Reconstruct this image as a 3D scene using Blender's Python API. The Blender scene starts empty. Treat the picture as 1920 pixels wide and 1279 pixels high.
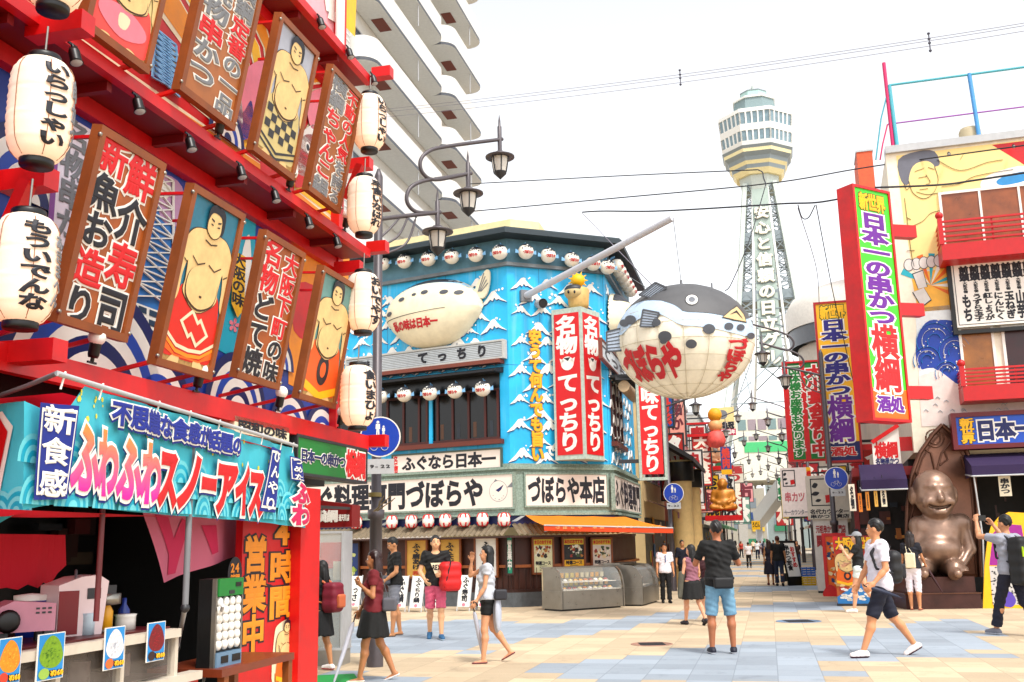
import bpy, bmesh, math, random
import numpy as np
from mathutils import Vector, Matrix
from mathutils.geometry import tessellate_polygon
SC = bpy.context.scene
COL = SC.collection
rnd = random.Random(7)
rad = math.radians
# ---------------------------------------------------------------- camera
FPX, HEYE = 1892.0, 1.55
TH, RO = math.atan(379 / FPX), rad(-1.1)
_f = np.array([0, math.cos(TH), math.sin(TH)])
_u0 = np.array([0, -math.sin(TH), math.cos(TH)])
_r0 = np.array([1.0, 0, 0])
_r = math.cos(RO) * _r0 + math.sin(RO) * _u0
_u = -math.sin(RO) * _r0 + math.cos(RO) * _u0
EYE = np.array([0, 0, HEYE])
cam_d = bpy.data.cameras.new('camera')
cam_d.sensor_width = 36; cam_d.lens = 36 * FPX / 1920
cam_d.clip_start = 0.1; cam_d.clip_end = 6000
cam = bpy.data.objects.new('camera', cam_d); COL.objects.link(cam)
cam.matrix_world = Matrix([[_r[i], _u[i], -_f[i], EYE[i]] for i in range(3)] + [[0, 0, 0, 1]])
SC.camera = cam
# ---------------------------------------------------------------- sky, sun, exposure
SUN_EL, SUN_AZ = rad(58), rad(152)       # azimuth clockwise from +Y
W = bpy.data.worlds.new('World'); SC.world = W; W.use_nodes = True
nt = W.node_tree; nt.nodes.clear()
sky = nt.nodes.new('ShaderNodeTexSky'); sky.sky_type = 'NISHITA'; sky.sun_disc = False
sky.sun_elevation = SUN_EL; sky.sun_rotation = SUN_AZ
sky.air_density = 1.0; sky.dust_density = 1.5; sky.ozone_density = 1.0
hs = nt.nodes.new('ShaderNodeHueSaturation'); hs.inputs['Saturation'].default_value = 0.12
hs.inputs['Value'].default_value = 1.0
bg = nt.nodes.new('ShaderNodeBackground'); bg.inputs['Strength'].default_value = 0.15
wo = nt.nodes.new('ShaderNodeOutputWorld')
nt.links.new(sky.outputs[0], hs.inputs['Color']); nt.links.new(hs.outputs[0], bg.inputs[0])
nt.links.new(bg.outputs[0], wo.inputs[0])
sun_d = bpy.data.lights.new('sun', 'SUN'); sun_d.energy = 1.45; sun_d.angle = rad(10); sun_d.color = (1, .95, .88)
sun = bpy.data.objects.new('sun', sun_d); COL.objects.link(sun)
_sd = Vector((math.sin(SUN_AZ) * math.cos(SUN_EL), math.cos(SUN_AZ) * math.cos(SUN_EL), math.sin(SUN_EL)))
sun.rotation_euler = _sd.to_track_quat('Z', 'Y').to_euler()
SC.view_settings.view_transform = 'Standard'; SC.view_settings.look = 'None'
SC.view_settings.exposure = 1.2; SC.view_settings.gamma = 1.0
SC.cycles.max_bounces = 6; SC.cycles.use_denoising = True
# ---------------------------------------------------------------- geometry of the place
def ray(x, y):
    return _f + _r * (x - 960) / FPX - _u * (y - 639.5) / FPX
def ground(x, y, z=0.0):
    d = ray(x, y); return EYE + d * ((z - HEYE) / d[2])
def at_r(x, y, r):
    d = ray(x, y); return EYE + d * (r / math.hypot(d[0], d[1]))
def nrm(v):
    v = np.array(v, float); return v / np.linalg.norm(v)
def az(deg):
    return np.array([math.sin(rad(deg)), math.cos(rad(deg)), 0.0])
class Fr:
    """a vertical (or tilted) working plane: U to the viewer's right, V up, N towards the viewer"""
    def __init__(s, O, U, V=(0, 0, 1)):
        s.O = np.array(O, float); s.U = nrm(U); s.V = nrm(V); s.N = np.cross(s.U, s.V)
    def p(s, u, v, w=0.0): return s.O + s.U * u + s.V * v + s.N * w
    def px(s, x, y, w=0.0):
        d = ray(x, y); O = s.O + s.N * w; t = ((O - EYE) @ s.N) / (d @ s.N); q = EYE + d * t - O
        return q @ s.U, q @ s.V
    def pw(s, x, y, w=0.0):
        u, v = s.px(x, y, w); return s.p(u, v, w)
    def at(s, u, v, w=0.0): return Fr(s.p(u, v, w), s.U, s.V)
    def tilt(s, u, v, w, deg):
        c, q = math.cos(rad(deg)), math.sin(rad(deg)); return Fr(s.p(u, v, w), s.U, s.V * c + s.N * q)
    def box_px(s, x0, y0, x1, y1, w=0.0):
        """u0,v0,u1,v1 (v0 low) from two opposite picture corners"""
        a, b = s.px(x0, y0, w), s.px(x1, y1, w)
        return min(a[0], b[0]), min(a[1], b[1]), max(a[0], b[0]), max(a[1], b[1])
    def quad_px(s, pts, w=0.0):
        q = [s.px(x, y, w) for x, y in pts]      # TL TR BR BL
        return ((q[0][0] + q[3][0]) / 2, (q[2][1] + q[3][1]) / 2, (q[1][0] + q[2][0]) / 2, (q[0][1] + q[1][1]) / 2)
WORLD = Fr((0, 0, 0), (1, 0, 0))
# ---------------------------------------------------------------- materials
def lin(h):
    h = h.lstrip('#'); c = [int(h[i:i + 2], 16) / 255 for i in (0, 2, 4)]
    return tuple((x / 12.92 if x <= .04045 else ((x + .055) / 1.055) ** 2.4) for x in c)
MATS = {}
def mt(hexc, rough=.55, metal=0.0, noise=.12, scale=6.0, bump=0.0, trans=0.0, emit=0.0, spec=.5, name=None):
    key = (hexc, rough, metal, noise, scale, bump, trans, emit)
    if key in MATS: return MATS[key]
    m = bpy.data.materials.new(name or ('paint_' + hexc)); m.use_nodes = True
    n = m.node_tree.nodes; l = m.node_tree.links; b = n['Principled BSDF']
    c = tuple(.95 * q ** 1.24 for q in lin(hexc))
    b.inputs['Roughness'].default_value = rough; b.inputs['Metallic'].default_value = metal
    b.inputs['Specular IOR Level'].default_value = spec
    if trans: b.inputs['Transmission Weight'].default_value = trans
    tc = n.new('ShaderNodeTexCoord')
    if noise > 0:
        t = n.new('ShaderNodeTexNoise'); t.inputs['Scale'].default_value = scale; t.inputs['Detail'].default_value = 5
        t.inputs['Roughness'].default_value = .65
        l.new(tc.outputs['Object'], t.inputs['Vector'])
        r = n.new('ShaderNodeMapRange'); r.inputs['From Min'].default_value = .3; r.inputs['From Max'].default_value = .7
        r.inputs['To Min'].default_value = 1 - noise; r.inputs['To Max'].default_value = 1 + noise * .5
        l.new(t.outputs['Fac'], r.inputs['Value'])
        x = n.new('ShaderNodeMix'); x.data_type = 'RGBA'; x.blend_type = 'MULTIPLY'; x.inputs['Factor'].default_value = 1
        x.inputs['A'].default_value = (*c, 1)
        l.new(r.outputs[0], x.inputs['B']); l.new(x.outputs['Result'], b.inputs['Base Color'])
        r2 = n.new('ShaderNodeMapRange'); r2.inputs['To Min'].default_value = max(.05, rough - .1); r2.inputs['To Max'].default_value = min(1, rough + .12)
        l.new(t.outputs['Fac'], r2.inputs['Value']); l.new(r2.outputs[0], b.inputs['Roughness'])
    else:
        b.inputs['Base Color'].default_value = (*c, 1)
    if bump:
        t2 = n.new('ShaderNodeTexNoise'); t2.inputs['Scale'].default_value = scale * 4; t2.inputs['Detail'].default_value = 4
        l.new(tc.outputs['Object'], t2.inputs['Vector'])
        bp = n.new('ShaderNodeBump'); bp.inputs['Strength'].default_value = bump; bp.inputs['Distance'].default_value = .02
        l.new(t2.outputs['Fac'], bp.inputs['Height']); l.new(bp.outputs[0], b.inputs['Normal'])
    if emit:
        b.inputs['Emission Color'].default_value = (*c, 1); b.inputs['Emission Strength'].default_value = emit
    MATS[key] = m
    return m
def glass(hexc, alpha):
    key = ('glass', hexc, alpha)
    if key in MATS: return MATS[key]
    m = bpy.data.materials.new('glass_' + hexc); m.use_nodes = True
    n = m.node_tree.nodes; l = m.node_tree.links; b = n['Principled BSDF']
    b.inputs['Base Color'].default_value = (*lin(hexc), 1); b.inputs['Roughness'].default_value = .06
    b.inputs['Alpha'].default_value = alpha; MATS[key] = m
    return m
def cloth(hexc, tr=.35):
    key = ('cloth', hexc, tr)
    if key in MATS: return MATS[key]
    m = bpy.data.materials.new('cloth_' + hexc); m.use_nodes = True
    n = m.node_tree.nodes; l = m.node_tree.links; b = n['Principled BSDF']
    b.inputs['Base Color'].default_value = (*lin(hexc), 1); b.inputs['Roughness'].default_value = .8
    t = n.new('ShaderNodeBsdfTranslucent'); t.inputs[0].default_value = (*lin(hexc), 1)
    x = n.new('ShaderNodeMixShader'); x.inputs[0].default_value = tr
    tc = n.new('ShaderNodeTexCoord'); wv = n.new('ShaderNodeTexNoise'); wv.inputs['Scale'].default_value = 90
    l.new(tc.outputs['Object'], wv.inputs['Vector'])
    bp = n.new('ShaderNodeBump'); bp.inputs['Strength'].default_value = .15; bp.inputs['Distance'].default_value = .005
    l.new(wv.outputs['Fac'], bp.inputs['Height']); l.new(bp.outputs[0], b.inputs['Normal'])
    l.new(b.outputs[0], x.inputs[1]); l.new(t.outputs[0], x.inputs[2])
    l.new(x.outputs[0], n['Material Output'].inputs[0]); MATS[key] = m
    return m
# ---------------------------------------------------------------- mesh collecting
def _spline(pts, closed=True, k=5):
    P = [np.array(p, float) for p in pts]; n = len(P); out = []
    for i in range(n if closed else n - 1):
        if closed: a, b, c, d = P[(i - 1) % n], P[i], P[(i + 1) % n], P[(i + 2) % n]
        else: a, b, c, d = P[max(i - 1, 0)], P[i], P[i + 1], P[min(i + 2, n - 1)]
        for j in range(k):
            t = j / k
            out.append(.5 * (2 * b + (c - a) * t + (2 * a - 5 * b + 4 * c - d) * t * t + (-a + 3 * b - 3 * c + d) * t ** 3))
    if not closed: out.append(P[-1])
    return out
GL = {}
def glyph(ch, wt):
    wt = round(wt, 3); k = (ch, wt)
    if k in GL: return GL[k]
    c = bpy.data.curves.new('t', 'FONT'); c.body = ch; c.size = 1; c.bevel_depth = wt; c.bevel_resolution = 0
    c.fill_mode = 'FRONT'; c.resolution_u = 3
    o = bpy.data.objects.new('t', c); m = o.to_mesh()
    v = np.array([tuple(q.co) for q in m.vertices]).reshape(-1, 3); f = [tuple(p.vertices) for p in m.polygons]
    adv = 1.0 if ord(ch) > 255 else .62
    v[:, 0] -= adv / 2; v[:, 1] -= .38
    if ord(ch) <= 255: v[:, 1] += .04
    if wt: v[:, 2] /= wt
    o.to_mesh_clear(); bpy.data.objects.remove(o); bpy.data.curves.remove(c)
    GL[k] = (v, f); return GL[k]
class MB:
    def __init__(s): s.v = []; s.f = []; s.m = []; s.sm = []; s.ml = []
    def mi(s, m):
        if m not in s.ml: s.ml.append(m)
        return s.ml.index(m)
    def add(s, vs, fs, m, smooth=False):
        b = len(s.v); i = s.mi(m); s.v.extend([tuple(float(c) for c in q) for q in vs])
        for f in fs: s.f.append(tuple(b + j for j in f)); s.m.append(i); s.sm.append(smooth)
        return s
    def quad(s, a, b, c, d, m): return s.add([a, b, c, d], [(0, 1, 2, 3)], m)
    def box(s, fr, u0, u1, v0, v1, w0, w1, m):
        P = [fr.p(u, v, w) for u in (u0, u1) for v in (v0, v1) for w in (w0, w1)]
        return s.add(P, [(0, 1, 3, 2), (4, 6, 7, 5), (0, 4, 5, 1), (2, 3, 7, 6), (0, 2, 6, 4), (1, 5, 7, 3)], m)
    def beam(s, a, b, t, m, h=None, up=(0, 0, 1)):
        """square bar from a to b"""
        a = np.array(a, float); b = np.array(b, float); d = nrm(b - a); up = np.array(up, float)
        if abs(d @ up) > .95: up = np.array([1.0, 0, 0])
        x = nrm(np.cross(d, up)); y = np.cross(x, d); h = h or t
        P = [q + x * i * t / 2 + y * j * h / 2 for q in (a, b) for i, j in ((-1, -1), (1, -1), (1, 1), (-1, 1))]
        return s.add(P, [(0, 1, 2, 3), (7, 6, 5, 4), (0, 4, 5, 1), (1, 5, 6, 2), (2, 6, 7, 3), (3, 7, 4, 0)], m)
    def tube(s, pts, r, m, n=8, caps=True):
        pts = [np.array(p, float) for p in pts]; k = len(pts); rs = r if hasattr(r, '__len__') else [r] * k
        ref = np.array([0, 0, 1.0]); V = []
        for i, p in enumerate(pts):
            d = nrm(pts[min(i + 1, k - 1)] - pts[max(i - 1, 0)])
            if abs(d @ ref) > .95: ref = np.array([1.0, .1, 0]) if abs(d[2]) > .8 else np.array([0, 0, 1.0])
            x = nrm(np.cross(d, ref)); y = np.cross(x, d)
            for j in range(n):
                a = 2 * math.pi * j / n; V.append(p + (x * math.cos(a) + y * math.sin(a)) * rs[i])
        F = [(i * n + j, i * n + (j + 1) % n, (i + 1) * n + (j + 1) % n, (i + 1) * n + j) for i in range(k - 1) for j in range(n)]
        s.add(V, F, m, True)
        if caps: s.add(V[:n], [tuple(range(n))[::-1]], m); s.add(V[-n:], [tuple(range(n))], m)
        return s
    def lathe(s, o, prof, m, n=20, ax=(0, 0, 1), smooth=True):
        """prof: (radius, height) list turned about ax through o"""
        o = np.array(o, float); ax = nrm(ax); x = nrm(np.cross(ax, (1, .3, .1) if abs(ax[0]) < .9 else (0, 1, .1))); y = np.cross(ax, x); V = []
        for r, h in prof:
            for j in range(n):
                a = 2 * math.pi * j / n; V.append(o + ax * h + (x * math.cos(a) + y * math.sin(a)) * max(r, 1e-4))
        F = [(i * n + j, i * n + (j + 1) % n, (i + 1) * n + (j + 1) % n, (i + 1) * n + j) for i in range(len(prof) - 1) for j in range(n)]
        return s.add(V, F, m, smooth)
    def ell(s, c, r, m, n=16, k=10, ax=None):
        c = np.array(c, float); A = np.eye(3) if ax is None else np.array(ax); V = []
        for i in range(k + 1):
            t = math.pi * i / k
            for j in range(n):
                a = 2 * math.pi * j / n
                V.append(c + A.T @ (np.array([math.sin(t) * math.cos(a), math.sin(t) * math.sin(a), math.cos(t)]) * r))
        F = [(i * n + j, (i + 1) * n + j, (i + 1) * n + (j + 1) % n, i * n + (j + 1) % n) for i in range(k) for j in range(n)]
        return s.add(V, F, m, True)
    def poly(s, fr, pts, m, w=0.0, t=0.0, smooth=0, fmap=None, step=None):
        """flat shape in a frame, front face at w, walls t deep behind it"""
        if smooth: pts = _spline(pts, True, smooth)
        pts = [(float(p[0]), float(p[1])) for p in pts]
        tri = tessellate_polygon([[Vector((a, b, 0)) for a, b in pts]])
        if not tri: return s
        tri = [tuple(x) for x in tri]; fx = []
        for a, b, c in tri:
            A, B, C = pts[a], pts[b], pts[c]
            fx.append((a, b, c) if (B[0] - A[0]) * (C[1] - A[1]) - (B[1] - A[1]) * (C[0] - A[0]) > 0 else (a, c, b))
        if fmap: return s._map([(a, b, 0) for a, b in pts], fx, m, w, 0, fmap, step)
        n = len(pts); s.add([fr.p(a, b, w) for a, b in pts], fx, m)
        if t:
            ar = sum(pts[i][0] * pts[(i + 1) % n][1] - pts[(i + 1) % n][0] * pts[i][1] for i in range(n))
            V = [fr.p(a, b, w) for a, b in pts] + [fr.p(a, b, w - t) for a, b in pts]
            F = [(i, n + i, n + (i + 1) % n, (i + 1) % n) for i in range(n)]
            if ar < 0: F = [q[::-1] for q in F]
            s.add(V, F, m)
        return s
    def _map(s, vs, fs, m, w, tz, fmap, step):
        bm = bmesh.new(); V = [bm.verts.new(q) for q in vs]
        for f in fs:
            try: bm.faces.new([V[i] for i in f])
            except ValueError: pass
        if step:
            for ax in (0, 1):
                c = [v.co[ax] for v in bm.verts]; a = math.floor(min(c) / step) * step + step
                while a < max(c):
                    no = [0, 0, 0]; no[ax] = 1; co = [0, 0, 0]; co[ax] = a
                    bmesh.ops.bisect_plane(bm, geom=bm.verts[:] + bm.edges[:] + bm.faces[:], plane_co=co, plane_no=no); a += step
        bm.verts.index_update()
        P = [fmap(v.co.x, v.co.y, w + v.co.z * tz) for v in bm.verts]; F = [tuple(v.index for v in f.verts) for f in bm.faces]
        bm.free(); return s.add(P, F, m)
    def char(s, fr, ch, u, v, su, sv, m, wt=.03, w=.004, tz=.003, fmap=None, step=None, rot=0, shear=0):
        V, F = glyph(ch, wt); c, q = math.cos(rot), math.sin(rot)
        pts = [(u + (a * c - b * q + shear * b) * su, v + (a * q + b * c) * sv, z) for a, b, z in V]
        if fmap: return s._map(pts, F, m, w, tz, fmap, step)
        return s.add([fr.p(a, b, w + z * tz) for a, b, z in pts], F, m)
    def text(s, fr, t, u0, v0, u1, v1, m, wt=.03, out=None, owt=.1, vert=True, w=.004, fill=1.04, fmap=None, step=None, ar=None, shear=0):
        """one line of writing fitted into the rectangle; out: outline paint"""
        n = len(t)
        if vert: L = [((u0 + u1) / 2, v1 - (v1 - v0) * (i + .5) / n) for i in range(n)]; su, sv = (u1 - u0), (v1 - v0) / n
        else: L = [(u0 + (u1 - u0) * (i + .5) / n, (v0 + v1) / 2) for i in range(n)]; su, sv = (u1 - u0) / n, (v1 - v0)
        if ar: su = min(su, sv * ar); sv = min(sv, su * ar)
        for (cu, cv), ch in zip(L, t):
            if ch == ' ': continue
            if ch == 'ー' and vert: ch = '｜'
            if not vert and ord(ch) < 256: k = 1.5
            else: k = 1
            if out: s.char(fr, ch, cu, cv, su * fill * k, sv * fill, out, owt, w, .003, fmap, step, 0, shear)
            s.char(fr, ch, cu, cv, su * fill * k, sv * fill, m, wt, w + (.005 if out else 0), .003, fmap, step, 0, shear)
        return s
    def frame(s, fr, u0, v0, u1, v1, t, w0, w1, m):
        s.box(fr, u0, u1, v1 - t, v1, w0, w1, m); s.box(fr, u0, u1, v0, v0 + t, w0, w1, m)
        s.box(fr, u0, u0 + t, v0 + t, v1 - t, w0, w1, m); s.box(fr, u1 - t, u1, v0 + t, v1 - t, w0, w1, m); return s
    def mesh(s, name, off=(0, 0, 0)):
        me = bpy.data.meshes.new(name); V = np.array(s.v, float).reshape(-1, 3) - np.array(off)
        me.from_pydata(V.tolist(), [], s.f)
        for m in s.ml: me.materials.append(m)
        me.polygons.foreach_set('material_index', s.m); me.polygons.foreach_set('use_smooth', s.sm); me.update()
        return me
    def part(s, name, parent, label=None, kind=None):
        """link as ONE mesh under parent (a thing or a part)"""
        if not s.f: return None
        r = parent
        while r.parent: r = r.parent
        o = bpy.data.objects.new(name, s.mesh(name, r.location)); COL.objects.link(o); o.parent = parent
        if label: o['label'] = label
        if kind: o['kind'] = kind
        return o
    def thing(s, name, label, cat, loc=None, group=None, kind=None):
        if loc is None: A = np.array(s.v); loc = ((A[:, 0].min() + A[:, 0].max()) / 2, (A[:, 1].min() + A[:, 1].max()) / 2, A[:, 2].min())
        o = bpy.data.objects.new(name, s.mesh(name, loc)); COL.objects.link(o); o.location = [float(c) for c in loc]
        return tag(o, label, cat, group, kind)
def tag(o, label=None, cat=None, group=None, kind=None):
    if label: o['label'] = label
    if cat: o['category'] = cat
    if group: o['group'] = group
    if kind: o['kind'] = kind
    return o
def T(name, label, cat, loc, group=None, kind=None):
    o = bpy.data.objects.new(name, None); COL.objects.link(o); o.location = [float(c) for c in loc]; o.empty_display_size = .1
    return tag(o, label, cat, group, kind)
def dup(o, loc=None, rz=None, label=None, group=None, parent=None, sc=None):
    c = o.copy(); COL.objects.link(c)
    if parent: c.parent = parent
    if loc is not None: c.location = [float(x) for x in loc]
    if rz is not None: c.rotation_euler = (0, 0, rz)
    if sc is not None: c.scale = (sc, sc, sc)
    if label: c['label'] = label
    if group: c['group'] = group
    for ch in list(o.children): dup(ch, parent=c)
    return c
def lattice(mb, P, Q, n, t, m):
    """braced ladder between two polylines' ends: P=(p0,p1) Q=(q0,q1)"""
    P = [np.array(x, float) for x in P]; Q = [np.array(x, float) for x in Q]
    for i in range(n):
        a, b = i / n, (i + 1) / n; p0, p1 = P[0] + (P[1] - P[0]) * a, P[0] + (P[1] - P[0]) * b
        q0, q1 = Q[0] + (Q[1] - Q[0]) * a, Q[0] + (Q[1] - Q[0]) * b
        mb.beam(p0, q1, t, m); mb.beam(q0, p1, t, m); mb.beam(p1, q1, t, m)
    return mb
# streets: the shopping street runs along azimuth 13.8
S = 13.8
SU, SN = az(S), np.cross(az(S), (0, 0, 1))
def st(lat, along, z=0.0):
    """point by distance to the right of the camera's street line, and along it"""
    return SN * lat + SU * along + np.array([0, 0, z])
# ================================================================ colours
RED = mt('d60012', .42, noise=.24, scale=3); DRED = mt('8c0810', .5); PINKR = mt('e0303c', .45)
WHITE = mt('f2efe8', .5, noise=.06); CREAM = mt('f0e2c4', .55, noise=.08); BLACK = mt('08080a', .45, noise=0)
INK = mt('14162a', .5, noise=0); NAVY = mt('14286e', .5); BLUE = mt('1a55b8', .5); LBLUE = mt('8fc3ea', .5); TEAL = mt('18b4cc', .5, noise=.1, scale=2)
YEL = mt('f7c400', .5); ORANGE = mt('f07a10', .5); GOLD = mt('f0a020', .5); GREEN = mt('0a8a3c', .5); LGREEN = mt('3fcf2a', .45)
PURPLE = mt('5a1590', .5); VIOLET = mt('a01fa0', .5); PINK = mt('f090a0', .5); MAG = mt('d8206a', .5)
GREY = mt('8a8c90', .5); LGREY = mt('c4c6c8', .5); DGREY = mt('3a3b40', .5); DARK = mt('171214', .6, noise=.3)
WOODB = mt('9a5a24', .5, noise=.3, scale=3); WOODD = mt('4a2412', .55, noise=.35, scale=4); WOODO = mt('b06820', .5, noise=.3, scale=5)
STEEL = mt('a8a49c', .3, metal=.85, noise=.1); POLE = mt('6a6468', .42, metal=.3, noise=.15)
SKIN2 = mt('f0cf90', .6, noise=.05); SKINP = mt('edd098', .6, noise=.16, scale=9); TXRED = mt('d8081c', .5, noise=.05)
# ================================================================ ground
def in_poly(x, y, P):
    c = False; j = len(P) - 1
    for i in range(len(P)):
        if (P[i][1] > y) != (P[j][1] > y) and x < (P[j][0] - P[i][0]) * (y - P[i][1]) / (P[j][1] - P[i][1]) + P[i][0]: c = not c
        j = i
    return c
def tile_mat(hexc, var):
    m = bpy.data.materials.new('paving_tile'); m.use_nodes = True; n = m.node_tree.nodes; l = m.node_tree.links; b = n['Principled BSDF']
    uv = n.new('ShaderNodeUVMap'); sp = n.new('ShaderNodeSeparateXYZ'); l.new(uv.outputs[0], sp.inputs[0])
    fr = []
    for k in 'XY':
        a = n.new('ShaderNodeMath'); a.operation = 'FRACT'; l.new(sp.outputs[k], a.inputs[0])
        c = n.new('ShaderNodeMath'); c.operation = 'PINGPONG'; c.inputs[1].default_value = .5; l.new(a.outputs[0], c.inputs[0]); fr.append(c)
    g = n.new('ShaderNodeMath'); g.operation = 'MINIMUM'; l.new(fr[0].outputs[0], g.inputs[0]); l.new(fr[1].outputs[0], g.inputs[1])
    jr = n.new('ShaderNodeMapRange'); jr.inputs['From Min'].default_value = .005; jr.inputs['From Max'].default_value = .016; l.new(g.outputs[0], jr.inputs['Value'])
    fl = n.new('ShaderNodeVectorMath'); fl.operation = 'FLOOR'; l.new(uv.outputs[0], fl.inputs[0])
    wn = n.new('ShaderNodeTexWhiteNoise'); l.new(fl.outputs[0], wn.inputs['Vector'])
    tc = n.new('ShaderNodeTexCoord'); t = n.new('ShaderNodeTexNoise'); t.inputs['Scale'].default_value = .6; t.inputs['Detail'].default_value = 8; t.inputs['Roughness'].default_value = .7
    l.new(tc.outputs['Object'], t.inputs['Vector'])
    t3 = n.new('ShaderNodeTexNoise'); t3.inputs['Scale'].default_value = 55; t3.inputs['Detail'].default_value = 3; l.new(tc.outputs['Object'], t3.inputs['Vector'])
    st_n = n.new('ShaderNodeTexNoise'); st_n.inputs['Scale'].default_value = 2.2; st_n.inputs['Detail'].default_value = 9; st_n.inputs['Roughness'].default_value = .75; l.new(tc.outputs['Object'], st_n.inputs['Vector'])
    sr = n.new('ShaderNodeMapRange'); sr.inputs['From Min'].default_value = .34; sr.inputs['From Max'].default_value = .46; sr.inputs['To Min'].default_value = .78; l.new(st_n.outputs['Fac'], sr.inputs['Value'])
    vo = n.new('ShaderNodeTexVoronoi'); vo.inputs['Scale'].default_value = 1.7; l.new(tc.outputs['Object'], vo.inputs['Vector']); vr = n.new('ShaderNodeMapRange'); vr.inputs['From Min'].default_value = .02; vr.inputs['From Max'].default_value = .05; vr.inputs['To Min'].default_value = .55; l.new(vo.outputs['Distance'], vr.inputs['Value'])
    sm_ = n.new('ShaderNodeMath'); sm_.operation = 'MULTIPLY'; l.new(sr.outputs[0], sm_.inputs[0]); l.new(vr.outputs[0], sm_.inputs[1])
    ad = n.new('ShaderNodeMath'); ad.operation = 'ADD'; l.new(wn.outputs[0], ad.inputs[0]); l.new(t.outputs['Fac'], ad.inputs[1])
    ad2 = n.new('ShaderNodeMath'); ad2.operation = 'ADD'; l.new(ad.outputs[0], ad2.inputs[0]); l.new(t3.outputs['Fac'], ad2.inputs[1])
    mr = n.new('ShaderNodeMapRange'); mr.inputs['From Min'].default_value = .6; mr.inputs['From Max'].default_value = 2.1; mr.inputs['To Min'].default_value = 1 - var; mr.inputs['To Max'].default_value = 1 + var * .7
    l.new(ad2.outputs[0], mr.inputs['Value'])
    mx = n.new('ShaderNodeMix'); mx.data_type = 'RGBA'; mx.blend_type = 'MULTIPLY'; mx.inputs['Factor'].default_value = 1; mx.inputs['A'].default_value = (*lin(hexc), 1); mm = n.new('ShaderNodeMath'); mm.operation = 'MULTIPLY'; l.new(mr.outputs[0], mm.inputs[0]); l.new(sm_.outputs[0], mm.inputs[1]); l.new(mm.outputs[0], mx.inputs['B'])
    m2 = n.new('ShaderNodeMix'); m2.data_type = 'RGBA'; m2.inputs['A'].default_value = (*[q * .72 for q in lin(hexc)], 1); l.new(jr.outputs[0], m2.inputs['Factor']); l.new(mx.outputs['Result'], m2.inputs['B'])
    l.new(m2.outputs['Result'], b.inputs['Base Color']); b.inputs['Roughness'].default_value = .75
    bp = n.new('ShaderNodeBump'); bp.inputs['Strength'].default_value = .25; bp.inputs['Distance'].default_value = .01; l.new(jr.outputs[0], bp.inputs['Height']); l.new(bp.outputs[0], b.inputs['Normal'])
    return m
TB, TBL = tile_mat('bba78a', .3), tile_mat('909aa4', .26)
bands = [[(600, 1200), (700, 1168), (860, 1162), (1000, 1168), (1150, 1160), (1270, 1148), (1330, 1143), (1330, 1155), (1200, 1175), (1130, 1187), (1040, 1192), (960, 1205), (880, 1222), (760, 1228), (640, 1230)],
         [(960, 1300), (1010, 1256), (1100, 1236), (1180, 1226), (1300, 1216), (1440, 1203), (1560, 1206), (1600, 1188), (1680, 1172), (1790, 1160), (1860, 1180), (1850, 1215), (1820, 1230), (1640, 1232), (1580, 1240), (1570, 1300)],
         [(1390, 1138), (1470, 1130), (1570, 1128), (1570, 1142), (1470, 1150), (1390, 1148)], [(1385, 1100), (1540, 1097), (1540, 1107), (1385, 1110)], [(1785, 1222), (1920, 1222), (1920, 1234), (1785, 1234)],
         [(600, 1262), (700, 1250), (760, 1290), (560, 1290)]]
bpx = []
for P in bands: bpx.append([(q @ SN, q @ SU) for q in (ground(x, min(y, 1279)) for x, y in P)])
mb = MB(); D = .5; uvs = []
for i in range(-30, 48):
    for j in range(12, 260):
        a, b = i * D, j * D; c = (a + D / 2 + rnd.uniform(-.22, .22), b + D / 2 + rnd.uniform(-.3, .3))
        bl = any(in_poly(c[0], c[1], P) for P in bpx)
        if j > 80: bl = (math.sin(b * .9 + math.sin(a) * 1.3) > .55)
        q = [st(a, b), st(a + D, b), st(a + D, b + D), st(a, b + D)]
        mb.quad(*q, TBL if bl else TB); uvs += [(i, j), (i + 1, j), (i + 1, j + 1), (i, j + 1)]
o = mb.thing('pavement', None, None, (0, 0, 0), kind='structure'); o['label'] = 'beige square paving with stepped blue grey bands across the street crossing'
ul = o.data.uv_layers.new(name='UVMap'); ul.data.foreach_set('uv', [c for p in uvs for c in p])
mb = MB(); mb.quad((-900, -300, -.006), (900, -300, -.006), (900, 1500, -.006), (-900, 1500, -.006), mt('b9a68a', .8, noise=.2, scale=.2))
mb.thing('ground', 'plain grey beige ground beyond the paved street', None, (0, 0, 0), kind='structure')
for k, (x, y, lb) in enumerate([(1222, 1208, 'small round drain cover left of the man in denim shorts'), (1497, 1165, 'wide manhole cover in the paving behind the striding man in white')]):
    mb = MB(); p = ground(x, y); r = .32 if k == 0 else .42
    mb.lathe(p, [(r, 0), (r, .006), (r - .03, .008), (r - .03, .004), (0, .004)], mt('b08a78' if k == 0 else '7d93ab', .6), 28)
    for a in range(7): mb.box(WORLD.at(p[0], 0, 0), 0, 0, 0, 0, 0, 0, GREY) if 0 else mb.beam(p + np.array([-r * .6, -r * .6 + a * r * .2, .006]), p + np.array([r * .6, -r * .6 + a * r * .2, .006]), .02, DGREY, .006)
    mb.thing('manhole_cover', lb, 'manhole cover', p)
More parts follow.
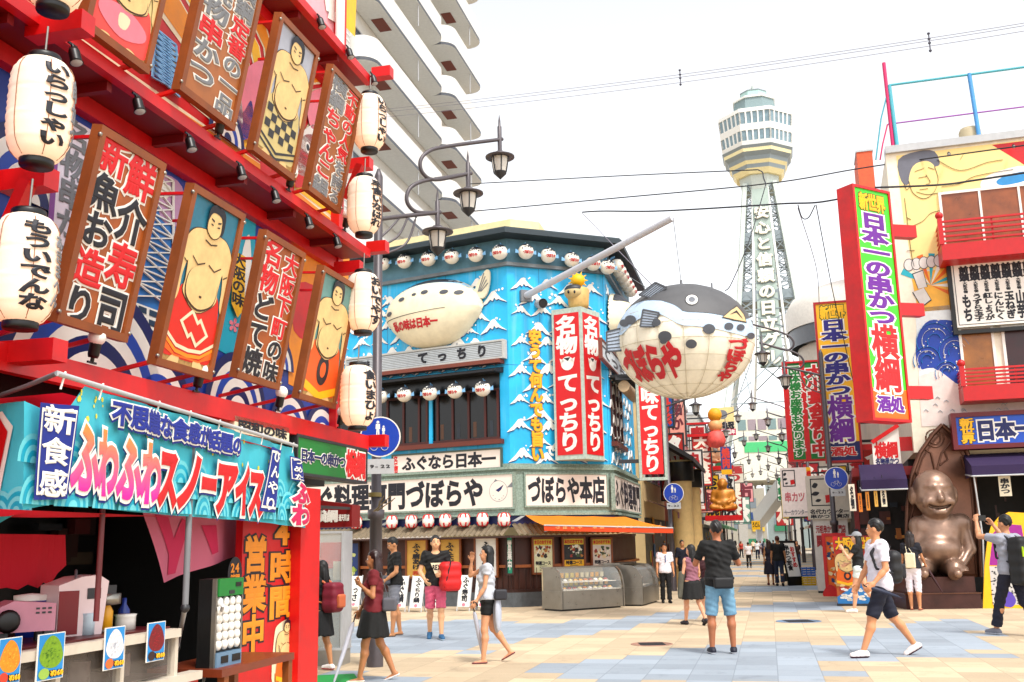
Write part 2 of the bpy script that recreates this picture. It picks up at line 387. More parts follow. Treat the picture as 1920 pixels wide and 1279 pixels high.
# ================================================================ red restaurant on the left
BF = Fr(SN * -3.9, SU)              # front plane of its beams
WLO = -.42                          # the painted wall lies this far behind
def bf(x, y, w=0): return BF.px(x, y, w)
UE = bf(693, 640)[0]                # far end
U0 = 2.2                            # near end, outside the frame
z1 = (bf(480, 765)[1] + bf(300, 715)[1]) / 2; z2 = bf(480, 312)[1]; z3 = bf(650, 90)[1]
z1b, z2b, z3b = z1 - .15, z2 - .09, z3 - .09
house = T('red_restaurant', 'red painted restaurant with wave murals, hanging signboards and lanterns', 'restaurant', SN * -4.3 + SU * 6)
mb = MB()   # painted wall, storey by storey
BKB = mt('2a4fa8', .5, noise=.15, scale=2)
mb.box(BF, U0, UE, z1, z2 - .02, WLO - .25, WLO, BKB); mb.box(BF, U0, UE, z2, z3 - .02, WLO - .25, WLO, RED)
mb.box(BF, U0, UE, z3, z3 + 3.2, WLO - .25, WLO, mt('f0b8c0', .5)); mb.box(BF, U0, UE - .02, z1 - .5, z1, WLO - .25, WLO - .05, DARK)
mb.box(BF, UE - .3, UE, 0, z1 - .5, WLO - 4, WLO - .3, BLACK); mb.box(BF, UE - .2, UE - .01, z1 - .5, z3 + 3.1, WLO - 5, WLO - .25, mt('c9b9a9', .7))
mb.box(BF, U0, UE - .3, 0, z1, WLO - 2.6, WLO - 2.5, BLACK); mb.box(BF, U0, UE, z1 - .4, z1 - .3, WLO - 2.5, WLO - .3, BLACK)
def W_(x, y): return BF.px(x, y, WLO)
def shape(pix, m, w, smooth=0, mbx=None): (mbx or mb).poly(BF, [W_(x, y) for x, y in pix], m, WLO + w, 0, smooth)
def seig(x, y, R, n, w, a0=0, a1=180, c=(NAVY, WHITE, BLUE, WHITE)):
    """concentric wave rings on the wall"""
    cu, cv = W_(x, y)
    for i in range(n):
        r = R * (1 - i / n); P = [(cu + r * math.cos(rad(a)), cv + r * math.sin(rad(a))) for a in np.linspace(a0, a1, 25)]
        if abs(a1 - a0) < 360: P = P + [(cu, cv)] if abs(a1 - a0) != 180 else P
        P = [(min(max(p[0], U0), UE - .02), max(p[1], z1 + .005) if cv < z2 else max(p[1], z2 + .005)) for p in P]
        mb.poly(BF, P, c[i % len(c)], WLO + w + i * .002)
# lower storey mural
shape([(410, 330), (480, 380), (470, 690), (380, 640)], TEAL, .004)
shape([(545, 420), (655, 480), (640, 770), (540, 720)], GOLD, .004); shape([(560, 530), (610, 560), (600, 640), (550, 620)], RED, .006, 4)
shape([(240, 310), (380, 390), (330, 690), (200, 620)], mt('3a86c8'), .004)
shape([(300, 330), (340, 350), (345, 420), (300, 410)], mt('c9a0c0'), .006, 4)
for c in ([(385, 420), (400, 380), (412, 430), (428, 400), (430, 470), (415, 520), (405, 470)], [(452, 480), (466, 440), (470, 520), (462, 590), (455, 540)], [(300, 345), (320, 352), (312, 372), (296, 368)]): shape(c, WHITE, .008, 4)
for a in range(5): shape([(437 + 9 * math.cos(rad(72 * a + d)) * k, 610 + 12 * math.sin(rad(72 * a + d)) * k) for d, k in ((-30, .5), (-20, 1), (0, 1.15), (20, 1), (30, .5), (0, .1))], PINK, .01)
u0, v0, u1, v1 = BF.box_px(233, 560, 330, 650, WLO)   # painted house with windows under a lattice tower
mb.poly(BF, [(u0, v0), (u1, v0), (u1, v1), (u0, v1)], WHITE, WLO + .009)
for i in range(5):
    for j in range(3): mb.poly(BF, [(u0 + (i + a) * (u1 - u0) / 5, v0 + (j + b) * (v1 - v0) / 3) for a, b in ((.15, .2), (.9, .2), (.9, .8), (.15, .8))], mt('2f4f6a'), WLO + .012)
def mural_tower(xb, yb, xt, yt, wb, wt, m, q):
    a, b = W_(xb, yb), W_(xt, yt)
    for sd in (-1, 1): mb.beam(BF.p(a[0] + sd * wb, a[1], WLO + q), BF.p(b[0] + sd * wt, b[1], WLO + q), .035, m, .01)
    n = 9
    for i in range(n):
        f, g = i / n, (i + 1) / n; L = lambda t, sd: BF.p(a[0] + (b[0] - a[0]) * t + sd * (wb + (wt - wb) * t), a[1] + (b[1] - a[1]) * t, WLO + q)
        for p, r_ in ((L(f, -1), L(g, 1)), (L(f, 1), L(g, -1)), (L(g, -1), L(g, 1))): mb.beam(p, r_, .016, m, .01)
mural_tower(285, 570, 305, 330, .26, .12, WHITE, .016); mural_tower(250, 300, 250, 205, .2, .15, LGREY, .016)
for (x, y, R, n) in ((165, 778, .95, 9), (70, 560, .55, 6), (290, 770, .45, 5), (440, 775, .52, 7), (540, 815, .42, 6), (600, 830, .4, 6), (520, 690, .3, 5), (50, 380, .5, 6), (655, 850, .35, 5)): seig(x, y, R, n, .02)
u0, v0, u1, v1 = BF.box_px(98, 205, 146, 520, WLO)      # painted strip of writing
mb.poly(BF, [(u0, v0), (u1, v0), (u1, v1), (u0, v1)], mt('efe6f0'), WLO + .03); mb.poly(BF, [(u0, v0), (u0 + .05, v0), (u0 + .05, v1), (u0, v1)], mt('9a5aa8'), WLO + .032)
mb.text(BF, '名物串かつ', u0 + .07, v0, u1 - .02, v1, GREY, .035, w=WLO + .034)
u0, v0, u1, v1 = BF.box_px(432, 470, 452, 580, WLO); mb.poly(BF, [(u0, v0), ((u0 + u1) / 2, v0 - .1), (u1, v0), (u1, v1), (u0, v1)], YEL, WLO + .03); mb.text(BF, '大阪の味', u0, v0, u1, v1, INK, .03, w=WLO + .032)
# upper storey: sun rays, tower, fish
cu, cv = W_(520, 330)
for i in range(26):
    a, b = rad(i * 14), rad(i * 14 + 8); ra, rb = rad(i * 14 - 1), rad(i * 14 + 9.5)
    cl = lambda t, k: (min(max(cu + k * math.cos(t), U0), UE - .02), min(max(cv + k * math.sin(t), z2 + .02), z3 - .04))
    for q, w_, (e, f), m in ((0, .004, (ra, rb), CREAM), (1, .006, (a, b), GOLD if i % 2 else YEL)):
        P = [cl(e, .35), cl(e, 1.2), cl(e, 3.5), cl(f, 3.5), cl(f, 1.2), cl(f, .35)]; mb.poly(BF, P, m, WLO + w_)
for c, m in (([(430, 170), (470, 120), (520, 110), (500, 190), (470, 260), (440, 240)], PINK), ([(432, 200), (445, 180), (452, 210), (468, 190), (470, 250), (440, 260)], BLUE), ([(438, 190), (446, 175), (452, 220), (446, 250)], WHITE),
             ([(556, 260), (590, 235), (600, 300), (580, 330), (552, 320)], WHITE), ([(552, 290), (566, 255), (590, 258), (592, 300), (572, 345), (550, 350), (556, 320)], RED), ([(575, 180), (610, 170), (612, 230), (580, 240)], PINK)): shape(c, m, .02, 5)
for r_, m, w_ in ((.06, WHITE, .024), (.035, INK, .027)):
    q = W_(573, 277); mb.poly(BF, [(q[0] + r_ * math.cos(a), q[1] + r_ * math.sin(a)) for a in np.linspace(0, 6.28, 16)[:-1]], m, WLO + w_)
mural_tower(305, 165, 305, 70, .18, .14, LBLUE, .03)
seig(640, 330, .35, 5, .03); seig(420, 262, .3, 5, .03)
# third storey
shape([(600, -60), (660, -20), (655, 40), (610, 20)], WHITE, .01); shape([(640, -60), (668, -40), (664, 70), (636, 40)], YEL, .012); shape([(615, 18), (640, 30), (636, 48), (612, 34)], WHITE, .016)
mb.part('painted_wall', house)
for (za, zb_, nm) in ((z1, z1b, 'lower_beam'), (z2, z2b, 'middle_beam'), (z3, z3b, 'upper_beam')):
    mb = MB(); mb.box(BF, U0, UE, zb_, za, -.07, 0, RED); mb.box(BF, U0, UE - .01, za - .03, za - .004, WLO, -.07, RED)
    if nm != 'lower_beam':
        mb.box(BF, U0, UE - .01, zb_ + .005, zb_ + .03, WLO, -.07, DRED); mb.box(BF, U0, UE - .01, zb_ - .12, zb_, WLO + .002, WLO + .08, RED)
        for x in np.arange(U0 + .4, UE, .9): mb.box(BF, x, x + .05, zb_ - .06, zb_ + .004, WLO + .08, -.08, DRED)
    mb.part('beam', house)
def brk(px0, py0, px1, py1, lat0, lat1, t=.12):
    A = Fr(SN * lat0, SU).pw(px0, py0); B = A + SN * (lat1 - lat0); B[2] = A[2]; mb = MB(); mb.beam(A, B, t, RED); mb.part('bracket', house)
for x, y, l0, l1 in ((688, 828, -3.98, -3.76), (690, 466, -3.98, -3.76), (700, 140, -3.98, -3.76), (650, 312, -4.1, -3.82), (630, 505, -4.1, -3.82), (60, 60, -4.0, -3.62), (10, 345, -4.0, -3.7), (0, 665, -4.0, -3.62)):
    brk(x, y, 0, 0, l0, l1)
for x, y, dx in ((10, 345, 0), (650, 312, 0)):
    A = Fr(SN * -3.95, SU).pw(x, y); mb = MB(); mb.beam(A - np.array([0, 0, .35]), A + SN * .15, .07, RED); mb.part('brace', house)
mb = MB()   # posts
a = bf(20, 300); mb.box(BF, a[0] - .3, a[0] - .12, z1, z3 + 3, -.3, -.09, RED); mb.part('post', house)
mb = MB(); a, b = bf(566, 1100)[0], bf(602, 1100)[0]; mb.box(BF, a, b, 0, bf(585, 915)[1], -.36, -.02, RED); mb.box(BF, a - .02, b + .02, 0, .12, -.38, 0, DRED); mb.part('post', house)
PILU = (a, b)
mb = MB(); mb.box(BF, UE - .1, UE + .02, z1, z3 + 3.1, WLO, WLO + .1, RED); mb.part('post', house)
mb = MB(); mb.tube([BF.p(UE - .2, z3 + .1, -.3), BF.p(UE - .2, z3 + 3.4, -.3)], .05, WHITE); mb.part('drain_pipe', house)
# ---- painted boards
def sumo(mb, fr, W, H, apron, style):
    """a wrestler painted on a board W x H (origin at the board's foot centre)"""
    X = lambda P: [(a * W * 1.1, b * H) for a, b in P]; w = .004; mb.poly(fr, [(-W * .48, .02 * H), (W * .48, .02 * H), (W * .48, .2 * H), (-W * .48, .2 * H)], mt('c8a468', .6, noise=.4, scale=40), .001)
    out = mt('5a4020', .6, noise=0)
    body = [(-.13, .80), (-.30, .77), (-.40, .68), (-.42, .55), (-.40, .40), (-.36, .37), (-.33, .42), (-.33, .52), (-.29, .60), (-.27, .50), (-.26, .42), (0, .34), (.26, .42), (.27, .50), (.29, .60), (.33, .52), (.35, .42), (.40, .38), (.43, .45), (.43, .58), (.40, .70), (.28, .78), (.13, .80)]
    ap = [(-.27, .47), (-.36, .36), (-.40, .10), (-.20, .07), (.2, .07), (.40, .11), (.36, .38), (.27, .47), (.1, .40), (-.1, .40)]
    for P, m in ((ap, apron),): mb.poly(fr, X(P), m, w, 0, 4)
    for sx in (-1, 1): mb.poly(fr, X([(sx * .22, .08), (sx * .12, .08), (sx * .12, .035), (sx * .18, .012), (sx * .3, .012), (sx * .3, .035)]), SKINP, w + .001, 0, 3)
    mb.poly(fr, X([(a * 1.03, (b - .58) * 1.02 + .58) for a, b in body]), out, w + .002, 0, 4); mb.poly(fr, X(body), SKINP, w + .004, 0, 4)
    belly = [(-.2, .56), (-.25, .48), (-.2, .40), (0, .355), (.2, .40), (.25, .48), (.2, .56), (0, .6)]
    mb.poly(fr, X([(a * 1.04, (b - .48) * 1.04 + .478) for a, b in belly]), out, w + .006, 0, 4); mb.poly(fr, X([(a, b + .006) for a, b in belly]), SKINP, w + .008, 0, 4)
    L = lambda P, t=.009: mb.poly(fr, X([(a, b + t / 2) for a, b in P] + [(a, b - t / 2) for a, b in P[::-1]]), out, w + .010, 0)
    L([(-.24, .63), (-.14, .595), (-.03, .62)]); L([(.03, .62), (.14, .595), (.24, .63)]); L([(-.36, .60), (-.30, .58)]); L([(.31, .58), (.37, .6)]); L([(-.02, .43), (.02, .43)], .012); L([(-.1, .745), (0, .73), (.1, .745)])
    mb.poly(fr, X([(-.11, .80), (-.13, .86), (-.11, .92), (0, .94), (.11, .92), (.13, .86), (.10, .79), (0, .765)]), out, w + .011, 0, 4)
    mb.poly(fr, X([(-.105, .80), (-.12, .86), (-.10, .915), (0, .93), (.10, .915), (.12, .86), (.09, .795), (0, .77)]), SKINP, w + .013, 0, 4)
    mb.poly(fr, X([(-.13, .85), (-.13, .92), (-.06, .955), (.06, .955), (.14, .92), (.15, .83), (.11, .80), (.10, .87), (.06, .905), (-.05, .91), (-.10, .89)]), INK, w + .015, 0, 3)
    mb.poly(fr, X([(-.03, .95), (-.05, .985), (.04, .99), (.04, .95)]), INK, w + .015, 0, 3)
    for sx in (-1, 1):
        mb.poly(fr, X([(sx * .03, .868), (sx * .085, .876), (sx * .08, .866), (sx * .03, .858)]), INK, w + .016); mb.poly(fr, X([(sx * .035, .843), (sx * .075, .847), (sx * .07, .838), (sx * .035, .836)]), INK, w + .016)
    L([(-.015, .86), (-.022, .822), (.015, .82)], .006); L([(-.035, .797), (0, .802), (.035, .797)], .006)
    if style == 'diamond':
        for dx, dy in ((-.05, .27), (.10, .235)):
            mb.poly(fr, X([(dx - .17, dy), (dx, dy + .085), (dx + .17, dy), (dx, dy - .085)]), CREAM, w + .003 + (dx > 0) * .0004); mb.poly(fr, X([(dx - .12, dy), (dx, dy + .058), (dx + .12, dy), (dx, dy - .058)]), apron, w + .0036 + (dx > 0) * .0004)
        for q, m in ((.155, CREAM), (.125, GOLD)): mb.poly(fr, X([(-.385, q + .05), (-.2, q - .01), (0, q - .02), (.2, q - .01), (.385, q + .05), (.39, q + .03), (.2, q - .03), (0, q - .04), (-.2, q - .03), (-.39, q + .03)]), m, w + .0024)
        mb.poly(fr, X([(-.40, .11), (-.2, .075), (.2, .075), (.4, .115), (.38, .155), (.2, .085), (-.2, .085), (-.39, .15)]), ORANGE, w + .0026)
    elif style == 'check':
        for i in range(6):
            for j in range(4):
                if (i + j) % 2: mb.poly(fr, X([(-.33 + i * .11 + a * .11, .17 + j * .055 + b * .055) for a, b in ((0, 0), (1, 0), (1, 1), (0, 1))]), DGREY, w + .003)
        for q in (.13, .09): mb.poly(fr, X([(-.39, q + .05), (0, q - .03), (.39, q + .05), (.39, q + .035), (0, q - .05), (-.39, q + .035)]), DGREY, w + .0036)
    elif style == 'ring':
        for r_, m, q in ((.15, INK, .003), (.075, apron, .0036)): mb.poly(fr, [(r_ * W * math.cos(a), .26 * H + r_ * W * 1.2 * math.sin(a)) for a in np.linspace(0, 6.28, 25)[:-1]], m, w + q)
        mb.poly(fr, X([(-.39, .16), (0, .09), (.39, .16), (.40, .10), (0, .03), (-.4, .1)]), YEL, w + .003, 0)
    elif style == 'hands':
        mb.poly(fr, X([(-.3, .2), (0, .12), (.3, .2), (.3, .3), (0, .36), (-.3, .3)]), PINK, w + .003, 0, 4); mb.poly(fr, X([(-.05, .2), (.05, .2), (.08, .3), (-.06, .3)]), CREAM, w + .0036, 0, 3)
def board(pix, label, bgm, paint, trim=WOODB, w=.33, deg=10.5, group='painted signboards on the red restaurant'):
    bl, br = BF.px(*pix[3], w - .25), BF.px(*pix[2], w - .25); fr = BF.tilt((bl[0] + br[0]) / 2, (bl[1] + br[1]) / 2, w - .25, deg)
    q = fr.quad_px(pix); u0, v0, u1, v1 = q; c = fr.p(0, 0, 0)
    t = T('signboard', label, 'signboard', c, group)
    mb = MB(); mb.box(fr, u0 + .02, u1 - .02, v0 + .02, v1 - .02, -.045, 0, bgm); g = fr.at((u0 + u1) / 2, v0, 0); g.V = fr.V; g.N = fr.N
    paint(mb, g, u1 - u0, v1 - v0); mb.part('panel', t)
    mb = MB(); mb.frame(fr, u0, v0, u1, v1, .05, -.05, .022, trim)
    for x, y in ((u0, v1 - .06), (u1, v1 - .06), (u0, v0 + .06), (u1, v0 + .06)):
        mb.ell(fr.p(x, y, .02), .014, STEEL, 8, 6)
    mb.part('frame', t)
    for x in (u0 + .05, u1 - .05): mb = MB(); mb.beam(fr.p(x, v1 - .06, -.05), fr.p(x, v1 - .02, -.05) - SN * .5, .02, RED); mb.part('strut', t)
    for x in (u0 + .08, u1 - .08): mb = MB(); mb.beam(fr.p(x, v0 + .03, -.05), BF.p(BF.px(*pix[3])[0] * 0 + (fr.p(x, v0, 0) - BF.O) @ BF.U, (fr.p(x, v0, 0)[2]) - .04, WLO), .025, RED); mb.part('strut', t)
    return t
BRN = mt('b86a28', .45, noise=.35, scale=3)
def letters(cols):
    """cols: (string or [(char, colour)], centre u share, width share, top share, bottom share)"""
    def f(mb, fr, W, H):
        for tx, cu, cw, v1, v0, ms in cols:
            n = len(tx)
            for i, ch in enumerate(tx):
                m = ms[i] if isinstance(ms, (list, tuple)) else ms; h = (v1 - v0) * H / n
                cy = v1 * H - h * (i + .5); mb.char(fr, ch, cu * W, cy, cw * W, h * 1.0, WHITE, .085, .003, .003); mb.char(fr, ch, cu * W, cy, cw * W, h * 1.0, m, .035, .0085, .003)
    return f
R_, K_ = TXRED, INK
board([(190, 237), (318, 312), (222, 640), (97, 600)], 'brown board in the lower row lettered for fresh fish and sushi, beside the left lanterns', BRN, letters([('鮮介寿司', .2, .44, .98, .02, [R_, K_, R_, K_]), ('新魚お造り', -.24, .42, .98, .02, [R_, K_, K_, R_, K_])]))
board([(368, 345), (462, 408), (385, 716), (280, 675)], 'teal board with a sumo wrestler in a red apron with two linked diamonds', mt('3a88a0', .5, noise=.25), lambda mb, fr, W, H: sumo(mb, fr, W, H, mt('e03010'), 'diamond'))
board([(503, 428), (572, 482), (515, 735), (434, 700)], 'brown lower row board with a tall black word and a red line beside it', BRN, letters([('大阪下町の味', .24, .36, .95, .03, [R_, R_, R_, R_, K_, K_]), ('名物どて焼', -.22, .46, .98, .04, [R_, R_, K_, K_, K_])]))
board([(612, 497), (668, 540), (625, 766), (548, 745)], 'board with a sumo wrestler in an orange apron bearing a black ring', mt('78a4a0', .5, noise=.25), lambda mb, fr, W, H: sumo(mb, fr, W, H, mt('f07020'), 'ring'))
board([(200, -155), (330, -95), (275, 128), (150, 60)], 'cream sumo board at the top left, cut by the top of the picture', mt('e8d8a0'), lambda mb, fr, W, H: sumo(mb, fr, W, H, mt('f0605a'), 'hands'))
board([(388, -85), (505, -40), (430, 231), (330, 177)], 'brown board in the upper row with grey and red lettering for fried skewers', mt('b87840', .45, noise=.25, scale=2.5), letters([('横綱定番の一品', .26, .34, .97, .05, [GREY, GREY, R_, R_, GREY, GREY, GREY]), ('名焼物串かつ', -.2, .46, .98, .12, [R_, GREY, GREY, R_, GREY, GREY])]))
board([(530, 30), (600, 102), (545, 325), (462, 288)], 'pale board with a sumo wrestler in a grey chequered apron', mt('b8bcc8'), lambda mb, fr, W, H: sumo(mb, fr, W, H, mt('d8c890'), 'check'))
board([(628, 130), (682, 182), (630, 398), (567, 350)], 'brown board of the upper row beside the end lanterns, red hotpot lettering', mt('b07038', .45, noise=.25, scale=2.5), letters([('不動の人気を誇る', .26, .34, .96, .04, [R_, R_, R_, R_, R_, GREY, GREY, GREY]), ('横綱ちゃんこ鍋', -.18, .48, .98, .03, [GREY, GREY, R_, R_, R_, R_, GREY])]))
# ================================================================ things hung on the red restaurant
PAPER = cloth('fbeedd', .25); PAPERW = cloth('faf0e0', .25); CAPB = mt('0c0c10', .4, noise=0)
KR, KZ = .78, .88
LPR = [(r * KR, h * KZ) for r, h in [(.10, 0), (.15, .03), (.19, .10), (.205, .2), (.205, .44), (.195, .54), (.16, .61), (.10, .64)]]; ZT = .64 * KZ
def lpr(z):
    for (r0, h0), (r1, h1) in zip(LPR, LPR[1:]):
        if h0 <= z <= h1: return r0 + (r1 - r0) * (z - h0) / (h1 - h0)
    return .1
def paper_lantern(c, txt, face, label, txt2=None):
    """c: centre; face: compass bearing of the lettering"""
    c = np.array(c, float); b = c - np.array([0, 0, .32 * KZ]); t = T('paper_lantern', label, 'lantern', b, 'white paper lanterns on the red restaurant')
    mb = MB(); prof = []
    for z in np.linspace(0, ZT, 33): prof.append((lpr(z) + .0025 * (1 if int(round(z / .02)) % 2 else -1), z))
    mb.lathe(b, prof, PAPER, 28)
    for k in range(6):
        a = rad(k * 60 + 20); mb.tube([b + np.array([math.sin(a) * (lpr(z) + .004), math.cos(a) * (lpr(z) + .004), z]) for z in np.linspace(.01, ZT - .01, 16)], .0025, mt('b08060'), 4)
    mb.part('paper_shade', t)
    def fm(a, v, w):
        r = lpr(min(max(v, 0), ZT)) + .006 + w; th = rad(face) - a / .16
        return b + np.array([math.sin(th) * r, math.cos(th) * r, v])
    mb = MB(); mb.text(WORLD, txt, -.075, .05, .075, .51, INK, .05, w=0, fmap=fm, step=.03)
    if txt2: mb.text(WORLD, txt2, .1, .08, .18, .46, GREY, .04, w=0, fmap=fm, step=.03)
    mb.part('lettering', t)
    for nm, z0, z1_ in (('bottom_ring', -.03, .015), ('top_ring', ZT - .01, ZT + .03)):
        mb = MB(); mb.lathe(b, [(.0, z0), (.082, z0), (.086, z0 + .01), (.086, z1_ - .01), (.08, z1_), (0, z1_)], CAPB, 20); mb.part(nm, t)
    pl = bpy.data.lights.new('lantern_bulb', 'POINT'); pl.energy = .4; pl.color = (1, .6, .35); pl.shadow_soft_size = .04; po = bpy.data.objects.new('lantern_bulb', pl); COL.objects.link(po); po.parent = t; po.location = (0, 0, .12)
    mb = MB(); mb.tube([b + np.array([0, 0, ZT + .02]), b + np.array([0.005, 0, ZT + .2])], .006, STEEL, 5); mb.part('chain', t)
LF_ = Fr(SN * -3.56, SU)
for x, y, txt, fc, lb, t2 in ((76, 208, 'いらっしゃい', 128, 'paper lantern by the left edge, middle of three, welcome word in black', '串かつ'), (106, -75, '横綱', 128, 'paper lantern at the top left corner, cut by the top edge', None), (46, 505, 'もういでんな', 134, 'lowest paper lantern at the left edge, long black word beside the snow ice banner', 'あきまへん'),
                      (693, 230, 'いらっしゃい', 118, 'topmost paper lantern of the stack at the restaurant corner', None), (683, 386, '早食いなはれ', 120, 'second paper lantern from the top at the restaurant corner, level with the middle street lamp', None), (681, 567, 'おいでやす', 120, 'third paper lantern down the corner, beside the fish shaped half balloon', None), (671, 743, '食いまひょ', 124, 'lowest paper lantern of the corner stack, just above the green sign', None)):
    u, v = LF_.px(x, y); paper_lantern(LF_.p(u, v), txt, fc, lb, t2)
def spot(p, d, label, bulb):
    p = np.array(p, float); d = nrm(d); t = T('spotlight', label, 'spotlight', p, 'spotlights on the beams of the red restaurant')
    mb = MB(); mb.tube([p, p + d * .04], .012, CAPB, 6); mb.lathe(p + d * .03, [(0, 0), (.028, 0), (.034, .02), (.034, .08), (.042, .1), (.038, .1), (0, .095)], CAPB, 12, d); mb.beam(p - SU * .04, p + SU * .04, .012, CAPB); mb.part('socket', t)
    mb = MB()
    if bulb: mb.ell(p + d * .155, (.052, .052, .052), WHITE, 14, 10)
    else: mb.lathe(p + d * .133, [(0, .004), (.03, .003), (.036, -.004)], LGREY, 12, d)
    mb.part('bulb', t)
k = 0
for x, y in ((238, 108), (408, 246), (541, 345), (646, 420), (172, 668), (368, 722), (521, 758), (636, 790)):
    k += 1; p = BF.pw(x, y + 12, .02); spot(p, (SN[0] * .25 - SU[0] * .1, SN[1] * .25 - SU[1] * .1, 1), ['globe bulb spotlight below the cream sumo board', 'globe bulb spotlight under the grey lettered skewer board', 'globe bulb spotlight below the chequered apron sumo board', 'globe bulb spotlight at the end of the middle beam', 'globe bulb spotlight under the fresh fish board', 'globe bulb spotlight under the red apron sumo board', 'globe bulb spotlight below the tall black word board', 'globe bulb spotlight at the end of the lowest beam'][k - 1], True)
k = 0
for x, y in ((136, 84), (255, 178), (353, 252), (448, 306), (512, 352), (575, 402), (628, 440), (598, 30), (652, 88), (697, 138)):
    k += 1; p = BF.pw(x, y, .02); spot(p, (SN[0] * .3, SN[1] * .3, -1), 'black spotlight under the %s beam, %s along it' % ('middle' if k < 8 else 'upper', ['first from the left edge', 'second from the left edge', 'third from the left edge', 'above the red apron sumo board', 'above the tall black word board', 'above the ring apron sumo board', 'last before the corner lanterns', 'nearest the top of the picture', 'second before the corner', 'last at the corner'][k - 1]), False)
# ---- green lit sign and cream sign below the lowest beam
fr = BF.at(0, 0, .0); u0, v0, u1, v1 = fr.quad_px([(552, 816), (686, 846), (686, 905), (562, 885)])
t = T('shop_sign', 'long green shop sign with blue and big red lettering under the lowest red beam', 'sign', fr.p((u0 + u1) / 2, v0, 0))
mb = MB(); mb.box(fr, u0, u1, v0, v1, -.12, 0, GREEN)
mb.poly(fr, [(u0 + (u1 - u0) * .7, v0), (u1, v0), (u1, v1), (u0 + (u1 - u0) * .86, v0 + .12)], TXRED, .002)
mb.text(fr, '日本一の串かつ', u0 + .06, v0 + .1, u0 + (u1 - u0) * .66, v1 - .1, NAVY, .045, WHITE, .1, False, fill=1.1)
mb.text(fr, '横綱', u0 + (u1 - u0) * .67, v0 + .03, u1 - .03, v1 - .03, RED, .05, WHITE, .11, False, fill=1.05); mb.part('panel', t)
mb = MB(); mb.frame(fr, u0 - .02, v0 - .02, u1 + .02, v1 + .02, .025, -.13, .01, DGREY); mb.part('frame', t)
u0, v0, u1, v1 = fr.quad_px([(440, 775), (542, 806), (542, 835), (440, 805)])
mb = MB(); mb.box(fr, u0, u1, v0, v1, -.1, 0, CREAM); mb.text(fr, '昭和の味', u0 + .05, v0 + .02, u1 - .05, v1 - .02, INK, .04, vert=False); mb.thing('shop_sign', 'cream sign strip between the snow ice banner rod and the red beam', 'sign')
# ---- 24 hour poster
fr = BF.at(0, 0, -.12); ua, ub = fr.px(452, 1100)[0], PILU[0] - .01; va, vb = .0, fr.px(520, 975)[1]
t = T('poster_board', 'tall red board with big yellow lettering and a sumo picture beside the red pillar', 'poster', fr.p((ua + ub) / 2, va, 0))
mb = MB(); mb.box(fr, ua, ub, va, vb, -.06, 0, RED); X = lambda x, y: fr.px(x, y)
ba, bb = X(503, 1040)[0], X(556, 1040)[0]
mb.text(fr, '24時間', ba, X(530, 1160)[1], bb, X(530, 905)[1], GOLD, .04, INK, .09, True, .003, .96)
ca, cb = X(455, 1040)[0], X(500, 1040)[0]; mb.text(fr, '営業中', ca, X(478, 1225)[1], cb, X(478, 1002)[1], GOLD, .04, INK, .09, True, .003, .96)
cu, cv = X(440, 1076); mb.poly(fr, [(cu + .11 * math.cos(a), cv + .13 * math.sin(a)) for a in np.linspace(0, 6.28, 20)], INK, .003); mb.text(fr, '24', cu - .07, cv, cu + .07, cv + .09, GOLD, .04, vert=False, w=.005); mb.text(fr, '時間', cu - .07, cv - .09, cu + .07, cv, GOLD, .03, vert=False, w=.005)
g = fr.at(X(532, 1279)[0], X(532, 1279)[1] - .02, .004); mb.poly(g, [(-.2, .0), (.2, 0), (.2, .42), (.1, .52), (-.12, .5), (-.2, .4)], CREAM, 0, 0, 4); sumo(mb, g, .38, .55, ORANGE, 'ring'); mb.part('panel', t)
# ================================================================ snow ice stall
def gradmat(c1, c2, z0, z1):
    m = bpy.data.materials.new('printed_fade'); m.use_nodes = True; n = m.node_tree.nodes; l = m.node_tree.links; b = n['Principled BSDF']; b.inputs['Roughness'].default_value = .7
    g = n.new('ShaderNodeNewGeometry'); s = n.new('ShaderNodeSeparateXYZ'); l.new(g.outputs['Position'], s.inputs[0]); r = n.new('ShaderNodeMapRange'); r.inputs['From Min'].default_value = z0; r.inputs['From Max'].default_value = z1; l.new(s.outputs['Z'], r.inputs['Value'])
    x = n.new('ShaderNodeMix'); x.data_type = 'RGBA'; x.inputs['A'].default_value = (*lin(c1), 1); x.inputs['B'].default_value = (*lin(c2), 1); l.new(r.outputs[0], x.inputs['Factor']); l.new(x.outputs['Result'], b.inputs['Base Color']); return m
CN = at_r(112, 800, 5.4); NF = Fr((CN[0], CN[1], 0), az(5.6))
CTEAL = cloth('4ad0e4', .3); CWH = mt('f4f2ea', .7, noise=.05); CNV = mt('1c3a9a', .7, noise=.05)
def wav(u, v): return .012 * math.sin(u * 9 + v * 3) + .008 * math.sin(u * 23 + 1) * (v - 1.9) * 1.5
def clothmap(fr, fn): return lambda a, b, w: fr.p(a, b, w + fn(a, b))
nm_ = clothmap(NF, wav)
stall = T('snow_ice_stall', 'shaved ice stall with a turquoise banner, red awning and price cards', 'stall', st(-3.6, 5.2))
mb = MB(); P = [NF.px(x, y) for x, y in ((48, 752), (92, 770), (128, 760), (158, 724), (250, 752), (350, 781), (450, 811), (545, 840), (556, 880), (566, 930), (574, 990), (480, 978), (370, 970), (250, 960), (170, 950), (100, 946), (42, 956), (46, 850))]
mb.poly(NF, P, CTEAL, 0, fmap=nm_, step=.08)
def sg(fr, fm, cx, cy, R, w, cols, lo):
    for i in range(5):
        r = R * (1 - i * .19); Q = [(cx + r * math.cos(a), cy + r * math.sin(a)) for a in np.linspace(0, math.pi, 13)]
        mb.poly(fr, Q, cols[i % 2], w + i * .0015, fmap=fm, step=.1)
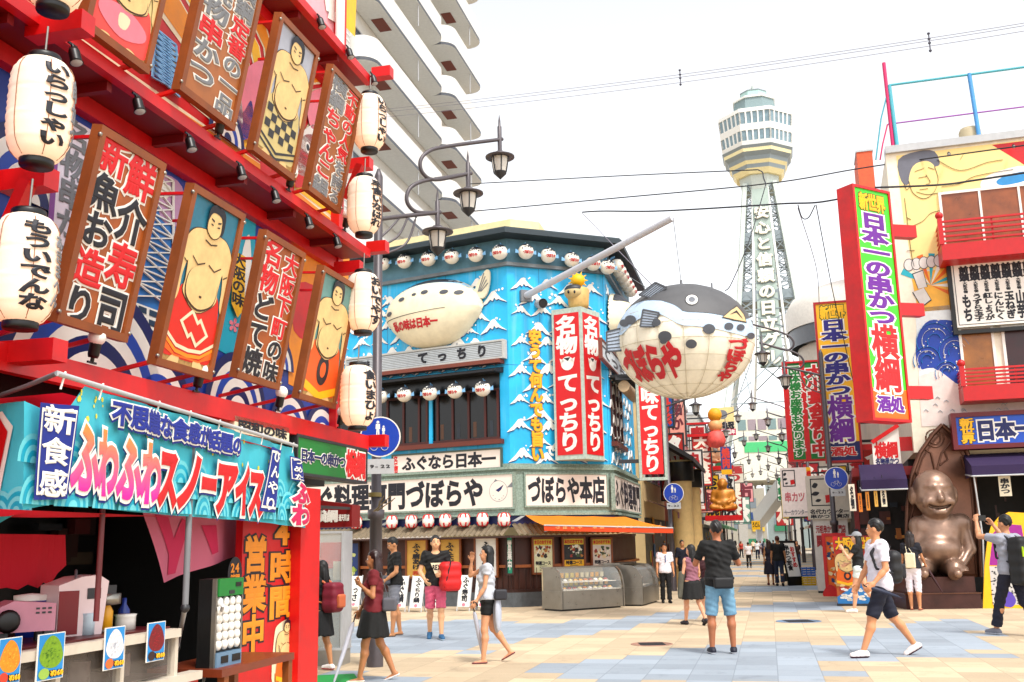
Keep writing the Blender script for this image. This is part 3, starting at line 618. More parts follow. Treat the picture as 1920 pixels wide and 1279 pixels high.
ub0, ub1 = NF.px(60, 900)[0], NF.px(560, 950)[0]; vb = (NF.px(300, 962)[1] + NF.px(100, 948)[1]) / 2; k = 0
for row in range(3):
    for i in range(13):
        u = ub0 + (ub1 - ub0) * (i + .5 * (row % 2)) / 12.5; sg(NF, nm_, u, vb + .02 + .095 * (2 - row) - .02, .14, .004 + row * .009, (mt('7fd8e0', .7), TEAL), 0)
for i in range(46):
    x = 140 + rnd.random() * 400; y = 735 + (x - 160) * .3 + rnd.random() * (25 if i % 2 else 60); a = NF.px(x, y); r = rnd.uniform(.008, .02); mb.poly(NF, [(a[0] + r * math.cos(q), a[1] + r * math.sin(q)) for q in np.linspace(0, 6.28, 6)[:-1]], mt('e8e050', .7), .004, fmap=nm_)
X = lambda x, y: NF.px(x, y)
NV2 = mt('223a9c', .7, noise=0)
def bt(s, xa, ya, xb, yb, hpx, m, out, wt, owt, fill=1.05, sh=0):
    """banner line from picture point a to b, hpx: letter height"""
    a, b = X(xa, ya), X(xb, yb); n = len(s); h0 = abs(X(xa, ya - hpx / 2)[1] - X(xa, ya + hpx / 2)[1])
    for ps in (0, 1):
        for i, ch in enumerate(s):
            f = (i + .5) / n; cu = a[0] + (b[0] - a[0]) * f; cv = a[1] + (b[1] - a[1]) * f; su = (b[0] - a[0]) / n * fill
            if ps == 0: mb.char(NF, ch, cu + .008, cv - .012, su, h0 * fill, NV2, owt, .031, .002, nm_, .09, 0, sh); mb.char(NF, ch, cu, cv, su, h0 * fill, CWH, owt, .036, .002, nm_, .09, 0, sh)
            else: mb.char(NF, ch, cu, cv, su, h0 * fill, m, wt, .041, .002, nm_, .09, 0, sh)
bt('不思議な食感が話題の', 203, 772, 442, 838, 46, NV2, 1, .05, .11)
zc = X(200, 870)[1]
bt('ふわふわ', 122, 852, 288, 893, 134, gradmat('d81c9a', 'f08a20', zc - .16, zc + .18), 1, .05, .105, 1.08)
bt('スノーアイス', 284, 892, 486, 926, 116, TXRED, 1, .06, .115, 1.08, .12)
for q, s in (([(62, 755), (128, 762), (112, 936), (46, 938)], '新食感'), ([(497, 838), (520, 845), (503, 962), (478, 958)], 'ひんやり'), ([(534, 855), (556, 862), (560, 905), (536, 900)], 'つめた')):
    Q = [X(*p) for p in q]; c = np.mean(Q, 0); mb.poly(NF, Q, CNV, .045, fmap=nm_, step=.1); mb.poly(NF, [tuple(c + (np.array(p) - c) * .9) for p in Q], CWH, .048, fmap=nm_, step=.1); mb.poly(NF, [tuple(c + (np.array(p) - c) * .82) for p in Q], CNV, .051, fmap=nm_, step=.1)
    us = [p[0] for p in Q]; vs = [p[1] for p in Q]; w_ = (Q[1][0] - Q[0][0]) * .8; n = len(s)
    for i, ch in enumerate(s):
        f = (i + .5) / n; cu = ((Q[0][0] + Q[1][0]) * (1 - f) + (Q[2][0] + Q[3][0]) * f) / 2; cv = ((Q[0][1] + Q[1][1]) * (1 - f) + (Q[2][1] + Q[3][1]) * f) / 2
        mb.char(NF, ch, cu, cv, w_, (max(vs) - min(vs)) / n * .86, CWH, .025, .054, .002, nm_, .09)
mb.text(NF, 'ふわ', *X(538, 985), *X(572, 908), MAG, .06, CWH, .12, True, .045, fmap=nm_, step=.09)
mb.part('front_banner', stall)
SF = Fr((CN[0], CN[1], 0) , az(130)); wv2 = lambda u, v: .02 * math.sin(u * 8)
mb = MB(); Q = [SF.px(x, y) for x, y in ((-60, 768), (48, 752), (46, 850), (42, 956), (0, 985), (-60, 1012))]; mb.poly(SF, Q, CTEAL, 0, fmap=clothmap(SF, wv2), step=.08)
Y_ = lambda P: [SF.px(*p) for p in P]
mb.poly(SF, Y_([(-60, 800), (15, 772), (32, 800), (10, 925), (-20, 960), (-60, 950)]), CWH, .01, fmap=clothmap(SF, wv2), step=.08); mb.poly(SF, Y_([(-60, 812), (12, 785), (25, 810), (5, 915), (-6, 900), (8, 835), (-60, 860)]), TXRED, .014, fmap=clothmap(SF, wv2), step=.08)
for i in range(4): cu, cv = SF.px(-40 + i * 26, 962 - i * 8); sg(SF, clothmap(SF, wv2), cu, cv - .06, .13, .016, (mt('7fd8e0', .7), TEAL), 0)
mb.part('side_banner', stall)
mb = MB(); a = NF.pw(107, 700, .02); b = NF.pw(556, 836, .02); a0 = NF.pw(150, 722, .0); mb.tube([a, b], .014, LGREY); c = SF.pw(-80, 770, .0); mb.tube([c, SF.pw(52, 723), a], .013, GREY)
for f in (.02, .12, .3, .42, .55, .66, .78, .9, .98): q = a + (b - a) * f; mb.tube([q + np.array([0, 0, .02]), q - np.array([.01, .02, .07])], .006, CWH, 5)
mb.part('banner_rod', stall)
mb = MB(); ra = st(-3.35, 4.0, 2.28); CR = cloth('d8102a', .3)
zt = X(200, 735)[1] - .04; zbm = vb - .015
def sheet(P, m, n=10, sag=.05):
    P = [np.array(p, float) for p in P]; V = []; F = []
    for i in range(n + 1):
        for j in range(n + 1):
            s_, t_ = i / n, j / n; V.append(P[0] * (1 - s_) * (1 - t_) + P[1] * s_ * (1 - t_) + P[2] * s_ * t_ + P[3] * (1 - s_) * t_ - np.array([0, 0, sag * math.sin(math.pi * s_) * math.sin(math.pi * t_)]))
    for i in range(n):
        for j in range(n): F.append((i * (n + 1) + j, (i + 1) * (n + 1) + j, (i + 1) * (n + 1) + j + 1, i * (n + 1) + j + 1))
    mb.add(V, F, m, True)
sheet([st(-3.45, 4.4, zt), st(-3.75, 7.4, zt - .03), st(-4.15, 7.4, zt - .05), st(-4.25, 4.4, zt - .02)], CR)
sheet([st(-3.45, 3.6, zbm), st(-3.6, 5.75, zbm), st(-4.15, 5.3, zbm + .02), st(-4.15, 3.4, zbm + .02)], CR, 8, .03)
mb.part('awning', stall)
mb = MB(); fb = Fr(st(-4.2, 0), SU); Q = [fb.px(x, y) for x, y in ((-60, 1000), (124, 1003), (124, 1060), (112, 1075), (98, 1100), (82, 1092), (66, 1103), (48, 1096), (34, 1106), (18, 1102), (-60, 1112))]
mb.poly(fb, Q, CR, 0, fmap=clothmap(fb, lambda u, v: .02 * math.sin(u * 16)), step=.06); mb.part('back_curtain', stall)
mb = MB(); Q = [NF.px(x, y, -.4) for x, y in ((268, 960), (572, 985), (470, 1035), (380, 1065), (303, 1093))]; PKC = cloth('ee7c98', .35)
n2 = lambda a, b, w: NF.p(a, b, w - .4 + .02 * math.sin(a * 7))
mb.poly(NF, Q, PKC, 0, fmap=n2, step=.08)
mb.poly(NF, [NF.px(x, y, -.4) for x, y in ((285, 965), (310, 970), (325, 1010), (345, 972), (360, 980), (330, 1075), (310, 1078), (312, 1040))], mt('d83068', .8, noise=0), .006, fmap=n2, step=.08)
mb.poly(NF, [NF.px(x, y, -.4) for x, y in ((375, 985), (400, 985), (405, 1035), (392, 1040))], mt('d83068', .8, noise=0), .006, fmap=n2, step=.08); mb.part('far_banner', stall)
# counter
CF = Fr(st(-3.6, 0), SU); cu0, cu1 = 3.6, CF.px(335, 1180)[0]; cz = 1.07; RAIL = mt('d8cfc0', .45)
mb = MB(); mb.box(CF, cu0, cu1, cz - .05, cz, -.06, .02, RAIL); mb.box(CF, cu0, cu1 + .25, .74, .79, -.06, .03, RAIL); mb.box(CF, cu0, cu1 + .25, .03, .74, -.05, 0, mt('c8301c', .6))
for x in np.linspace(cu0, cu1 - .03, 5): mb.box(CF, x, x + .035, .79, cz - .05, -.05, 0, RAIL)
mb.box(CF, cu0, cu1, cz - .02, cz + .012, -.7, -.061, mt('6a1420', .4)); mb.box(CF, cu0, cu1, .78, .8, -.7, -.061, mt('7a6a60', .5)); mb.box(CF, cu0, cu1, .02, .78, -.7, -.66, DARK)
for x in np.linspace(cu0 + .15, cu1 - .15, 6): mb.tube([CF.p(x, .8, -.3), CF.p(x, .93, -.3)], .06, mt('b09a90', .3), 10)
mb.part('counter', stall)
mb = MB(); mb.box(CF, cu0, cu1, .8, cz - .055, -.03, -.024, glass('8a8078', .25)); mb.part('counter_glass', stall)
mb = MB()
pa = CF.pw(180, 1165, .03); mb.tube([pa, np.array([pa[0], pa[1], zt])], .016, mt('7a2a30', .4)); pb = NF.pw(347, 1140, .0); mb.tube([np.array([pb[0], pb[1], zt - .1]), pb], .02, GREY)
mb.tube([pb, ground(308, 1330)], .016, LGREY); mb.tube([NF.pw(418, 1135, .1), ground(368, 1330)], .013, LGREY); mb.ell(pb, (.03, .03, .03), DGREY, 8, 6); mb.ell(pb + (ground(308, 1330) - pb) * .28, (.026, .026, .04), DGREY, 8, 6)
mb.part('canopy_pole', stall)
for (x0, y0, x1, y1), c1, nm in (((0, 1196, 42, 1283), 'f0a020', 'orange'), ((66, 1187, 123, 1275), '8ab020', 'green'), ((192, 1175, 236, 1255), 'e8e8ea', 'white'), ((272, 1166, 312, 1240), '8c1420', 'dark red')):
    u0, v0, u1, v1 = CF.quad_px([(x0 - 8 if x0 == 0 else x0 + 8, y0), (x1, y0), (x1 - 6, y1), (x0, y1)], .035); mb = MB(); f2 = CF.at((u0 + u1) / 2, v0, .035); w_, h_ = (u1 - u0), (v1 - v0); rr = random.Random(nm)
    mb.box(f2, -w_ / 2, w_ / 2, 0, h_, -.006, 0, WHITE); mb.poly(f2, [(-w_ * .47, h_ * .02), (w_ * .47, h_ * .02), (w_ * .47, h_ * .98), (-w_ * .47, h_ * .98)], mt('1a9ad8', .4, noise=.05), .001)
    m1 = mt(c1, .6, noise=.3, scale=60); mb.poly(f2, [(-.42 * w_, .44 * h_), (-.4 * w_, .62 * h_), (-.24 * w_, .84 * h_), (0, .95 * h_), (.26 * w_, .84 * h_), (.42 * w_, .6 * h_), (.43 * w_, .42 * h_), (.2 * w_, .26 * h_), (-.2 * w_, .28 * h_)], m1, .002, 0, 3)
    for i in range(44):
        a, r = rr.uniform(0, 6.28), rr.uniform(0, .3); x, y = r * math.cos(a) * w_ * 1.1 - .04 * w_, h_ * (.58 + r * math.sin(a)); q = rr.uniform(-.5, .5)
        mb.poly(f2, [(x, y), (x + .05 * w_, y + q * .05 * h_), (x + .1 * w_, y + .02 * h_), (x + .05 * w_, y - .02 * h_)], mt({'orange': 'f8b840', 'green': '5a8a10', 'white': 'c8ccd4', 'dark red': 'b02030'}[nm], .6, noise=0), .003)
    mb.text(f2, '¥360', -.02 * w_, .06 * h_, .46 * w_, .2 * h_, YEL, .07, INK, .15, False, .004); mb.poly(f2, [(-.24 * w_ + .2 * w_ * math.cos(a), .15 * h_ + .12 * h_ * math.sin(a)) for a in np.linspace(0, 6.28, 14)], mt({'orange': 'e05030', 'green': 'a8c860', 'white': 'f08040', 'dark red': '402028'}[nm], .5), .004)
    mb.thing('price_card', 'blue price card showing %s shaved ice on the stall counter' % nm, 'price card', None, 'price cards on the stall counter')
# machines on the counter
t = T('ice_machine', 'white ice shaving machine with a rounded hood on the stall counter', 'ice machine', CF.p(CF.px(140, 1175)[0], cz, -.4)); u = CF.px(145, 1120, -.3)[0]
mb = MB(); f2 = Fr(CF.p(u, cz + .012, -.32), az(40)); K = .74; MW = mt('e8d4d4', .35, noise=.05)
mb.poly(f2, [(a * K, b * K) for a, b in [(-.2, 0), (.16, 0), (.19, .3), (.2, .4), (.12, .45), (-.02, .44), (-.2, .38)]], MW, .11, .22); mb.box(f2, -.145, -.03, .01, .25, .111, .116, mt('8c1020', .5)); mb.box(f2, .02, .1, .2, .26, .111, .115, DGREY); mb.tube([f2.p(-.05, .3, .1), f2.p(.0, .36, .0), f2.p(.05, .3, -.1)], .008, GREY, 5); mb.part('body', t)
mb = MB(); mb.lathe(f2.p(.2, 0, .0), [(.0, .0), (.065, 0), (.065, .015), (.015, .02), (.015, .15), (.08, .16), (.08, .22), (0, .22)], STEEL, 14); mb.box(f2, .12, .22, .22, .27, -.07, .07, DGREY); mb.part('ice_spout', t)
t = T('box_machine', 'small pinkish grey machine with a round black dial by the left edge', 'machine', CF.p(CF.px(50, 1170)[0], cz, -.3)); u = CF.px(52, 1140, -.25)[0]; f2 = Fr(CF.p(u, cz + .012, -.28), az(50)); mb = MB(); PKM = mt('c890a0', .45)
mb.poly(f2, [(-.14, .06), (.14, .06), (.14, .2), (-.07, .22), (-.14, .19)], PKM, .1, .2)
for sx in (-.11, .11):
    for w_ in (-.08, .08): mb.box(f2, sx - .02, sx + .02, 0, .06, w_ - .02, w_ + .02, DGREY)
for i in range(3):
    for j in range(2): mb.box(f2, .04 + i * .03, .058 + i * .03, .15 + j * .022, .16 + j * .022, .1, .103, DGREY)
mb.part('body', t); mb = MB(); mb.lathe(f2.p(-.1, .12, .1), [(.05, 0), (.06, .03), (.04, .04), (0, .04)], BLACK, 16, f2.N); mb.part('dial', t)
t = T('cup_tub', 'blue and red patterned tub of cups behind the ice machine', 'tub', CF.p(CF.px(203, 1125)[0], cz, -.55)); mb = MB(); q = CF.p(CF.px(203, 1125)[0], cz + .012, -.5); mb.lathe(q, [(0, 0), (.07, 0), (.09, .2), (.085, .2), (0, .19)], mt('2048a8', .4), 14); mb.lathe(q, [(.092, .2), (.095, .23), (0, .24)], WHITE, 14); mb.part('body', t)
cups = [('c8d8e0', .04, .12, 'stack of pale cups'), ('d83040', .035, .2, 'red syrup bottle'), ('e8b020', .035, .2, 'yellow syrup bottle'), ('3a9a40', .035, .2, 'green syrup bottle'), ('f0ece4', .06, .09, 'white bowl'), ('2a4a9a', .035, .18, 'blue syrup bottle')]
for i, (c, r_, h_, lb) in enumerate(cups):
    mb = MB(); q = CF.p(CF.px(228 + i * 17, 1150)[0], cz + .012, -.22 - .08 * (i % 2)); mb.lathe(q, [(0, 0), (r_, 0), (r_, h_ * .6), (r_ * (1 if h_ < .15 else .4), h_ * .8), (r_ * (1.1 if h_ < .15 else .38), h_), (0, h_)], mt(c, .35), 12); mb.thing('syrup_bottle' if h_ > .15 else 'cup', lb + ' on the counter in the dark part of the stall', 'bottle' if h_ > .15 else 'cup', None, 'bottles and cups in the snow ice stall')
mb = MB()
rr2 = random.Random(21)
for i in range(46): u = rr2.uniform(cu0, UE - .8); v = rr2.uniform(.9, 2.0); mb.box(BF, u, u + rr2.uniform(.08, .4), v, v + rr2.uniform(.06, .4), WLO - 2.49 + i * .004, WLO - 2.4 + i * .004, mt(rr2.choice(['3a1414', '281c18', '4a2018', '1c2430', '5a4a38', '6a1018']), .6, noise=.3))
mb.part('back_shelves', house, None, 'stuff')
# table with a cup rack
tb = CF.px(455, 1228, .0); t = T('side_table', 'brown wooden table at the end of the stall counter', 'table', CF.p(tb[0], 0, -.15)); f2 = CF.at(tb[0], 0, -.1); mb = MB(); zt2 = .78
mb.box(f2, -.45, .6, zt2 - .05, zt2, -.35, .2, mt('8a4424', .4, noise=.25, scale=4)); mb.part('table_top', t)
for a in (-.4, .53):
    for w_ in (-.3, .14): mb = MB(); mb.box(f2, a, a + .06, 0, zt2 - .05, w_, w_ + .05, WOODB); mb.part('leg', t)
u0, v0, u1, v1 = CF.box_px(404, 1086, 450, 1228, .0); f3 = CF.at((u0 + u1) / 2, zt2, .0); h_ = v1 - zt2; w_ = (u1 - u0) / 2
t = T('cup_rack', 'tall rack of round white capsules with a green top panel on the wooden table', 'rack', f3.p(0, 0, 0)); mb = MB(); mb.box(f3, -w_, w_, 0, h_, -.12, -.02, BLACK); mb.box(f3, -w_, -w_ + .02, 0, h_, -.02, .01, STEEL); mb.box(f3, w_ - .02, w_, 0, h_, -.02, .01, STEEL); mb.part('case', t)
mb = MB(); mb.box(f3, -w_ + .02, w_ - .02, h_ * .8, h_, -.02, .02, GREEN); mb.box(f3, w_ * .3, w_ * .7, h_ * .9, h_ * .95, .02, .024, BLACK); mb.box(f3, -.03, .04, h_ * .82, h_ * .86, .02, .024, DGREY); mb.part('top_panel', t)
mb = MB(); mb.box(f3, -w_ + .02, w_ - .02, 0, h_ * .16, -.02, .02, mt('7a98b0', .4)); mb.box(f3, -w_ * .6, -w_ * .1, h_ * .04, h_ * .12, .02, .024, BLACK); mb.box(f3, w_ * .2, w_ * .8, h_ * .04, h_ * .12, .02, .024, BLACK); mb.part('drawer', t)
for r_ in range(6):
    for c_ in range(4): mb = MB(); mb.ell(f3.p(-w_ + .02 + (w_ * 2 - .04) * (c_ + .5) / 4, h_ * .2 + h_ * .58 * (r_ + .5) / 6, 0), np.array([.027, .027, .036]), WHITE, 10, 7); mb.part('capsule', t)
# awning sign and glass case past the pillar
fr = Fr(st(-4.25, 0), SU); q = at_r(632, 968, 12.2); fr = Fr((q[0], q[1], 0), az(100)); u0, v0, u1, v1 = fr.box_px(590, 945, 661, 988)
mb = MB(); mb.poly(fr, [(u0, v0), (u1, v0), (u1, v1 - .02), (u0, v1 + .05)], DRED, .03, .3); mb.text(fr, '横綱', u0 + .02, v0 + .06, u0 + .3, v1 - .08, WHITE, .05, vert=False, w=.034); mb.text(fr, '通天閣店', u0 + .31, v0 + .07, u1 - .03, v1 - .13, WHITE, .04, vert=False, w=.034); mb.beam(fr.p(u0 + .05, v1 - .06, -.1), BF.p(UE - .12, v1 - .06, WLO - .1), .03, DGREY); mb.beam(fr.p(u1 - .05, v1 - .06, -.1), BF.p(UE - .12, v1 - .1, WLO - .1), .03, DGREY); mb.thing('sign_board', 'dark red awning board with small white letters right of the red pillar', 'sign')
g0 = ground(622, 1249); fr = Fr(g0, az(98)); t = T('display_case', 'tall glass menu display case on a grey base behind the red pillar', 'display case', g0)
mb = MB(); mb.box(fr, -.35, .13, .0, .2, -.4, 0, mt('a8a49c', .5)); mb.part('base', t); mb = MB(); hh = fr.px(620, 996)[1]
mb.box(fr, -.34, .12, .2, hh, -.4, -.36, mt('c8c0b0', .6)); mb.box(fr, -.3, .08, hh - .5, hh - .15, -.36, -.34, mt('d86040', .6)); mb.box(fr, -.3, .1, 1.05, 1.07, -.36, -.05, LGREY); mb.box(fr, -.1, .08, 1.1, 1.35, -.34, -.3, CREAM); mb.part('back_panel', t)
mb = MB(); mb.frame(fr, -.36, .2, .14, hh, .03, -.03, .0, LGREY); mb.box(fr, .11, .14, .2, hh, -.4, -.03, LGREY); mb.part('frame', t); mb = MB(); mb.box(fr, -.33, .11, .23, hh - .03, -.02, -.015, glass('c8d4d8', .25)); mb.part('glass_door', t)
mb = MB(); q = [ground(x, y, .008) for x, y in ((560, 1300), (690, 1300), (664, 1263), (596, 1266))]; mb.quad(*q, mt('18a050', .8, bump=.4)); mb.add([q[0] - [0, 0, .008], q[1] - [0, 0, .008], q[2] - [0, 0, .008], q[3] - [0, 0, .008]] + q, [(0, 1, 5, 4), (1, 2, 6, 5), (2, 3, 7, 6), (3, 0, 4, 7)], mt('18a050', .8, bump=.4)); mb.thing('door_mat', 'green mat on the paving at the foot of the glass case', 'mat')
# ================================================================ blue puffer fish restaurant on the far corner
A0 = ground(962, 1139)
F1 = Fr((A0[0], A0[1], 0), az(118)); F2 = Fr((A0[0], A0[1], 0), az(68))
UB = F2.px(1147, 900)[0]; B0 = F2.p(UB, 0); F3 = Fr(B0, SU)
L1 = 8.5; L3 = 5.2
def zA(y): return F1.px(962, y)[1]
SKYB = mt('2cc0ee', .45, noise=.16, scale=1.5); STONE = mt('9fb0a4', .7, noise=.45, scale=22, bump=.3); OFFW = mt('f0e4da', .5, noise=.05)
GREYT = mt('868c90', .6, noise=.3, scale=3); TILE = mt('8a7c66', .6, noise=.35, scale=8)
bh = T('fish_restaurant', 'blue corner restaurant with white wave crests and puffer fish lanterns', 'restaurant', A0)
zs = dict(g=zA(1006), band=zA(990), s0=zA(962), s1=zA(880), w1=zA(876), eb=zA(497), et=zA(437))
def around(mb, z0, z1, w0, w1, m, l1=L1, l3=L3):
    """a course running round the three faces, mitred at the corners"""
    P = []
    for w in (w0, w1):
        a = F1.p(-l1, 0, w); d = F3.p(l3, 0, w)
        def cross(f, g):
            M = np.array([f.U[:2], -g.U[:2]]).T; s = np.linalg.solve(M, (g.p(0, 0, w) - f.p(0, 0, w))[:2]); return f.p(s[0], 0, w)
        P.append([a, cross(F1, F2), cross(F2, F3), d])
    for i in range(3):
        q = [P[0][i], P[0][i + 1], P[1][i + 1], P[1][i]]; V = [p + np.array([0, 0, z0]) for p in q] + [p + np.array([0, 0, z1]) for p in q]
        mb.add(V, [(0, 1, 2, 3), (7, 6, 5, 4), (2, 1, 5, 6), (0, 3, 7, 4), (1, 0, 4, 5), (3, 2, 6, 7)], m)
mb = MB(); around(mb, zs['w1'], zs['eb'], -.25, 0, SKYB)
_t = SKYB.node_tree; _x = [q for q in _t.nodes if q.bl_idname == 'ShaderNodeMix'][0]; _n2 = _t.nodes.new('ShaderNodeTexNoise'); _n2.inputs['Scale'].default_value = 1; _n2.inputs['Detail'].default_value = 6; _mp = _t.nodes.new('ShaderNodeMapping'); _mp.inputs['Scale'].default_value = (5, 5, .35); _tc = [q for q in _t.nodes if q.bl_idname == 'ShaderNodeTexCoord'][0]
_t.links.new(_tc.outputs['Object'], _mp.inputs[0]); _t.links.new(_mp.outputs[0], _n2.inputs['Vector']); _m3 = _t.nodes.new('ShaderNodeMix'); _m3.data_type = 'RGBA'; _m3.inputs['B'].default_value = (.32, .62, .72, 1); _mr = _t.nodes.new('ShaderNodeMapRange'); _mr.inputs['From Min'].default_value = .52; _mr.inputs['From Max'].default_value = .8; _mr.inputs['To Max'].default_value = .55
_t.links.new(_n2.outputs['Fac'], _mr.inputs['Value']); _t.links.new(_mr.outputs[0], _m3.inputs['Factor']); _t.links.new(_x.outputs['Result'], _m3.inputs['A']); _t.links.new(_m3.outputs['Result'], _t.nodes['Principled BSDF'].inputs['Base Color'])
JT = mt('1c86b4', .5, noise=0)
for f, a, b in ((F1, -L1, 0), (F2, 0, UB), (F3, 0, L3)):
    for u in np.arange(a + .9, b, .95): mb.box(f, u, u + .012, zs['w1'], zs['eb'], .0, .003, JT)
    mb.box(f, a, b, (zs['w1'] + zs['eb']) / 2, (zs['w1'] + zs['eb']) / 2 + .012, .0005, .0035, JT)
u0, v1 = F2.px(990, 618, .0); u1, v0 = F2.px(1019, 866, .0); mb.text(F2, '安うて何んでも旨い', u0, v0, u1, v1, mt('f0b818', .5, noise=0), .05, mt('a86a10', .5, noise=0), .085, True, .045); c = F2.px(1031, 845); mb.char(F2, 'で', c[0], c[1], .26, .3, WHITE, .06, .045)
mb.part('blue_wall', bh)
mb = MB(); around(mb, .35, zs['g'], -.35, -.1, mt('5a2c12', .55, noise=.3, scale=3)); around(mb, 0, .35, -.35, -.02, mt('6f7478', .8, noise=.3)); around(mb, .35, .42, -.1, -.02, WOODD); around(mb, .95, 1.02, -.1, .0, WOODO)
for i in range(60): mb.box(F1, -L1 + i * .16, -L1 + i * .16 + .012, .42, .95, -.1, -.085, WOODD)
for i in range(12): mb.box(F2, i * .2, i * .2 + .012, .42, .95, -.1, -.085, WOODD)
mb.part('timber_wall', bh)
mb = MB(); around(mb, zs['s0'], zs['s1'], -.3, .06, STONE); around(mb, zs['s1'], zs['s1'] + .06, -.3, .14, STONE); around(mb, zs['s0'] - .06, zs['s0'], -.3, .12, STONE); around(mb, zs['s1'] + .06, zs['w1'] + .1, -.3, .04, STONE); mb.part('stone_fascia', bh)
mb = MB(); around(mb, zs['eb'], zs['eb'] + .09, -.2, .12, GREYT); around(mb, zs['eb'] + .09, zs['et'] - .1, -.25, .02, mt('6f9aac', .6, noise=.3, scale=4)); mb.part('eave_panel', bh)
mb = MB(); around(mb, zs['et'] - .12, zs['et'], -.3, .55, mt('3c4a52', .6, noise=.2)); around(mb, zs['et'], zs['et'] + .05, -4, .5, mt('4a5a60', .6)); around(mb, zs['et'] + .05, zs['et'] + 1.15, -2.4, -2, mt('efe2b4', .6)); mb.part('eave', bh)
mb = MB()
for f, a, b in ((F1, -L1, 0), (F2, 0, UB), (F3, 0, L3)):
    n = int((b - a) / .14)
    for i in range(n): u = a + (b - a) * i / n; mb.add([f.p(u, zs['g'] + .02, .5), f.p(u + .07, zs['g'] + .06, .5), f.p(u + .14, zs['g'] + .02, .5), f.p(u + .14, zs['band'] + .1, 0), f.p(u + .07, zs['band'] + .14, 0), f.p(u, zs['band'] + .1, 0)], [(0, 1, 4, 5), (1, 2, 3, 4)], TILE)
around(mb, zs['g'] - .03, zs['g'] + .015, -.1, .5, WOODD, L1, .6); mb.part('tiled_canopy', bh)
mb = MB(); around(mb, zs['band'] + .02, zs['s0'] - .06, -.2, .02, mt('14306e', .5, noise=.25, scale=2))
for i in range(9): u = -L1 + .5 + i * 1.0; mb.poly(F1, [(u, zs['band'] + .16), (u + .28, zs['s0'] - .08), (u + .4, zs['s0'] - .08), (u + .16, zs['band'] + .16)], LGREY, .024)
mb.part('navy_band', bh)
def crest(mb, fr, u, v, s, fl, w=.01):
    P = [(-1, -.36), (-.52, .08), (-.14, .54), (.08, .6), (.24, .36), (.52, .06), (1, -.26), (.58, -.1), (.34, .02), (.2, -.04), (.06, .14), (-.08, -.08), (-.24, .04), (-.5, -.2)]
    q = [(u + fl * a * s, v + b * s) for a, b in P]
    mb.poly(fr, [(a, b - .07 * s) for a, b in q] if 1 else q, mt('1c56a8', .5, noise=0), w - .004, .004); mb.poly(fr, q, WHITE, w + .03, .03)  # darker blue copy set lower paints the shadow beneath the white crest
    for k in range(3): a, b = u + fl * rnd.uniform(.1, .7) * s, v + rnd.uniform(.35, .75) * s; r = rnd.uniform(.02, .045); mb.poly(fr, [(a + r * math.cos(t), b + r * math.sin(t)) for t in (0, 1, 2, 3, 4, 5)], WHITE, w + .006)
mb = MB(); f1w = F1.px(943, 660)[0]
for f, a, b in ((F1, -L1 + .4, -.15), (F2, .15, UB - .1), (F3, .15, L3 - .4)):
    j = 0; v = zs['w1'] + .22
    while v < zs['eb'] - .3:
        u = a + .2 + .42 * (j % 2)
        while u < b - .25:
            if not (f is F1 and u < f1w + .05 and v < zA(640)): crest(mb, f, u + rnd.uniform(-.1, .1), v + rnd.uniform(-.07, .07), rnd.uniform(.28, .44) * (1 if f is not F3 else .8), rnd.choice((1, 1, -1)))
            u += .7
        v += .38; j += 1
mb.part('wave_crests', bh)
# first floor window recess on the left face
q = F1.box_px(650, 826, 941, 712); wv0, wv1 = F1.px(825, 832)[1], F1.px(825, 708)[1]; wu0, wu1 = -L1 + .3, F1.px(938, 770)[0]
mb = MB(); mb.box(F1, wu0, wu1, wv0, wv1, .0, .012, mt('0e0a0c', .25, noise=0)); mb.part('window_glass', bh)
mb = MB()
for x in (712, 728, 758, 787, 802, 822, 850, 880, 911, 935): u = F1.px(x, 780)[0]; mb.box(F1, u - .03, u + .03, wv0, wv1 - .45, .012, .05, mt('5a2016', .5))
mb.box(F1, wu0, wu1, wv1 - .5, wv1 - .44, .012, .05, mt('4a1c14', .5)); mb.box(F1, wu0, wu1, wv0, wv0 + .07, .012, .06, mt('5a2016', .5)); u = F1.px(811, 790)[0]; mb.box(F1, u - .05, u + .05, wv0, wv1 - .45, .05, .1, SKYB)
for i in range(9): u = wu1 - .3 - i * .5; mb.box(F1, u, u + .1, wv0 + .1, wv0 + .5, .012, .016, mt('6a4830' if i % 2 else '303844', .5))
mb.part('window_frame', bh)
mb = MB(); mb.box(F1, wu0, wu1 + .1, wv0 - .12, wv0, -.02, .16, mt('7a3a26', .5)); mb.part('window_sill', bh)
mb = MB(); mb.add([F1.p(wu0, wv1 - .03, .5), F1.p(wu1 + .12, wv1 - .03, .5), F1.p(wu1 + .12, wv1 + .1, .01), F1.p(wu0, wv1 + .1, .01), F1.p(wu0, wv1 - .07, .5), F1.p(wu1 + .12, wv1 - .07, .5), F1.p(wu1 + .12, wv1 - .05, .01), F1.p(wu0, wv1 - .05, .01)], [(0, 1, 2, 3), (4, 5, 1, 0), (7, 6, 5, 4), (1, 5, 6, 2)], mt('22242a', .6)); mb.part('window_hood', bh)
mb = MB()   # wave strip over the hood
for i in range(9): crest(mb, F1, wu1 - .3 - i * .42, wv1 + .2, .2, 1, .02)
mb.part('small_crests', bh)
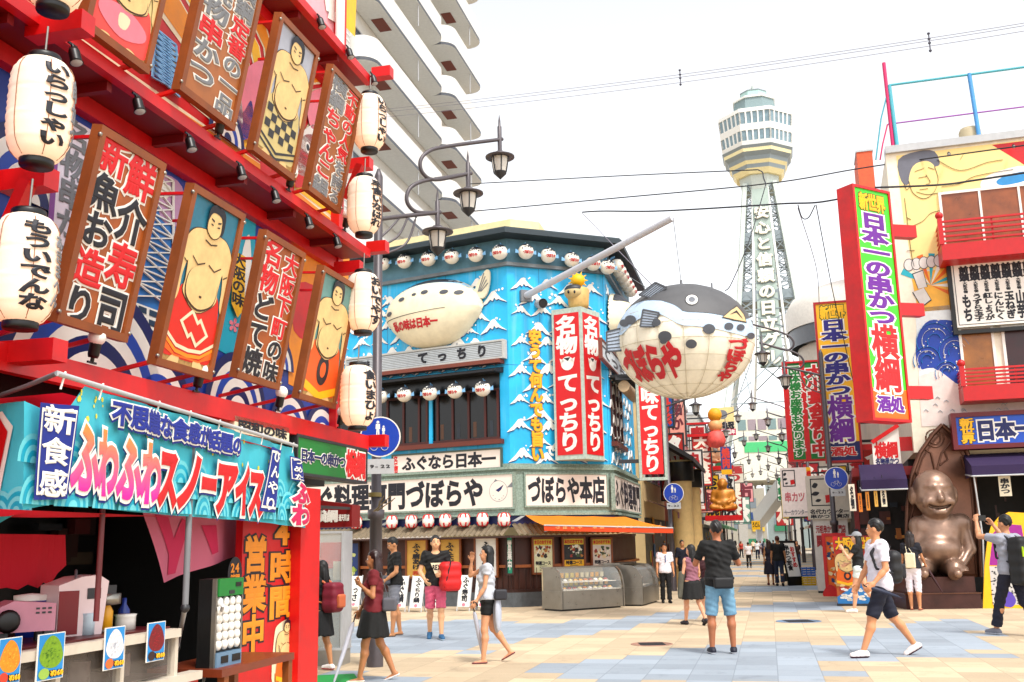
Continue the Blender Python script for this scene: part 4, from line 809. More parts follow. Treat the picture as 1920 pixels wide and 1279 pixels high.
def facia(fr, pix, txt, label, w, panel=OFFW, ink=INK, extra=None, pad=(.06, .05), wt=.045, trim=STONE, deep=.08):
    u0, v0, u1, v1 = fr.quad_px(pix, w); t = T('shop_sign', label, 'sign', fr.p((u0 + u1) / 2, v0, w)); mb = MB(); mb.box(fr, u0, u1, v0, v1, w - deep, w, panel)
    if txt: mb.text(fr, txt, u0 + pad[0], v0 + pad[1], u1 - pad[0] if not extra else u1 - extra[1], v1 - pad[1], ink, wt, None, .1, False, w + .003, 1.0)
    if extra: extra[0](mb, fr, u0, v0, u1, v1, w)
    mb.part('panel', t); mb = MB(); mb.frame(fr, u0 - .04, v0 - .04, u1 + .04, v1 + .04, .045, w - deep, w + .025, trim); mb.part('frame', t); return t
def fishmark(mb, fr, u0, v0, u1, v1, w):
    cu, cv, r = u1 - .42, (v0 + v1) / 2, (v1 - v0) * .32
    ring = lambda a, b, R, m, q: mb.poly(fr, [(a + R * math.cos(t), b + R * math.sin(t)) for t in np.linspace(0, 6.28, 25)[:-1]], m, w + q)
    ring(cu, cv, r, GREY, .002); ring(cu, cv, r - .012, OFFW, .003); mb.poly(fr, [(cu - r * .3, cv + r * .1), (cu + r * .1, cv + r * .3), (cu + r * .6, cv + r * .6), (cu + r * .3, cv + r * .1), (cu, cv - r * .1)], NAVY, w + .004); mb.poly(fr, [(cu + r * .9, cv + r * .3), (cu + r * 1.5, cv + r * .8), (cu + r * 1.55, cv + r * .3)], GREY, w + .002)
    mb.poly(fr, [(cu - r * .6, cv + r * .75), (cu - r * .3, cv + r * 1.15), (cu, cv + r * .95)], GREY, w + .0015)
    for k in range(7): a = rnd.uniform(0, 6.28); ring(cu + r * .6 * math.cos(a), cv + r * .6 * math.sin(a) - r * .2, .012, GREY, .004)
facia(F1, [(560, 908), (962, 891), (962, 948), (560, 969)], 'ふぐ料理専門づぼらや', 'long white sign with big navy lettering and a small fish drawing, above the paper lanterns', .09, extra=(fishmark, .85))
facia(F2, [(986, 888), (1138, 891), (1138, 947), (985, 949)], 'づぼらや本店', 'white sign with six navy characters on the corner above the orange awning', .09)
facia(F3, [(1152, 898), (1200, 905), (1200, 965), (1152, 951)], 'ふぐ料理専門', 'white sign on the street side of the blue restaurant, seen at a steep angle', .09)
def hot(mb, fr, u0, v0, u1, v1, w): mb.text(fr, '名物', u0 - .0, v0 + .0, u0 + .16, v1 - .0, TXRED, .04, w=w + .003); mb.text(fr, 'ふぐなら日本一', u0 + .3, v0 + .05, u1 - .15, v1 - .04, INK, .045, vert=False, w=w + .003)
facia(F1, [(737, 856), (940, 841), (938, 876), (737, 888)], '', 'white strip sign under the brown window sill beginning with two small red characters', .05, extra=(hot, .1), trim=mt('5a6a60', .6))
def ribs(mb, fr, u0, v0, u1, v1, w):
    for i in range(9): v = v0 + (v1 - v0) * (i + .5) / 9; mb.box(fr, u0, u1, v - .006, v + .006, w, w + .006, GREY)
    mb.text(fr, '旨味', u0 + .42, v0 + .08, u0 + .8, v1 - .1, INK, .05, vert=False, w=w + .012); mb.text(fr, 'てっちり', u0 + (u1 - u0) * .45, v0 + .05, u1 - .3, v1 - .05, INK, .06, vert=False, w=w + .012, ar=1)
facia(F1, [(650, 670), (942, 644), (942, 673), (650, 698)], '', 'slatted grey white sign over the upper windows with four black characters', .2, panel=mt('cfd6da', .5), extra=(ribs, 0), trim=mt('c8c8c4', .5), deep=.18)
mb = MB(); q = F1.box_px(650, 696, 942, 674); u = F1.px(942, 680)[0]; mb.box(F1, wu0, u + .06, F1.px(900, 683)[1] - .06, F1.px(900, 680)[1], .01, .3, mt('8a4a36', .5)); mb.part('sign_shelf', bh)
facia(F3, [(1128, 648), (1186, 697), (1186, 735), (1128, 664)], 'てっちり', 'slatted white sign high on the street side below the balloon fish', .1, panel=mt('cfd6da', .5), trim=mt('8a4a36', .5))
# street side window and hood
mb = MB(); a, b = F3.px(1133, 780)[0], F3.px(1175, 800)[0]; mb.box(F3, .25, 2.3, wv0, wv1 - .1, .0, .012, mt('0e0a0c', .25, noise=0)); mb.part('window_glass', bh)
mb = MB()
for u in (.25, .9, 1.55, 2.25): mb.box(F3, u, u + .06, wv0, wv1 - .1, .012, .05, mt('5a2016', .5))
mb.part('window_frame', bh)
mb = MB(); mb.box(F3, .2, 2.4, wv0 - .12, wv0, 0, .16, mt('7a3a26', .5)); mb.part('window_sill', bh)
mb = MB(); mb.box(F3, .15, 2.6, wv1 - .05, wv1 + .02, 0, .6, mt('22242a', .6)); mb.part('window_hood', bh)
mb = MB(); mb.tube([F3.p(.3, wv1 - .28, .38), F3.p(1.4, wv1 - .3, .4), F3.p(2.5, wv1 - .28, .38)], .16, mt('c8b090', .7, noise=.2), 12); mb.part('rolled_blind', bh)
# ---------------------------------------------------------------- fish lanterns
FISHW = mt('f2ece0', .5, noise=.04); FGREY = mt('3f434c', .5, noise=.15); FRED = mt('c81c30', .5, noise=0)
ft = T('fish_lantern', 'x', 'lantern', (0, 0, 0), 'small puffer fish lanterns')
mb = MB(); mb.ell((0, 0, 0), (.21, .2, .2), FISHW, 20, 14)
def fsm(a, b, w):
    th, ph = a / .2, b / .2; r = .205 + w; return np.array([math.sin(th) * math.cos(ph) * r, -math.cos(th) * math.cos(ph) * r, math.sin(ph) * r])
cap = []
for t in np.linspace(0, 6.28, 25)[:-1]: cap.append((t, .62 + .13 * math.sin(t * 2 + .5)))
V = [np.array([0, 0, .208])]; n = len(cap)
for k in range(1, 4):
    for t, p in cap: ph = math.pi / 2 - (math.pi / 2 - p) * k / 3; V.append(np.array([math.cos(t) * math.cos(ph), math.sin(t) * math.cos(ph), math.sin(ph)]) * .207)
F = [(0, 1 + i, 1 + (i + 1) % n) for i in range(n)] + [(1 + k * n + i, 1 + (k + 1) * n + i, 1 + (k + 1) * n + (i + 1) % n, 1 + k * n + (i + 1) % n) for k in range(2) for i in range(n)]
mb.add(V, F, FGREY, True)
for a, b, r in ((-.1, .09, .022), (-.05, .075, .018), (.0, .085, .024), (.06, .075, .018), (.12, .09, .022), (-.17, .05, .02), (.18, .05, .02)): mb.poly(WORLD, [(a + r * math.cos(t), b + r * math.sin(t)) for t in np.linspace(0, 6.28, 10)[:-1]], INK, .001, fmap=fsm)
mb.poly(WORLD, [(-.06, .16), (-.02, .13), (.03, .17), (-.01, .19)], WHITE, .004, fmap=fsm); mb.text(WORLD, 'づぼらや', -.15, -.1, .15, -.01, FRED, .06, vert=False, w=.001, fmap=fsm, step=.05); mb.part('body', ft)
mb = MB()
for sx in (-1, 1): mb.poly(Fr((0, 0, 0), (1, 0, 0)), [(sx * .19, .0), (sx * .29, .06), (sx * .3, -.05), (sx * .2, -.05)], LBLUE, .0, .012)
mb.poly(Fr((0, .12, .17), (0, -1, 0)), [(-.06, 0), (.06, .0), (.1, .1), (-.02, .07)], LBLUE, .006, .012); mb.part('fins', ft)
ORD = ['first', 'second', 'third', 'fourth', 'fifth', 'sixth', 'seventh', 'eighth', 'ninth', 'tenth']
used = [False]
def fish(p, facing, label):
    o = ft if not used[0] else dup(ft); used[0] = True; o.location = [float(c) for c in p]; o.rotation_euler = (0, 0, rad(180 - facing)); o['label'] = label; return o
for i, x in enumerate((717, 758, 803, 847, 892, 937)): fish(F1.pw(x, 490 - (x - 758) * .095, .3), 208, '%s small fish lantern from the left under the eave over the half balloon fish' % ORD[i])
for i, (x, y) in enumerate(((986, 472), (1028, 479), (1072, 487), (1112, 494), (1139, 501))): fish(F2.pw(x, y, .3), 158, '%s small fish lantern from the left under the corner eave, above the spar' % ORD[i])
for i, u in enumerate((.35, .95, 1.55, 2.15, 2.75, 3.35)): fish(F3.p(u, zs['eb'] + .33, .3), S + 90, '%s fish lantern along the street side eave behind the spar, counted from the corner' % ORD[i])
for i, (x, y) in enumerate(((713, 743), (758, 740), (806, 737), (853, 733), (905, 729))): fish(F1.pw(x, y, .38), 205, '%s small fish lantern from the left in front of the dark upper windows' % ORD[i])
# ---------------------------------------------------------------- half balloon fish on the wall
cu, cv = F1.px(815, 588); RX = F1.px(908, 588)[0] - cu; RZ = F1.px(815, 523)[1] - cv; BELLY = mt('efe6cc', .55, noise=.12, scale=4); SPT = mt('5c5f66', .55, noise=.2, scale=8)
hb = T('balloon_fish', 'cream half balloon puffer fish fixed flat on the blue wall, with red writing', 'fish sign', F1.p(cu, cv - RZ, 0))
def hbm(a, b, w):
    """a, b in -1..1 across the oval"""
    r2 = min(1, a * a + b * b); bul = math.sqrt(1 - r2 * .999); k = 1 - .22 * max(0, -b) * abs(a)
    return F1.p(cu + a * RX * k, cv + b * RZ * (1.0 if b < 0 else .95), .02 + bul * .62 + w)
def disc(mb, fm, pts, m, w, step=.12, sm=0): mb.poly(WORLD, pts, m, w, 0, sm, fmap=fm, step=step)
mb = MB(); disc(mb, hbm, [(math.cos(t), math.sin(t)) for t in np.linspace(0, 6.283, 49)[:-1]], BELLY, 0, .08)
mb.sm = [True] * len(mb.sm)
arc = lambda k, off, n=25: [(x, min(.999 * math.sqrt(max(0, 1 - x * x)), 1)) for x in np.linspace(-k, k, n)]
low = [(x, .48 + .34 * (1 - (x / .93) ** 2) - .0) for x in np.linspace(.93, -.93, 19)]; low2 = [(x, .80 + .13 * (1 - (x / .7) ** 2) - .12) for x in np.linspace(.70, -.70, 19)]
disc(mb, hbm, [(p[0] * .985, p[1] * .985) for p in arc(.88, 0)] + [(x, y) for x, y in low if abs(x) < .88], mt('b8d8ee', .5), .006); disc(mb, hbm, [(p[0] * .99, p[1] * .985) for p in arc(.66, 0)] + [(x, y + .02) for x, y in low2 if abs(x) < .66 and y + .02 < math.sqrt(1 - x * x)], FGREY, .011)
for a, b, r in ((-.48, .42, .075), (-.2, .5, .05), (.02, .52, .075), (.4, .45, .08), (.66, .4, .08), (-.78, .05, .08), (-.9, .0, .03)): disc(mb, hbm, [(a + r * math.cos(t), b + r * .9 * math.sin(t)) for t in np.linspace(0, 6.28, 14)[:-1]], SPT, .012)
disc(mb, hbm, [(-.95, -.13), (.45, -.02), (.45, -.035), (-.95, -.15)], INK, .013)
mb.text(WORLD, '私の味は日本一', -.72, -.5, .3, -.22, FRED, .05, vert=False, w=.012, fmap=hbm, step=.12); mb.part('body', hb)
mb = MB(); mb.poly(F1, [(cu + RX * .86, cv + RZ * .45), (cu + RX * 1.06, cv + RZ * .95), (cu + RX * 1.16, cv + RZ * .9), (cu + RX * 1.12, cv + RZ * .4), (cu + RX * 1.0, cv + RZ * .2)], BELLY, .12, .06, 3)
for k in range(4): mb.beam(F1.p(cu + RX * (.93 + .02 * k), cv + RZ * .4, .125), F1.p(cu + RX * (1.05 + .025 * k), cv + RZ * (.9 - .1 * k), .125), .02, GREY)
mb.part('tail_fin', hb)
# second half balloon on the street side
cu3, cz3 = 1.15, F3.px(1150, 612)[1]
h2 = T('balloon_fish', 'half balloon puffer fish behind the red corner sign with a striped blue fin', 'fish sign', F3.p(cu3, cz3 - .8, 0))
def hbm3(a, b, w): r2 = min(1, a * a + b * b); return F3.p(cu3 + a * 1.05, cz3 + b * .85, .02 + math.sqrt(1 - r2 * .999) * .7 + w)
mb = MB(); disc(mb, hbm3, [(math.cos(t), math.sin(t)) for t in np.linspace(0, 6.283, 41)[:-1]], BELLY, 0, .1); mb.sm = [True] * len(mb.sm)
disc(mb, hbm3, [(p[0] * .98, p[1] * .98) for p in arc(.8, 0)] + [(x, .62 - .1 * x * x) for x in np.linspace(.75, -.75, 9)], FGREY, .008); disc(mb, hbm3, [(.08 * math.cos(t) - .3, .3 + .1 * math.sin(t)) for t in np.linspace(0, 6.28, 14)[:-1]], SPT, .012); mb.part('body', h2)
mb = MB(); f = Fr(F3.p(cu3 - .25, cz3 - .2, .72), az(105)); mb.poly(f, [(-.28, -.35), (.2, -.3), (.22, .3), (-.28, .25)], LBLUE, 0, .04)
for k in range(6): mb.box(f, -.26, .2, -.28 + k * .1, -.26 + k * .1, .0, .01, FGREY)
mb.part('fin', h2)
# ---------------------------------------------------------------- red corner sign, two faces
zt_, zb2 = F2.px(1080, 580, .5)[1], F2.px(1080, 862, .5)[1]
pL, pA, pR = F2.pw(1037, 700, .2), F2.pw(1093, 700, .85), F2.pw(1128, 700, .3)
rs = T('corner_sign', 'tall red corner sign with two faces of white brush lettering in pale green frames', 'sign', (pA[0], pA[1], zb2))
mb = MB(); pts = [pL, pA, pR, F2.pw(1128, 700, .05), F2.pw(1037, 700, .05)]; V = [np.array([p[0], p[1], zb2]) for p in pts] + [np.array([p[0], p[1], zt_]) for p in pts]
mb.add(V, [(0, 1, 2, 3, 4)[::-1], (5, 6, 7, 8, 9)] + [(i, (i + 1) % 5, 5 + (i + 1) % 5, 5 + i) for i in range(5)], mt('c4d0c6', .6, noise=.25, scale=12)); mb.part('box', rs)
for a, b in ((pL, pA), (pA, pR)):
    f = Fr((a[0], a[1], 0), b - a) if 0 else Fr((a[0], a[1], 0), (b - a) * np.array([1, 1, 0])); ln = np.linalg.norm((b - a)[:2]); mb = MB(); H_ = zt_ - zb2; e = .07
    mb.box(f, e, ln - e, zb2 + .12, zt_ - .14, -.01, .012, TXRED); g0_, g1_ = zb2 + .2, zt_ - .2; hh = (g1_ - g0_) / 7
    mb.text(f, '名物', e + .06, g1_ - 2 * hh, ln - e - .06, g1_, WHITE, .045, w=.016); mb.text(f, 'てっちり', e + .06, g0_, ln - e - .06, g0_ + 4 * hh, WHITE, .045, w=.016)
    c = ln / 2, g0_ + 4.5 * hh; r = min(ln * .26, hh * .36); mb.poly(f, [(c[0] + r * math.cos(t), c[1] + r * math.sin(t)) for t in np.linspace(0, 6.28, 18)[:-1]], WHITE, .016); mb.poly(f, [(c[0] - r * 1.2, c[1] + r * .8), (c[0] - r * .4, c[1] + r * .4), (c[0] - r, c[1])], WHITE, .016); mb.poly(f, [(c[0] + r * 1.2, c[1] + r * .8), (c[0] + r * .4, c[1] + r * .4), (c[0] + r, c[1])], WHITE, .016); mb.poly(f, [(c[0] - r * .6, c[1] + r * .8), (c[0] + r * .5, c[1] + r * .85), (c[0] + r * .1, c[1] + r * .3)], DGREY, .018)
    mb.part('face', rs)
mb = MB(); p = F2.pw(1085, 575, .5); p[2] = zt_; mb.lathe(p, [(.0, 0), (.24, 0), (.27, .1), (.3, .5), (.26, .56), (0, .56)], mt('d8b878', .5, noise=.2), 18); mb.ell(p + np.array([-.12, -.12, .42]), (.26, .24, .2), mt('cdb888', .5), 16, 10); mb.ell(p + np.array([-.12, -.12, .5]), (.25, .23, .15), FGREY, 16, 10)
for sx in (-.08, .08): mb.ell(p + np.array([-.2 + sx, -.34, .4]), (.03, .03, .05), INK, 8, 6)
mb.part('fish_ornament', rs)
mb = MB(); c = p + np.array([0, -.02, .78]); mb.ell(c, (.19, .19, .18), YEL, 16, 10)
for k in range(11): a = k * .571; d = np.array([math.cos(a), 0, math.sin(a)]); mb.tube([c + d * .17, c + d * .27], [.03, .004], YEL, 6)
mb.part('sun_ornament', rs)
mb = MB(); c = F2.pw(1010, 570, .0); mb.tube([c, c + F2.N * .3 + [0, 0, -.05]], .13, LGREY, 14, False); mb.tube([c, c + F2.N * .28 + [0, 0, -.045]], .11, BLACK, 12); mb.thing('duct_pipe', 'round grey duct mouth on the blue wall below the spar foot', 'duct')
# red hanging sign toward the street
q = at_r(1222, 800, 27.0); f = Fr((q[0], q[1], 0), az(92)); u0, v0, u1, v1 = f.quad_px([(1196, 690), (1236, 690), (1244, 888), (1203, 890)]); t = T('hanging_sign', 'narrow red upright sign with white brush letters below the balloon fish', 'sign', f.p(0, v0))
mb = MB(); mb.box(f, u0, u1, v0, v1, -.12, 0, TXRED); mb.text(f, '旨味てっちり', u0 + .06, v0 + .05, u1 - .06, v1 - .05, WHITE, .045, w=.004); mb.part('panel', t); mb = MB(); mb.frame(f, u0 - .07, v0 - .16, u1 + .1, v1 + .08, .075, -.14, .02, mt('b8c6bc', .6, noise=.3, scale=14)); mb.box(f, u0 - .6, u0 - .07, v1 - .3, v1 - .2, -.08, -.02, DGREY); mb.box(f, u0 - .6, u0 - .07, v0 + .3, v0 + .4, -.08, -.02, DGREY); mb.part('frame', t)
# ---------------------------------------------------------------- orange awning, posters, cases, easel boards
t = T('awning', 'orange cloth awning with a red lettered valance over the corner shop front', 'awning', F2.p(.9, 2.2, .6)); AW = 1.25
b0, b1 = F2.pw(985, 966, .13), F2.pw(1172, 969, .13); f0, f1_ = F2.pw(1020, 985, AW), F2.pw(1262, 990, AW); dz = np.array([0, 0, -.13])
mb = MB(); OC = cloth('f08a18', .3); sheet_ = []
for i in range(13):
    for j in range(7): s_, q_ = i / 12, j / 6; sheet_.append((b0 * (1 - s_) + b1 * s_) * (1 - q_) + (f0 * (1 - s_) + f1_ * s_) * q_ - np.array([0, 0, .03 * math.sin(math.pi * q_) + .012 * abs(math.sin(s_ * 9.4))]))
mb.add(sheet_, [(i * 7 + j, (i + 1) * 7 + j, (i + 1) * 7 + j + 1, i * 7 + j + 1) for i in range(12) for j in range(6)], OC, True); mb.part('canopy', t)
mb = MB(); vf = Fr((f0[0], f0[1], 0), (f1_ - f0) * np.array([1, 1, 0])); ln = np.linalg.norm((f1_ - f0)[:2]); V = [f0, f1_, f1_ + dz, f0 + dz]; mb.quad(V[3], V[2], V[1], V[0], cloth('d84818', .2)); z0_ = f0[2] - .1
mb.text(vf, 'づぼらや 本店　づぼらや　ふぐ', .25, z0_ - .0, ln - .3, z0_ + .075, mt('f8b070', .6), .04, vert=False, w=.008, ar=1.6); mb.part('valance', t)
mb = MB(); mb.tube([f0, f1_], .018, LGREY, 6)
for s_ in (.12, .55, .9): mb.tube([f0 + (f1_ - f0) * s_, b0 + (b1 - b0) * min(1, s_ + .02) - np.array([0, 0, .45])], .014, LGREY, 6)
mb.part('awning_arm', t)
def poster(fr, pix, label, bg, w, paint, frm=WOODD):
    u0, v0, u1, v1 = fr.quad_px(pix, w); t = T('poster', label, 'poster', fr.p((u0 + u1) / 2, v0, w)); mb = MB(); mb.box(fr, u0, u1, v0, v1, w - .03, w, bg); paint(mb, fr, u0, v0, u1 - u0, v1 - v0, w + .002); mb.part('sheet', t); mb = MB(); mb.frame(fr, u0 - .045, v0 - .045, u1 + .045, v1 + .045, .05, w - .04, w + .02, frm); mb.part('frame', t)
def blobs(cols, n, seed, yr=(.1, .9), sz=.12):
    def f(mb, fr, u, v, W, H, w):
        r = random.Random(seed)
        for i in range(n):
            a, b, q = r.uniform(.12, .88), r.uniform(*yr), r.uniform(.4, 1) * sz; mb.poly(fr, [(u + (a + q * (1 + .3 * math.sin(3 * t + i)) * math.cos(t)) * W, v + (b + q * W / H * (1 + .3 * math.cos(2 * t + i)) * math.sin(t)) * H) for t in np.linspace(0, 6.28, 9)[:-1]], mt(r.choice(cols), .5, noise=0), w + i * .0004)
    return f
def wr(txt, c, a0=.3, a1=.7, b0=.1, b1=.92): return lambda mb, fr, u, v, W, H, w: mb.text(fr, txt, u + a0 * W, v + b0 * H, u + a1 * W, v + b1 * H, c, .04, w=w + .012)
def both(*fs):
    def f(*a):
        for g in fs: g(*a)
    return f
poster(F1, [(634, 1020), (672, 1018), (672, 1080), (634, 1082)], 'blue picture poster left of the lamp post beside the glass case', mt('1c4a8c', .4), .02, blobs(['b8c860', 'd8e0a0', '5aa0c8', 'e8e8d8', '88a848'], 40, 3, (.05, .65)))
poster(F1, [(763, 1014), (799, 1013), (799, 1081), (763, 1082)], 'yellow menu poster in a wooden frame between the two young men', mt('e0b458', .5), .02, both(wr('ふぐ唐あげ', INK, b0=.2), wr('980', TXRED, .2, .8, .05, .16)), WOODB)
poster(F1, [(826, 1012), (862, 1011), (862, 1080), (826, 1081)], 'yellow menu poster half hidden by the man holding a red backpack', mt('e0b458', .5), .02, wr('ふぐ天ぷら', INK, b0=.14), WOODB)
poster(F1, [(892, 1010), (931, 1009), (931, 1079), (892, 1080)], 'white menu poster in a wooden frame behind the woman in light grey', WHITE, .02, wr('ふぐ汁', INK, b0=.3), WOODB)
poster(F1, [(951, 1008), (961, 1007), (961, 1075), (951, 1076)], 'narrow green strip sign on the timber corner wall', mt('18a080', .5), .02, wr('営業中', WHITE, .1, .9))
for pix, bg, sd, lb in (([(1001, 1011), (1036, 1011), (1036, 1073), (1000, 1074)], 'e8e8c0', 5, 'pale yellow food poster, left of the three under the orange awning'), ([(1057, 1010), (1095, 1010), (1095, 1072), (1057, 1072)], '181410', 6, 'black and yellow food poster in the middle under the orange awning'), ([(1111, 1011), (1146, 1011), (1146, 1070), (1111, 1070)], 'e8e0d4', 7, 'white food poster, right of the three under the orange awning')):
    def pf(mb, fr, u, v, W, H, w, sd=sd):
        mb.box(fr, u, u + W, v + H * .82, v + H, w, w + .001, mt('e8d040', .5)); mb.text(fr, '本日のおすすめ', u + .05 * W, v + .85 * H, u + .95 * W, v + .97 * H, TXRED, .05, vert=False, w=w + .004); blobs(['c89040', 'e8d8b0', 'a84020', 'f0f0e0', '506838', '302820'], 34, sd, (.45, .78), .1)(mb, fr, u, v, W, H, w)
        if sd == 6: mb.box(fr, u, u + W, v, v + H * .36, w, w + .001, YEL)
        mb.text(fr, '特選コース', u + .1 * W, v + .22 * H, u + .9 * W, v + .34 * H, INK, .05, vert=False, w=w + .004)
        for k in range(4): mb.box(fr, u + .3 * W, u + .7 * W, v + (.05 + .045 * k) * H, v + (.065 + .045 * k) * H, w + .001, w + .003, INK)
    poster(F2, pix, lb, mt(bg, .5), .04, pf, WOODB)
def case(fa, fb, label, depth=.75, hgt=.98, loc=None):
    """curved glass showcase; fa, fb: front floor corners"""
    f = Fr((fa[0], fa[1], 0), (fb - fa) * np.array([1, 1, 0])); L_ = np.linalg.norm((fb - fa)[:2]); t = T('showcase', label, 'showcase', f.p(L_ / 2, 0, -.3), 'curved glass food showcases')
    mb = MB(); mb.box(f, .02, L_ - .02, .04, .44, -depth, 0, STEEL); mb.box(f, .05, L_ - .05, 0, .04, -depth + .05, -.06, BLACK); mb.box(f, .03, L_ - .03, .44, hgt - .04, -depth, -depth + .03, mt('d8c8a8', .4)); mb.box(f, .02, L_ - .02, hgt - .04, hgt, -depth, -depth + .4, STEEL); mb.part('body', t)
    for u in (0, L_ - .04): mb = MB(); g = Fr(f.p(u + .04, 0, 0), f.N, (0, 0, 1)); mb.poly(g, [(-depth, .04), (.0, .04), (.0, .5), (-.04, .72), (-.12, .87), (-.26, .96), (-depth, hgt + .005)], STEEL, 0, .04); mb.part('side_panel', t)
    mb = MB()
    for lv, d0 in ((.62, .55), (.445, .72)): mb.box(f, .05, L_ - .05, lv, lv + .012, -depth + .03, -depth + d0, mt('e8e0d0', .4))
    mb.part('shelf', t); mb = MB(); cols = ['e8b040', 'd88830', 'f0e0b0', 'b04828', 'f4f0e8', 'c8c090']
    for lv, d in ((.632, -depth + .3), (.457, -depth + .45)):
        n = int(L_ / .17)
        for i in range(n):
            p = f.p(.1 + (L_ - .2) * (i + .5) / n, lv, d); mb.lathe(p, [(0, 0), (.07, .005), (.085, .02), (0, .022)], WHITE, 10); mb.ell(p + np.array([0, 0, .03]), (.055, .055, .035), mt(rnd.choice(cols), .5, noise=.3, scale=30), 8, 6); mb.box(f, .1 + (L_ - .2) * (i + .5) / n - .05, .1 + (L_ - .2) * (i + .5) / n + .05, lv + .09, lv + .2, d - .12, d - .115, mt(rnd.choice(['f0b838', 'f4e8c0', 'f0d870']), .5))
    mb.part('dishes', t); mb = MB(); G = [(0, .45), (-.005, .55), (-.05, .72), (-.13, .86), (-.26, .945)]
    V = [f.p(u, z, d - .005) for d, z in G for u in (.04, L_ - .04)]; mb.add(V, [(2 * i, 2 * i + 1, 2 * i + 3, 2 * i + 2) for i in range(4)], glass('dfe8ea', .16), True); mb.part('curved_glass', t)
case(ground(1052, 1147), ground(1170, 1139), 'steel food showcase with a curved glass front below the orange awning')
case(ground(1206, 1137), ground(1236, 1128), 'steel food showcase turned end on, beside the man in a white shirt', .95, 1.02)
for i, (x, y, tx, lb) in enumerate(((661, 1145, 'てっさ', 'white easel board between the maroon backpack and the woman in burgundy'), (748, 1147, 'ふぐ鍋', 'white easel board half behind the man in a plain black tee'), (778, 1148, 'ふぐちり鍋', 'white easel board left of the man in pink shorts'), (812, 1148, '焼ふぐ', 'white easel board behind the man in pink shorts'), (868, 1146, 'ふぐ寿司', 'white easel board between the man in pink shorts and the woman in grey'), (900, 1146, '白子焼', 'white easel board behind the woman holding an umbrella'))):
    p = ground(x, y); f = Fr((p[0], p[1], 0), F1.U); t = T('easel_board', lb, 'easel board', p, 'white easel boards along the timber wall'); g = f.tilt(0, 0, 0, -12); mb = MB(); mb.box(g, -.17, .17, .1, .84, -.012, 0, WHITE); mb.text(g, tx, -.08, .22, .09, .8, INK, .045, w=.002); mb.poly(g, [(.05 * math.cos(a), .15 + .04 * math.sin(a)) for a in np.linspace(0, 6.28, 10)], PINK, .002); mb.part('board', t)
    for s_ in (-1, 1): mb = MB(); mb.beam(g.p(s_ * .17, 0, .0), g.p(s_ * .17, .86, .0), .02, LGREY); mb.part('leg', t)
    mb = MB(); mb.beam(g.p(0, .8, -.02), f.p(0, 0, -.42), .02, LGREY); mb.part('leg', t)
# red and white lanterns under the sign
pt = T('round_lantern', 'x', 'lantern', (0, 0, 0), 'red and white lanterns over the tiled canopy'); mb = MB(); PW = mt('f4ece4', .6, noise=.05)
prof = [(.01, -.17)] + [(.135 * math.cos(math.asin(max(-1, min(1, z / .18)))) + .02, z) for z in np.linspace(-.15, .15, 13)] + [(.01, .17)]; mb.lathe((0, 0, 0), prof, PW, 18)
for s_ in (-1, 1): mb.lathe((0, 0, 0), [(.157 * 1, s_ * .02) if 0 else (.135 * math.cos(math.asin(.15 / .18)) + .024, s_ * .15), (.06, s_ * .165), (0, s_ * .18)], TXRED, 18)
for k in range(6): a0_ = k * 1.047; P = [np.array([math.cos(a0_) * (.135 * math.cos(math.asin(z / .18)) + .022), math.sin(a0_) * (.135 * math.cos(math.asin(z / .18)) + .022), z]) for z in np.linspace(.06, .15, 5)]; mb.tube(P, .022, TXRED, 5); mb.tube([p * [1, 1, -1] for p in P], .022, TXRED, 5)
mb.part('shade', pt); used[0] = False
for i, (x, y) in enumerate(((668, 980), (735, 979), (771, 978), (803, 977), (835, 976), (870, 975), (905, 974), (945, 974))):
    o = pt if i == 0 else dup(pt); o.location = F1.pw(x, y, .22).tolist(); o.rotation_euler = (0, 0, i * .6); o['label'] = '%s red and white lantern from the left below the long white sign' % ORD[i]
# ---------------------------------------------------------------- spar and balloon fish
tip = at_r(1262, 408, 20.6); ft0 = F2.pw(984, 556, .0); mb = MB(); mb.tube([ft0, tip], [.09, .075], mt('d0d2da', .4, noise=.08), 14); sp = T('spar', 'long white spar rising from the blue wall to carry the balloon fish', 'spar', ft0); mb.part('pole', sp)
mb = MB(); mb.beam(ft0 - F2.N * .0 + [0, 0, .0], ft0 + F2.N * .12, .3, GREY); mb.part('wall_bracket', sp); mb = MB(); q0 = F2.pw(1100, 500, .1); mid = ft0 + (tip - ft0) * .55
BC = at_r(1283, 641, 20.6); BR = np.array([130 * 20.6 / FPX * 1.0, 1.4, 107 * 20.6 / FPX * 1.0])
mb.tube([tip, BC + [0, 0, BR[2] + .12]], .008, GREY, 4); mb.tube([mid, BC + [-.5, .1, BR[2] * .9]], .006, GREY, 4); mb.part('wire', sp)
bf_ = T('balloon_fish', 'huge round puffer fish balloon hanging over the street with big red lettering', 'balloon fish', BC)
bface = nrm(np.array([-BC[0], -BC[1], 0])); bR = np.cross((0, 0, 1), -bface) * -1
bR = np.cross(-bface, (0, 0, 1)); BB = bface
def bm_(a, b, w):
    """a: turn to the right, b: height angle, as seen from the crossing"""
    k = 1 + w / 1.3; cb = math.cos(b); return BC + (bR * math.sin(a) * BR[0] * cb + BB * math.cos(a) * BR[1] * cb + np.array([0, 0, 1]) * BR[2] * math.sin(b)) * k
def ang(x, y):
    d = ray(x, y); # nearest hit on the ellipsoid
    M = np.array([bR / BR[0], BB / BR[1], np.array([0, 0, 1]) / BR[2]]); o_ = M @ (EYE - BC); e = M @ d; a, b, c = e @ e, 2 * o_ @ e, o_ @ o_ - 1; D_ = max(0, b * b - 4 * a * c); t_ = (-b - math.sqrt(D_)) / 2 / a; h = o_ + e * t_; h /= np.linalg.norm(h)
    return math.atan2(h[0], h[1]), math.asin(h[2])
